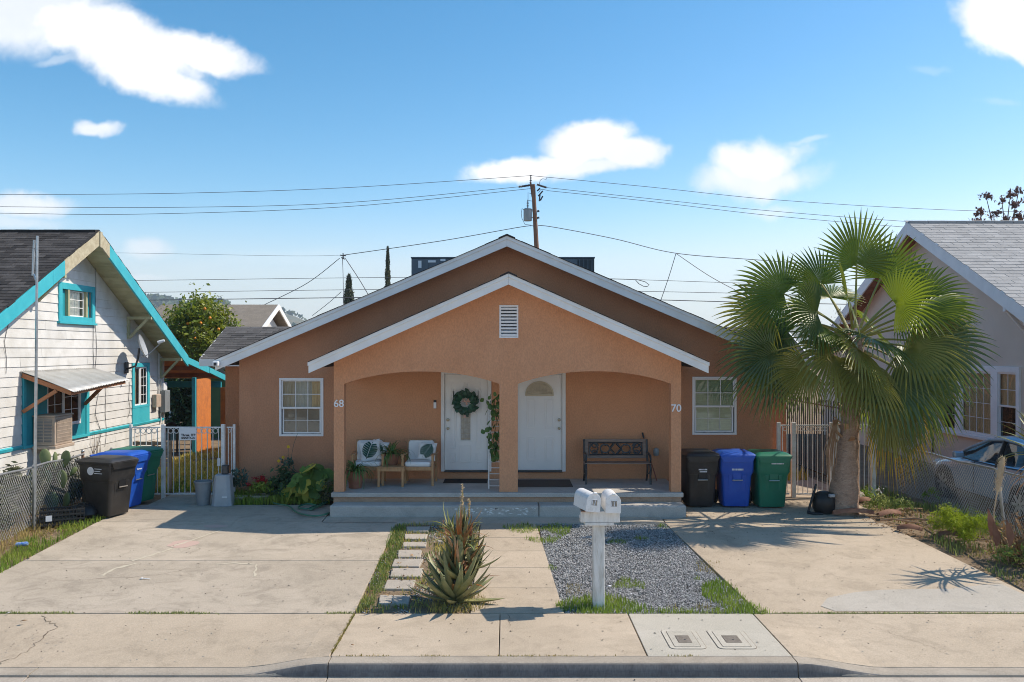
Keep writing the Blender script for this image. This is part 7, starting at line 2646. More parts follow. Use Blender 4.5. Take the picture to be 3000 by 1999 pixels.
# azimuth: 0 = away from the duplex (+x), -90 = toward the street, 180 = toward the duplex
YG, OL = M['palm_leaf_young'], M['palm_leaf_old']
SPEC = [
    # young upright fans
    (-100, 84, 1.25, 1.15, 0, .2, .98, 114, YG, None), (-20, 72, 1.05, 1.05, 0, .2, .85, 118, YG, None), (160, 66, 1.0, .95, 0, .2, .85, 118, YG, None),
    (8, 47, 1.2, 1.12, .1, .1, .85, 122, None, None), (170, 40, 1.45, 1.15, .15, .1, .92, 120, YG, None), (165, 26, 1.55, 1.12, .2, .05, .85, 117, None, None),
    (-35, 30, 1.15, 1.15, .2, .05, .35, 127, YG, None), (100, 50, 1.1, 1.0, .1, .1, .5, 117, None, None),
    # middle ring
    (0, 24, 1.45, 1.12, .3, .0, .70, 122, OL, None), (-150, 24, 1.0, 1.05, .3, 0, .5, 127, None, None),
    (-25, 6, 1.25, 1.2, .4, -.05, .75, 132, None, None), (50, 15, 1.3, 1.1, .4, 0, .5, 127, None, None), (130, 15, 1.3, 1.1, .4, 0, .5, 127, None, None),
    (6, 2, 1.5, 1.2, .5, -.1, .85, 127, None, None), (178, 2, 1.5, 1.12, .5, -.1, .85, 127, None, None), (-90, 8, .7, 1.0, .5, 0, .75, 122, None, None), (-130, -4, 1.0, 1.12, .6, -.1, .8, 127, None, None),
    (-65, 38, 1.0, 1.0, .2, .1, .6, 112, YG, None), (-118, 40, 1.05, 1.0, .2, .1, .6, 112, None, None), (150, 8, 1.25, 1.1, .4, 0, .6, 118, None, None), (28, -10, 1.3, 1.1, .6, -.1, .6, 112, None, None), (-12, 38, 1.25, 1.05, .2, .1, .7, 116, YG, None),
    (-145, 30, 1.25, 1.05, .3, 0, .8, 110, None, None), (-20, 20, .95, 1.05, .4, 0, .85, 110, OL, None), (-50, 4, 1.0, 1.1, .5, -.1, .85, 108, OL, None), (-110, 2, .85, 1.05, .5, -.1, .85, 105, OL, None),
    # drooping ring
    (8, -22, 1.35, 1.2, .8, -.2, .88, 120, OL, None), (-30, -22, 1.05, 1.15, .7, -.25, .88, 122, None, None), (174, -10, 1.35, 1.08, .6, -.1, .9, 105, None, None), (-162, -16, 1.05, 1.0, .6, -.15, .9, 100, OL, None),
    (-60, -26, .80, 1.1, .9, -.3, .92, 117, None, None), (-100, -24, .75, 1.05, .9, -.2, .92, 117, None, None),
    (60, -28, 1.1, 1.1, .8, -.3, .4, 117, None, None), (120, -16, 1.1, 1.0, .6, -.1, .4, 95, None, None),
    # skirt
    (-8, -42, 1.05, 1.2, .9, -.4, .92, 72, OL, None), (-40, -52, .85, 1.2, 1.0, -.45, .95, 66, OL, M['palm_tip']), (-82, -44, .66, .98, .8, -.25, .97, 74, OL, None), (-118, -36, .7, .92, .8, -.2, .95, 80, OL, None),
    (-22, -60, .95, 1.22, 1.0, -.5, .95, 60, OL, M['palm_tip']), (40, -52, 1.0, 1.1, 1.0, -.4, .5, 70, OL, None),
]
for sp in SPEC:
    az, el, pl_, bl, age, bz, tw, spn, mt, tips = sp
    frond(U(az) + random.uniform(-.06, .06), U(el), pl_ * .96, bl * .96, age, bz, tw, spn, mt, tips)
# dead fold hanging beside the trunk, and the dry flower strands in the crown
for k in range(26):
    x0 = 6.06 + random.gauss(0, .07)
    mb = MB(); mb.loft([[(6.16 + (x0 - 6.06) * .4, 16.0, 2.1), (6.165 + (x0 - 6.06) * .4, 15.99, 2.1), (6.17 + (x0 - 6.06) * .4, 16.0, 2.1)], [(x0 - .006, 15.98, 1.5), (x0, 15.97, 1.5), (x0 + .006, 15.98, 1.5)], (lambda e: [(x0 - .006, 16.0, e), (x0, 15.99, e), (x0 + .004, 16.0, e + .02)])(.9 + random.uniform(0, .55))], cap=False, close=False)
    mb.build('dead_leaf', M['palm_dead'], palm, fix=False)
pts = clump_points(HEART + Vector((-.55, -.25, .25)), (.45, .3, .35), 14, 26, .06)
v, f = leaf_quads(pts, (0, 0, 0), .07, .12)
npmesh('dry_flower_strands', v, f, M['dry_leaf'], palm, 'stuff')
mb = MB(); mb.loft([[(6.46, 15.9, 3.05), (6.52, 15.86, 3.05), (6.58, 15.9, 3.05)], [(6.45, 15.84, 2.9), (6.52, 15.80, 2.9), (6.59, 15.84, 2.9)], [(6.48, 15.86, 2.75), (6.52, 15.83, 2.75), (6.56, 15.86, 2.75)]], cap=False, close=False)
mb.build('leaf_base', M['palm_tip'], palm, fix=False)

# things leaning at the foot of the palm
t = thing('backpack_blower', 'black rounded garden blower lying against the palm trunk', 'blower', (6.0, 16.2, zg(16.2)))
z0 = zg(16.2)
mb = MB(); mb.lathe([(.02, 0), (.16, .0), (.21, .10), (.21, .26), (.17, .36), (.08, .41), (.001, .42)], 16, (6.0, 16.15, z0)); mb.build('body', M['black_rubber'], t, smooth=True)
mb = MB(); mb.box(6.02, 6.13, 15.92, 15.99, z0 + .33, z0 + .39); mb.build('cap', M['grey_plastic_light'], t, bevel=.015)
mb = MB(); mb.tube([(5.66, 16.05, z0 + .02), (5.80, 16.10, z0 + .42), (5.84, 16.12, z0 + .55)], [.022, .025, .02], 8); mb.tube([(5.66, 16.05, z0 + .03), (5.74, 15.98, z0 + .02), (5.92, 15.98, z0 + .015)], [.03, .03, .02], 8); mb.build('tube', M['black_rubber'], t, smooth=True)
p = Vector((7.18, 17.55, .33))
mb = MB(); mb.ball(p + Vector((0, 0, .05)), .2, 9, 6, .8); o = mb.build('stone', M['rock'], None, smooth=False); prop(o, 'rough grey boulder at the end of the white iron fence', 'stone')
o.modifiers.new('sub', 'SUBSURF').levels = 1
o.modifiers['sub'].render_levels = 2
tex = bpy.data.textures.new('lumps', 'CLOUDS'); tex.noise_scale = .12
dm = o.modifiers.new('lumps', 'DISPLACE'); dm.texture = tex; dm.strength = .06

# fallen palm husks and sticks
for (px, py, L, az, cl, lab) in ((2500, 1512, .75, -.05, 'husk', 'long brown palm husk lying on the drive edge below the trunk'), (2605, 1515, .5, .3, 'husk', 'curled brown palm husk beside the long fallen one'), (2665, 1560, .40, -.4, 'husk', 'ragged rust brown husk at the drive edge'),
                                 (2790, 1580, .45, -.5, 'husk', 'dark hollow husk before the lime shrubs'), (2530, 1478, .35, .2, 'husk', 'reddish husk lying among weeds behind the palm trunk')):
    p = G(px, py)
    mb = MB()
    rings = []
    for i in range(6):
        q = i / 5
        c = p + Vector((math.cos(az) * L * (q - .5), math.sin(az) * L * (q - .5), .03 + .05 * math.sin(q * 3)))
        w = .085 * math.sin(.5 + q * 2.2)
        s = Vector((-math.sin(az), math.cos(az), 0))
        rings.append([tuple(c - s * w), tuple(c - s * w * .6 + Vector((0, 0, .05))), tuple(c + Vector((0, 0, .07))), tuple(c + s * w * .6 + Vector((0, 0, .05))), tuple(c + s * w)])
    mb.loft(rings, cap=False, close=False)
    o = mb.build('palm_husk', M[cl], None, fix=False, smooth=True); prop(o, lab, 'husk', 'fallen palm husks')
for i, (px, py, L, az, lab) in enumerate(((2660, 1500, .9, .5, 'pale dead palm stalk lying over the litter'), (2720, 1535, 1.0, -.35, 'long pale palm stalk along the drive edge'), (2640, 1535, .7, -.2, 'thin pale stalk below the palm stalks'))):
    p = G(px, py)
    mb = MB(); mb.tube([p + Vector((math.cos(az) * L * (q - .5), math.sin(az) * L * (q - .5), .05 + .03 * math.sin(q * 5))) for q in (0, .3, .6, 1)], [.022, .02, .017, .012], 6)
    o = mb.build('palm_stalk', M['palm_dead'], None, smooth=True); prop(o, lab, 'palm stalk', 'fallen palm stalks')

# ------------------------------------------------------------------ plants along the far fence
for (x, y, r_, lab) in ((7.55, 14.55, .30, 'lime green feathery shrub nearer the palm'), (7.72, 13.95, .34, 'lime green feathery shrub nearer the street')):
    t = thing('shrub', lab, 'shrub', (x, y, zg(y)), group='lime shrubs along the wire fence')
    pts = clump_points((x, y, zg(y) + .22), (r_, r_, .26), 26, 90, .06, 1.0, .4, -.3)
    v, f = leaf_quads(pts, (0, 0, .5), .075, .14, -.6)
    npmesh('foliage', v, f, M['shrub_lime'], t)
for (px, py, sz, mt, lab) in ((2570, 1485, .16, 'weed', 'small white flowered weed behind the palm litter'), (2605, 1500, .15, 'weed', 'leafy weed beside the fallen husks'), (2540, 1468, .15, 'grass_green', 'bright weed beside the palm trunk foot'), (2650, 1500, .16, 'weed', 'spiky weed before the wire netting'),
                              (2725, 1478, .22, 'grass_green', 'broad leaved weed growing through the wire netting'), (2770, 1525, .15, 'weed', 'low weed before the lime shrubs')):
    p = G(px, py)
    t = bush('weed_plant', lab, 'weed', (p.x, p.y, p.z + sz * .8), (sz, sz, sz * .9), 9, 16, .045, .06, M[mt])
    if 'white' in lab:
        pts = np.array([(p.x + random.gauss(0, .05), p.y - .1, p.z + .35 + random.gauss(0, .05)) for _ in range(16)])
        v, f = leaf_quads(pts, (0, -1, 0), .03, .9); npmesh('flower', v, f, M['petal_white'], t)
# dried thicket, pampas plume and yucca at the street end of the fence
t = thing('dry_bush', 'tangled dry bush with curled brown leaves at the wire fence', 'bush', (8.05, 13.3, zg(13.3)))
for k in range(70):
    a = random.uniform(0, 6.28); r_ = random.uniform(.1, .5)
    b = Vector((8.05 + random.gauss(0, .2), 13.25 + random.gauss(0, .3), zg(13.2)))
    e = b + Vector((math.cos(a) * r_, math.sin(a) * r_, random.uniform(.25, .75)))
    mb = MB(); mb.tube([b, b.lerp(e, .5) + Vector((random.gauss(0, .06), random.gauss(0, .06), .08)), e], [.008, .006, .003], 4); mb.build('twig', M['palm_dead'] if k % 3 else M['bark'], t)
pts = clump_points((8.0, 13.2, zg(13.2) + .36), (.42, .5, .4), 34, 14, .07, 1, .2)
v, f = leaf_quads(pts, (0, 0, 0), .13, .30); npmesh('dry_leaves', v, f, M['dry_leaf'], t)
pts = clump_points((7.85, 12.9, zg(13) + .18), (.4, .6, .2), 20, 26, .07, 1, .2)
v, f = leaf_quads(pts, (0, 0, .6), .08, .3); npmesh('green_leaves', v, f, M['weed'], t)
for (px, py, y, L, az) in ((2905, 1530, 12.9, .42, 2.2), (2920, 1560, 12.8, .38, 2.6), (2960, 1560, 12.7, .4, 1.9)):
    p = P(px, py + 40, y)
    mb = MB(); mb.loft([[tuple(p + Vector((-.02, 0, 0))), tuple(p + Vector((.02, 0, 0)))], [tuple(p + Vector((-.06, 0, L * .4))), tuple(p + Vector((.05, -.03, L * .4)))], [tuple(p + Vector((-.05, .02, L * .75))), tuple(p + Vector((.0, 0, L * .75)))], [tuple(p + Vector((-.06, 0, L))), tuple(p + Vector((-.055, 0, L)))]], cap=False, close=False)
    mb.build('curled_leaf', M['husk'], t, fix=False, smooth=True)
t = thing('pampas_plume', 'tan pampas plume standing before the parked car', 'plume', (7.75, 13.1, .13))
c0, c1 = P(2912, 1500, 13.0), P(2938, 1340, 13.0)
mb = MB(); mb.tube([c0 + Vector((0, 0, -.15)), c0, c0.lerp(c1, .35)], [.008, .008, .012], 6); mb.build('stem', M['plume'], t)
cc = [c0.lerp(c1, .35 + .65 * i / 9) for i in range(10)]
mb = MB(); mb.tube(cc, [.010, .02, .032, .038, .042, .045, .045, .042, .034, .012], 8); pb = mb.build('plume_core', M['plume'], t, smooth=True)
pts = np.array([c0.lerp(c1, random.uniform(.38, 1.0)) + Vector((random.gauss(0, .025), random.gauss(0, .025), 0)) for _ in range(500)])
v, f = leaf_quads(pts, (0, 0, 0), .05, .12, -.8); npmesh('plume_fluff', v, f, M['plume_fluff'], pb, 'stuff')
t = thing('yucca', 'spiky yellow green yucca rising above the wire fence', 'yucca', (8.15, 12.9, zg(12.9)))
mb = MB(); mb.tube([(8.1, 12.9, .1), (8.03, 12.85, 1.1), (7.97, 12.8, 2.0)], [.08, .06, .05], 8); mb.build('stem', M['bark'], t, smooth=True)
_al = aloe_leaf
for k in range(34):
    az = k * 2.399; q = k / 34
    aloe_leaf(Vector((7.97, 12.8, 1.80 + .3 * q)), az, .1 + 1.2 * q, random.uniform(.5, .75), .022, random.uniform(-1.2, -.1) * (1 - q * .6), M['yucca'], .12)
for k in range(16):
    az = k * 2.399
    aloe_leaf(Vector((7.99, 12.82, 1.45 + random.uniform(0, .3))), az, -.3, random.uniform(.45, .6), .018, -1.0, M['palm_dead'], .12, 'dead_leaf')

# ------------------------------------------------------------------ cactus and scrub behind the left fence
t = thing('prickly_pear', 'prickly pear cactus with flat pads behind the wire fence', 'cactus', (-8.95, 16.2, zg(16.2)))


def pad(c, w, h, rz, tilt, th=.035):
    mb = MB()
    mb.m = Matrix.Translation(c) @ Matrix.Rotation(rz, 4, 'Z') @ Matrix.Rotation(tilt, 4, 'Y')
    rings = []
    n = 10
    for i in range(n + 1):
        q = i / n
        ww = w * (math.sin(math.pi * min(1, (q * .93 + .035))) ** .62) * (.62 + .45 * q)
        rings.append([(ww * math.cos(a) * 1.0, th * math.sin(a) * (math.sin(math.pi * (q * .94 + .03)) ** .5), q * h) for a in np.linspace(0, 2 * math.pi, 14, endpoint=False)])
    mb.loft(rings)
    o = mb.build('pad', M['cactus'], t, smooth=True)
    return o


for (px, py, yy, w, h, rz, tl) in ((136, 1372, 16.2, .115, .37, .3, -.1), (160, 1375, 16.3, .06, .33, 1.3, .05), (186, 1370, 16.2, .12, .33, -.2, .25), (135, 1430, 16.1, .12, .34, .2, .05), (185, 1430, 16.1, .12, .34, -.1, -.1), (150, 1500, 16.0, .13, .35, .3, .1), (190, 1490, 16.1, .11, .32, -.5, .3),
                                  (155, 1475, 15.9, .07, .22, .1, .05), (205, 1395, 16.3, .06, .2, .6, .6), (110, 1420, 16.3, .10, .28, -.4, -.4)):
    pad(P(px, py, yy), w, h, rz, tl)
for (x, y, rx, rz_, lab, m_) in ((-8.95, 15.6, .55, .48, 'grey green sage scrub behind the wire netting, below the cactus', 'sage'), (-9.0, 14.7, .45, .36, 'grey scrub behind the wire netting nearer the street', 'sage'), (-8.75, 16.7, .42, .46, 'dusty scrub between cactus and emblem cart', 'sage'), (-8.75, 17.5, .5, .42, 'dusty scrub behind the rusty end post of the wire fence', 'sage')):
    t = thing('scrub', lab, 'scrub', (x, y, zg(y)), group='scrub behind the wire fence')
    pts = clump_points((x, y, zg(y) + rz_ * .9), (rx * .8, rx, rz_), 60, 80, .08, 1, .3, -.5)
    v, f = leaf_quads(pts, (0, 0, .2), .13, .32, -.3); npmesh('foliage', v, f, M[m_], t)
pts_ = scatter([(-9.5, 13), (-8.45, 13), (-8.45, 17), (-9.5, 17)], 500, (1.3, -.1))
grass('grass', pts_, .14, .012, M['grass_dry'], label='straw coloured grass between the wire fence and the sided house')
t = thing('vine', 'dead vine stem climbing the siding below the belt trim', 'vine', (XW + .05, 19.75, .8))
for k in range(14):
    y = 19.75 + random.gauss(0, .12)
    mb = MB(); mb.tube([(XW + .06, y, .4), (XW + .08, y + random.gauss(0, .08), .8), (XW + .06, y + random.gauss(0, .1), random.uniform(1.0, 1.6))], [.008, .006, .003], 4); mb.build('twig', M['bark'], t)

# ------------------------------------------------------------------ parked car behind the fence
t = thing('parked_car', 'silver blue sedan parked nose in beside the taupe house', 'car', (10.16, 16.8, .28))
XC, YN, ZC = 10.17, 19.0, .27
ST = [(0.0, .34, .52, .58, .55), (.10, .22, .60, .68, .74), (.40, .19, .68, .80, .83), (.9, .18, .75, .90, .86), (1.35, .18, .82, .97, .875), (1.7, .18, .87, .99, .88), (2.6, .18, .90, .99, .885), (3.4, .18, .93, 1.0, .88), (3.95, .20, .94, 1.06, .86), (4.35, .28, .92, 1.04, .80), (4.5, .42, .80, .96, .66)]
rings = []
for s, zb, zs, zt, hw in ST:
    half = [(hw * .86, zb), (hw * .97, zb + .10), (hw, zs - .22), (hw * .985, zs), (hw * .90, zt - .02), (hw * .55, zt + .015)]
    ring = [(XC - x, YN - s, ZC + z) for x, z in half] + [(XC + x, YN - s, ZC + z) for x, z in reversed(half)]
    rings.append(ring)
mb = MB(); mb.loft(rings); body = mb.build('body', M['car_paint'], t, smooth=True, angle=60)
sb = body.modifiers.new('sub', 'SUBSURF'); sb.levels = 1; sb.render_levels = 2
CAB = [(1.28, .97, .98, .80, .74), (1.75, .92, 1.23, .82, .66), (2.2, .90, 1.41, .83, .60), (2.7, .90, 1.455, .83, .585), (3.2, .90, 1.42, .82, .585), (3.65, .92, 1.27, .81, .62), (4.08, .98, 1.03, .76, .70)]
rings = []
for s, zb, zt, hb_, ht in CAB:
    half = [(hb_, zb), (ht, max(zb + .005, zt - .05)), (ht * .78, zt)]
    rings.append([(XC - x, YN - s, ZC + z) for x, z in half] + [(XC + x, YN - s, ZC + z) for x, z in reversed(half)])
mb = MB(); mb.loft(rings); mb.build('windows', M['glass_car'], t, smooth=True, angle=40)
rr_ = []
for s, zb, zt, hb_, ht in CAB[2:6]:
    rr_.append([(XC - ht * 1.03, YN - s, ZC + zt - .045), (XC - ht * .8, YN - s, ZC + zt + .012), (XC, YN - s, ZC + zt + .025), (XC + ht * .8, YN - s, ZC + zt + .012), (XC + ht * 1.03, YN - s, ZC + zt - .045)])
mb = MB(); mb.loft(rr_, cap=False, close=False); o = mb.build('roof', M['car_paint'], t, smooth=True, fix=False); o.modifiers.new('t', 'SOLIDIFY').thickness = .02
for sx in (-1, 1):
    mb = MB(); mb.tube([(XC + sx * hb_ * 1.0, YN - s, ZC + z) for (s, z, hb_) in ((1.25, .965, .815), (1.75, 1.19, .735), (2.2, 1.365, .645), (2.7, 1.41, .63), (3.2, 1.375, .63), (3.65, 1.225, .68), (4.1, 1.0, .75))], .030, 8); mb.build('pillar', M['car_paint'], t, smooth=True)
    mb = MB(); mb.bar((XC + sx * .835, YN - 2.72, ZC + .90), (XC + sx * .615, YN - 2.66, ZC + 1.40), .07, .03, (0, 1, 0)); mb.build('door_pillar', M['car_trim'], t)
    mb = MB(); mb.tube([(XC + sx * .865, YN - s, ZC + z) for s, z in ((1.3, .955), (2.0, .925), (2.8, .925), (3.6, .95), (4.05, 1.0))], .012, 6); mb.build('belt_strip', M['car_trim'], t)
    for s in (2.02, 2.75, 3.55):
        mb = MB(); mb.tube([(XC + sx * .868, YN - s, ZC + .92), (XC + sx * .892, YN - s, ZC + .68), (XC + sx * .878, YN - s + .02, ZC + .30)], .006, 5); mb.build('door_seam', M['car_trim'], t)
    for s in (2.62, 3.42):
        mb = MB(); mb.box(XC + sx * .895 - .012, XC + sx * .895 + .012, YN - s - .09, YN - s + .09, ZC + .80, ZC + .83); mb.build('door_handle', M['car_paint'], t, bevel=.008)
    mb = MB(); mb.box(XC + sx * 1.0 - .10, XC + sx * 1.0 + .10, YN - 1.72, YN - 1.60, ZC + .95, ZC + 1.08); mb.build('mirror', M['car_paint'], t, bevel=.03)
    for s in (.86, 3.58):
        mb = MB(); mb.m = Matrix.Translation((XC + sx * .865, YN - s, ZC + .33)) @ Matrix.Rotation(R(90), 4, 'Y')
        mb.lathe([(.001, -.03), (.37, -.03), (.37, .03), (.001, .03)], 24); mb.build('wheel_arch', M['car_trim'], t)
        mb = MB(); mb.m = Matrix.Translation((XC + sx * .83, YN - s, ZC + .325)) @ Matrix.Rotation(R(90), 4, 'Y')
        mb.lathe([(.20, -.09), (.30, -.095), (.325, -.07), (.325, .07), (.30, .095), (.20, .09)], 26); w_ = mb.build('wheel', M['tyre'], t, smooth=True)
        mb = MB()
        for q in range(7):
            a = q * .8976
            c = Vector((XC + sx * .925, YN - s, ZC + .325))
            mb.bar(c + Vector((0, .03 * math.cos(a), .03 * math.sin(a))), c + Vector((-sx * .01, .205 * math.cos(a), .205 * math.sin(a))), .05, .02, (1, 0, 0))
        mb.build('rim', M['rim'], w_, bevel=.004)
    mb = MB(); mb.ball((XC + sx * .62, YN - .16, ZC + .66), .13, 10, 6, .6); mb.build('headlight', M['headlight'], t, smooth=True)
    mb = MB(); mb.box(XC + sx * .62 - .12, XC + sx * .62 + .12, YN - 4.50, YN - 4.40, ZC + .74, ZC + .90); mb.build('taillight', M['tail_red'], t, bevel=.02)
for sx in (-.38, .38):
    mb = MB(); mb.hexa([(XC + sx - .24, YN - 2.75, ZC + .5), (XC + sx + .24, YN - 2.75, ZC + .5), (XC + sx + .24, YN - 2.65, ZC + .5), (XC + sx - .24, YN - 2.65, ZC + .5)], [(XC + sx - .22, YN - 2.98, ZC + 1.12), (XC + sx + .22, YN - 2.98, ZC + 1.12), (XC + sx + .22, YN - 2.88, ZC + 1.12), (XC + sx - .22, YN - 2.88, ZC + 1.12)]); mb.build('seat', M['grey_plastic'], t, bevel=.03)
mb = MB(); mb.tube([(XC - .38 + .17 * math.cos(q * .524), YN - 2.02, ZC + .92 + .17 * math.sin(q * .524)) for q in range(13)], .014, 6, cap=False); mb.build('steering_wheel', M['car_trim'], t)

# ------------------------------------------------------------------ background
bh = thing('house', 'distant tan roofed house with a pale gable beyond the citrus tree', 'house', (-13.5, 40, .4))
YR, ZR = 42.0, 5.64
xa, xb = -17.0, -11.25
sl = .42
zr = lambda y: ZR - sl * abs(y - YR)
mb = MB(); mb.prism([(YR, ZR), (37.2, zr(37.2)), (37.2, zr(37.2) - .15), (YR, ZR - .15)], lambda p: (xa, *p), lambda p: (xb, *p)); r1 = mb.build('roof', M['shingle_tan'], bh)
mb = MB(); mb.prism([(YR + .01, ZR), (46.8, zr(46.8)), (46.8, zr(46.8) - .15), (YR + .01, ZR - .15)], lambda p: (xa, *p), lambda p: (xb, *p)); mb.build('roof', M['shingle_tan'], bh)
mb = MB(); mb.box(xa + .4, xb - .45, 38, 46, .2, 3.6); mb.prism([(38, 3.6), (YR, 5.2), (46, 3.6)], lambda p: (xb - .6, *p), lambda p: (xb - .45, *p)); mb.build('wall', M['siding'], bh)
for s in (-1, 1):
    mb = MB(); e = YR + s * 4.8
    mb.hexa([(xb, YR, ZR - .25), (xb + .05, YR, ZR - .25), (xb + .05, e, zr(e) - .25), (xb, e, zr(e) - .25)], [(xb, YR, ZR + .01), (xb + .05, YR, ZR + .01), (xb + .05, e, zr(e) + .01), (xb, e, zr(e) + .01)]); mb.build('fascia_board', M['white_trim'], bh)
for (px, py) in ((668, 908), (732, 938)):
    p = P(px, py, 40.5)
    mb = MB(); mb.tube([p + Vector((0, 0, -.6)), p + Vector((0, 0, .0))], .05, 6); mb.bar(p + Vector((-.3, .2, -.5)), p + Vector((0, .1, -.4)), .12, .03); mb.build('vent_pipe', M['iron_dark'], r1)


def tree(name, label, cat, base, c, rad, ncl, per, crad, size, leaf, bark='bark', limbs=8, trunk_r=.12, aspect=.5, shell=.5, low=-.6, group=None, bias=(0, -.2, .7), squash=1.0):
    t = thing(name, label, cat, base, group=group)
    base, c = Vector(base), Vector(c)
    mb = MB(); mb.tube([base, base.lerp(c, .5) + Vector((.05, 0, 0)), c], [trunk_r, trunk_r * .75, trunk_r * .4], 9)
    for k in range(limbs):
        a = random.uniform(0, 6.28)
        s = base.lerp(c, random.uniform(.45, .95))
        e = c + Vector((math.cos(a) * rad[0] * .75, math.sin(a) * rad[1] * .75, random.uniform(-.3, .75) * rad[2]))
        mb.tube([s, s.lerp(e, .5) + Vector((0, 0, .08 * rad[2])), e], [trunk_r * .4, trunk_r * .25, trunk_r * .08], 5)
    mb.build('trunk', M[bark], t, smooth=True)
    pts = clump_points(c, rad, ncl, per, crad, squash, shell, low)
    v, f = leaf_quads(pts, bias, size, aspect)
    npmesh('crown', v, f, M[leaf], t)
    return t


ct = tree('citrus_tree', 'bushy green citrus tree dotted with orange fruit', 'tree', (-9.9, 28.0, .35), (-10.05, 28.0, 3.75), (1.25, 1.1, 1.3), 110, 75, .22, .15, 'citrus_leaf', trunk_r=.12)
for (px, py) in ((615, 932), (550, 948), (588, 947), (640, 965), (600, 905), (570, 990)):
    p = P(px, py, 27.0)
    mb = MB(); mb.ball(p, .05, 8, 6); mb.build('orange', M['orange_fruit'], ct, smooth=True)
tree('tree', 'dark leafy tree in the back yard seen under the patio roof', 'tree', (-12.2, 34, .35), (-12.2, 34, 1.9), (2.0, 1.2, 1.7), 110, 80, .3, .22, 'bush_dark', low=-1)
tree('tree', 'light green low tree in the back yard behind the patio', 'tree', (-10.6, 36, .35), (-10.6, 36, 1.5), (2.2, 1.2, 1.4), 100, 80, .3, .22, 'citrus_leaf', low=-1)
for (px, yb, zt, wd, lab) in ((1136, 70.0, 11.85, .36, 'tall thin cypress spire beyond the duplex roof'), (1022, 60.0, 8.65, .62, 'shorter bushy cypress beside the service drop wires')):
    x = (px - CX) * yb / F
    t = thing('cypress_tree', lab, 'tree', (x, yb, .36), group='cypress trees beyond the roof')
    mb = MB(); mb.tube([(x, yb, .3), (x, yb, zt - .8)], [.14, .03], 7); mb.build('trunk', M['bark'], t)
    n = 7000
    q = RNG.uniform(0, 1, n) ** .8
    zz = .9 + (zt - .9) * q
    prof = wd * np.minimum(1, (1 - q) ** .55 * 1.1 + .02) * (1 + .22 * np.sin(zz * 5.3 + np.arange(n) % 3))
    a = RNG.uniform(0, 6.283, n)
    r_ = prof * RNG.uniform(.45, 1.05, n)
    pts = np.stack([x + r_ * np.cos(a), yb + r_ * np.sin(a), zz], 1)
    v, f = leaf_quads(pts, (0, 0, .2), .20, .35, -.9)
    npmesh('crown', v, f, M['cypress'], t)
# red-brown leaved tree above the taupe house roof
t = thing('tree', 'sparse tree with dull red leaves above the grey shingle roof', 'tree', (25.5, 44, .36))
cl = [(2890, 580), (2935, 588), (2960, 572), (2985, 560), (3010, 590), (2870, 625), (2910, 630), (2950, 640), (2975, 600), (2985, 635), (3030, 560), (3040, 620), (2990, 655), (2860, 650), (3060, 590)]
trunk = Vector((25.8, 44, .36)); fork = Vector((25.8, 44, 7.5))
mb = MB(); mb.tube([trunk, fork], [.25, .16], 8)
allp = []
for (px, py) in cl:
    e = P(px, py, 44.0 + random.uniform(-.8, .8))
    m_ = fork.lerp(e, .55) + Vector((random.uniform(-.2, .2), 0, -.25))
    mb.tube([fork, m_, e], [.07, .04, .015], 5)
    allp.append(clump_points(e, (.30, .3, .18), 6, 14, .09, 1, .2))
mb.build('trunk', M['bark'], t)
v, f = leaf_quads(np.concatenate(allp), (0, 0, .5), .17, .55); npmesh('crown', v, f, M['red_leaf'], t)

gw = thing('shed', 'small green painted shed behind the orange plywood panel', 'shed', (-9.3, 31, .36))
mb = MB(); mb.box(-10.4, -7.6, 30, 33, .2, 2.55); mb.build('wall', M['green_wall'], gw)
mb = MB(); mb.prism([(-10.6, 2.55), (-7.4, 2.55), (-7.4, 2.66), (-10.6, 2.85)], lambda p: (p[0], 29.7, p[1]), lambda p: (p[0], 33.3, p[1])); mb.build('roof', M['shingle_grey'], gw)

# utility pole with transformer
YP = 48.0
PX = lambda px, py, dy=0: P(px, py, YP + dy)
up = thing('utility_pole', 'brown wooden utility pole with transformer behind the duplex', 'utility pole', (PX(1573, 720).x, YP, .36))
b0, b1 = PX(1573, 745), PX(1562, 541)
top = b1; bot = Vector((b0.x + .08, YP, .3))
mb = MB(); mb.tube([bot, b0, b0.lerp(b1, .5), top], [.17, .14, .125, .115], 10); mb.build('pole', M['pole_wood'], up, smooth=True)
mb = MB(); mb.bar(PX(1554, 533), PX(1560, 578), .10, .08, (0, 1, 0)); mb.build('crown_pin_timber', M['pole_wood'], up)
mb = MB(); mb.tube([PX(1555, 534), PX(1555, 515)], [.03, .03], 6)
for q in (0, .35, .7): mb.lathe([(.03, 0), (.085, .02), (.03, .05)], 10, PX(1555, 530 - q * 20))
mb.build('pin_insulator', M['insulator'], up)
for (x0, y0_, x1, y1_) in ((1553, 543, 1519, 548), (1573, 541, 1601, 550)):
    a, b = PX(x0, y0_), PX(x1, y1_)
    mb = MB(); rs_ = []
    pts = [a.lerp(b, i / 24) for i in range(25)]
    mb.tube(pts, [.045 + .022 * (i % 3 == 0) + .012 * (i % 3 == 1) for i in range(25)], 8); mb.build('strain_insulator', M['insulator'], up)
tc_ = PX(1546, 630)
mb = MB(); mb.lathe([(.02, -.36), (.22, -.34), (.235, -.3), (.235, .28), (.26, .285), (.26, .31), (.18, .36), (.02, .38)], 18, tc_); tf = mb.build('transformer', M['transformer'], up, smooth=True, angle=35)
mb = MB(); mb.tube([tc_ + Vector((0, 0, .36)), tc_ + Vector((.0, 0, .85))], .03, 6)
for q in range(4): mb.lathe([(.03, 0), (.075, .03), (.03, .06)], 10, tc_ + Vector((0, 0, .42 + q * .09)))
mb.build('bushing', M['transformer'], tf)
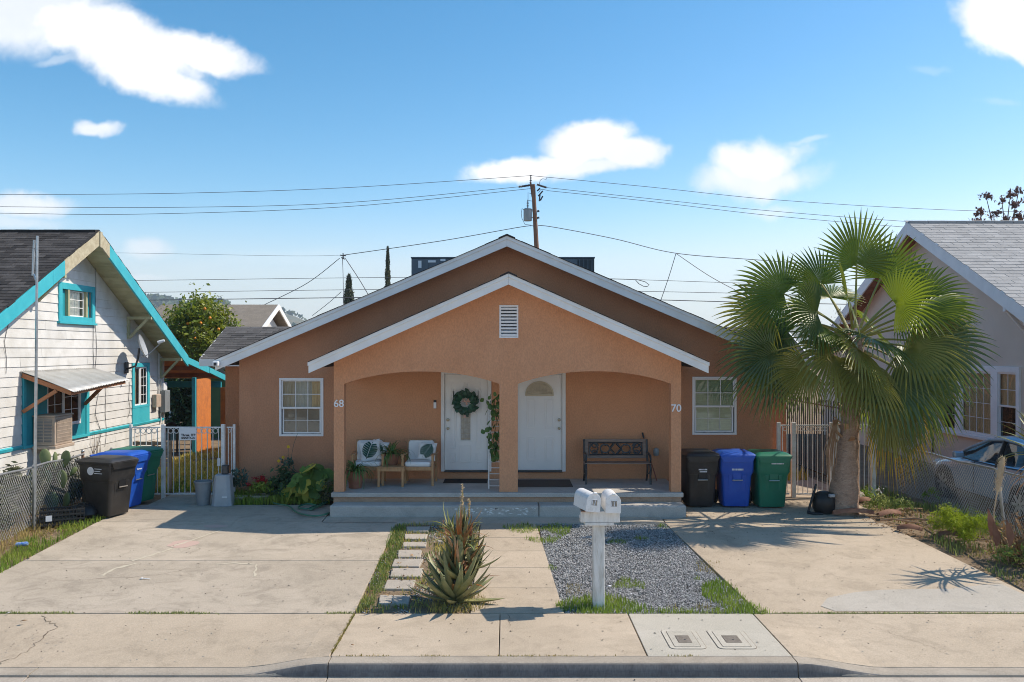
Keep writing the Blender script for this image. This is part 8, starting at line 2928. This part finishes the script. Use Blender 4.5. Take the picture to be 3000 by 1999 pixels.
for z in (-.15, .22):
    mb = MB(); mb.bar(tc_ + Vector((.2, 0, z)), (PX(1570, 630).x, YP, tc_.z + z), .06, .05); mb.build('bracket', M['transformer'], up)
    mb = MB(); mb.bar((PX(1576, 630).x - .05, YP - .02, tc_.z + z - .03), (PX(1580, 630).x, YP - .02, tc_.z + z), .08, .1); mb.build('bolt_plate', M['iron_dark'], up)
mb = MB()
for (x0, y0_, x1, y1_) in ((1577, 575, 1590, 560), (1582, 570, 1580, 590), (1590, 575, 1583, 588), (1574, 560, 1582, 552)):
    mb.tube([PX(x0, y0_, -.1), PX(x1, y1_, -.1)], .045, 6)
mb.build('fuse_cutout', M['insulator'], up)
for pts in (((1580, 540), (1583, 528), (1590, 524), (1600, 526), (1602, 521)), ((1578, 565), (1584, 556), (1592, 556), (1604, 558)), ((1530, 610), (1527, 625), (1529, 640), (1538, 658), (1556, 660)), ((1547, 590), (1547, 565), (1556, 568), (1560, 570)), ((1548, 588), (1562, 590))):
    mb = MB(); mb.tube([PX(a, b, -.05) for a, b in pts], .014, 5); mb.build('jumper_wire', M['wire'], up)


def line(label, pts, r_=.015, group=None, y=YP):
    """Overhead wire; photo waypoints joined by a smooth run at its own distance."""
    w = [P(a, b, y) if len(q) == 0 else P(a, b, q[0]) for a, b, *q in pts]
    sm = []
    for i in range(len(w) - 1):
        p0, p1, p2, p3 = w[max(0, i - 1)], w[i], w[i + 1], w[min(len(w) - 1, i + 2)]
        for k in range(8):
            q = k / 8
            sm.append(.5 * ((2 * p1) + (p2 - p0) * q + (2 * p0 - 5 * p1 + 4 * p2 - p3) * q * q + (3 * p1 - p0 - 3 * p2 + p3) * q ** 3))
    sm.append(w[-1])
    mb = MB(); mb.tube(sm, r_, 5)
    o = mb.build('power_line', M['wire'], None)
    return prop(o, label, 'power line', group)


PLG = 'overhead power lines'
line('highest power line from the pole toward the white sided house', [(-900, 520), (-400, 566), (0, 570), (500, 567), (1000, 551), (1555, 515)], .014, PLG)
line('second power line from the pole toward the white sided house', [(-900, 560), (-400, 600), (0, 606), (500, 608), (1000, 595), (1519, 548)], .014, PLG)
line('third power line from the pole toward the white sided house, lowest of the upper three', [(-900, 580), (-400, 622), (0, 625), (400, 628), (1000, 607), (1556, 553)], .014, PLG)
line('highest power line from the pole toward the palm', [(1555, 515), (1900, 548), (2300, 588), (2850, 618), (3400, 622)], .014, PLG)
line('second power line from the pole toward the palm', [(1601, 550), (1900, 582), (2300, 622), (2850, 660), (3400, 668)], .014, PLG)
line('third power line from the pole toward the palm, lowest of the upper three', [(1604, 559), (1900, 590), (2300, 636), (2850, 678), (3400, 690)], .014, PLG)
line('heavy service cable from the pole down to the wire junction beyond the cypress', [(1565, 664), (1528, 665), (1300, 705), (1005, 748)], .020, PLG)
line('faint thin line running from the wire junction over the tan roof', [(1005, 748), (840, 750), (400, 742), (0, 738)], .008, PLG)
line('heavy service cable from the pole down toward the palm', [(1570, 664), (1610, 664), (1800, 700), (1978, 742), (2220, 762), (2600, 790)], .020, PLG)
for lab, ya, yb, r_ in (('upper of the three low wires behind the duplex', 822, 830, .013), ('middle of the three low wires behind the duplex', 857, 860, .014), ('lowest thickest wire behind the duplex', 880, 886, .022)):
    line(lab, [(-300, ya + 6), (410, ya), (1200, ya - 9), (1746, ya - 5), (2190, yb), (2700, yb + 10)], r_, PLG, 46)
line('thin service drop slanting from the junction to the tan roof', [(995, 757), (900, 830), (775, 893)], .018, PLG, 44)
line('service drop hanging straight down from the wire junction', [(1003, 752), (1005, 800), (1006, 860), (1006, 900)], .016, PLG, 46)
line('service drop slanting from the junction to the duplex roof', [(1010, 755), (1050, 815), (1078, 862)], .018, PLG, 40)
line('thin drop from the junction low behind the gable slope', [(1000, 855), (960, 890), (915, 925)], .015, PLG, 44)
line('thin drop from the cable beyond the ridge', [(1980, 744), (1960, 810), (1936, 880)], .018, PLG, 44)
line('slanting drop from the cable toward the palm crown', [(1982, 744), (2080, 810), (2180, 864), (2300, 930)], .018, PLG, 44)
mb = MB()
lp = [(1775, 817), (1815, 818), (1868, 820), (1890, 826), (1902, 835), (1896, 840), (1885, 839), (1872, 832), (1862, 821)]
w = [P(a, b, 45.5) for a, b in lp]
mb.tube(w, .02, 6); o = mb.build('wire_loop', M['wire'], None); prop(o, 'looped black cable end beyond the duplex roof slope', 'cable')
mb = MB()
for (a, b, c_, d) in ((996, 748, 1014, 750), (1005, 742, 1006, 756), (1000, 755, 1010, 760)):
    mb.tube([P(a, b, 45.9), P(c_, d, 45.9)], .03, 5)
o = mb.build('wire_clamp', M['insulator'], None); prop(o, 'cluster of black clamps where the service wires split', 'clamp')

# ------------------------------------------------------------------ street litter
p = G(63, 1607)
t = thing('drink_can', 'crushed blue and white can in the grass verge', 'can', (p.x, p.y, p.z + .06))
mb = MB(); mb.tube([p + Vector((-.09, 0, .06)), p + Vector((-.08, 0, .06)), p + Vector((.07, .03, .07)), p + Vector((.085, .03, .07))], [.026, .036, .036, .026], 10); mb.build('body', M['blue_can'], t, smooth=True)
for (px, py, sz, mt, nm, lab) in ((85, 1637, .10, 'husk', 'fallen_leaf', 'brown fallen leaf at the driveway edge near the blue can'), (70, 1824, .085, 'dry_leaf', 'fallen_leaf', 'tan curled leaf on the sidewalk near its cracked slab'), (24, 1801, .07, 'label_white', 'paper_scrap', 'white scrap of paper in the sidewalk joint'), (1033, 1895, .06, 'dry_leaf', 'fallen_leaf', 'yellowed leaf behind the kerb near the stepping stones'),
                                  (1785, 1722, .05, 'label_white', 'paper_scrap', 'white paper scrap on the gravel bed'), (1850, 1744, .05, 'label_white', 'paper_scrap', 'white scrap at the edge of the mailbox grass')):
    p = G(px, py)
    v, f = leaf_quads(np.array([[p.x, p.y, p.z + .02]]), (0, -.3, 5), sz, .5, 0)
    o = npmesh(nm, v, f, M[mt]); prop(o, lab, 'leaf' if 'leaf' in nm else 'paper')
    o.modifiers.new('t', 'SOLIDIFY').thickness = .004
p = G(423, 1698)
t = thing('plastic_spoon', 'white plastic spoon lying on the stained driveway', 'spoon', p)
mb = MB(); mb.ball(p + Vector((-.04, .01, .015)), .022, 8, 5, .4); mb.bar(p + Vector((-.02, .005, .015)), p + Vector((.09, -.02, .012)), .014, .006); mb.build('body', M['label_white'], t)
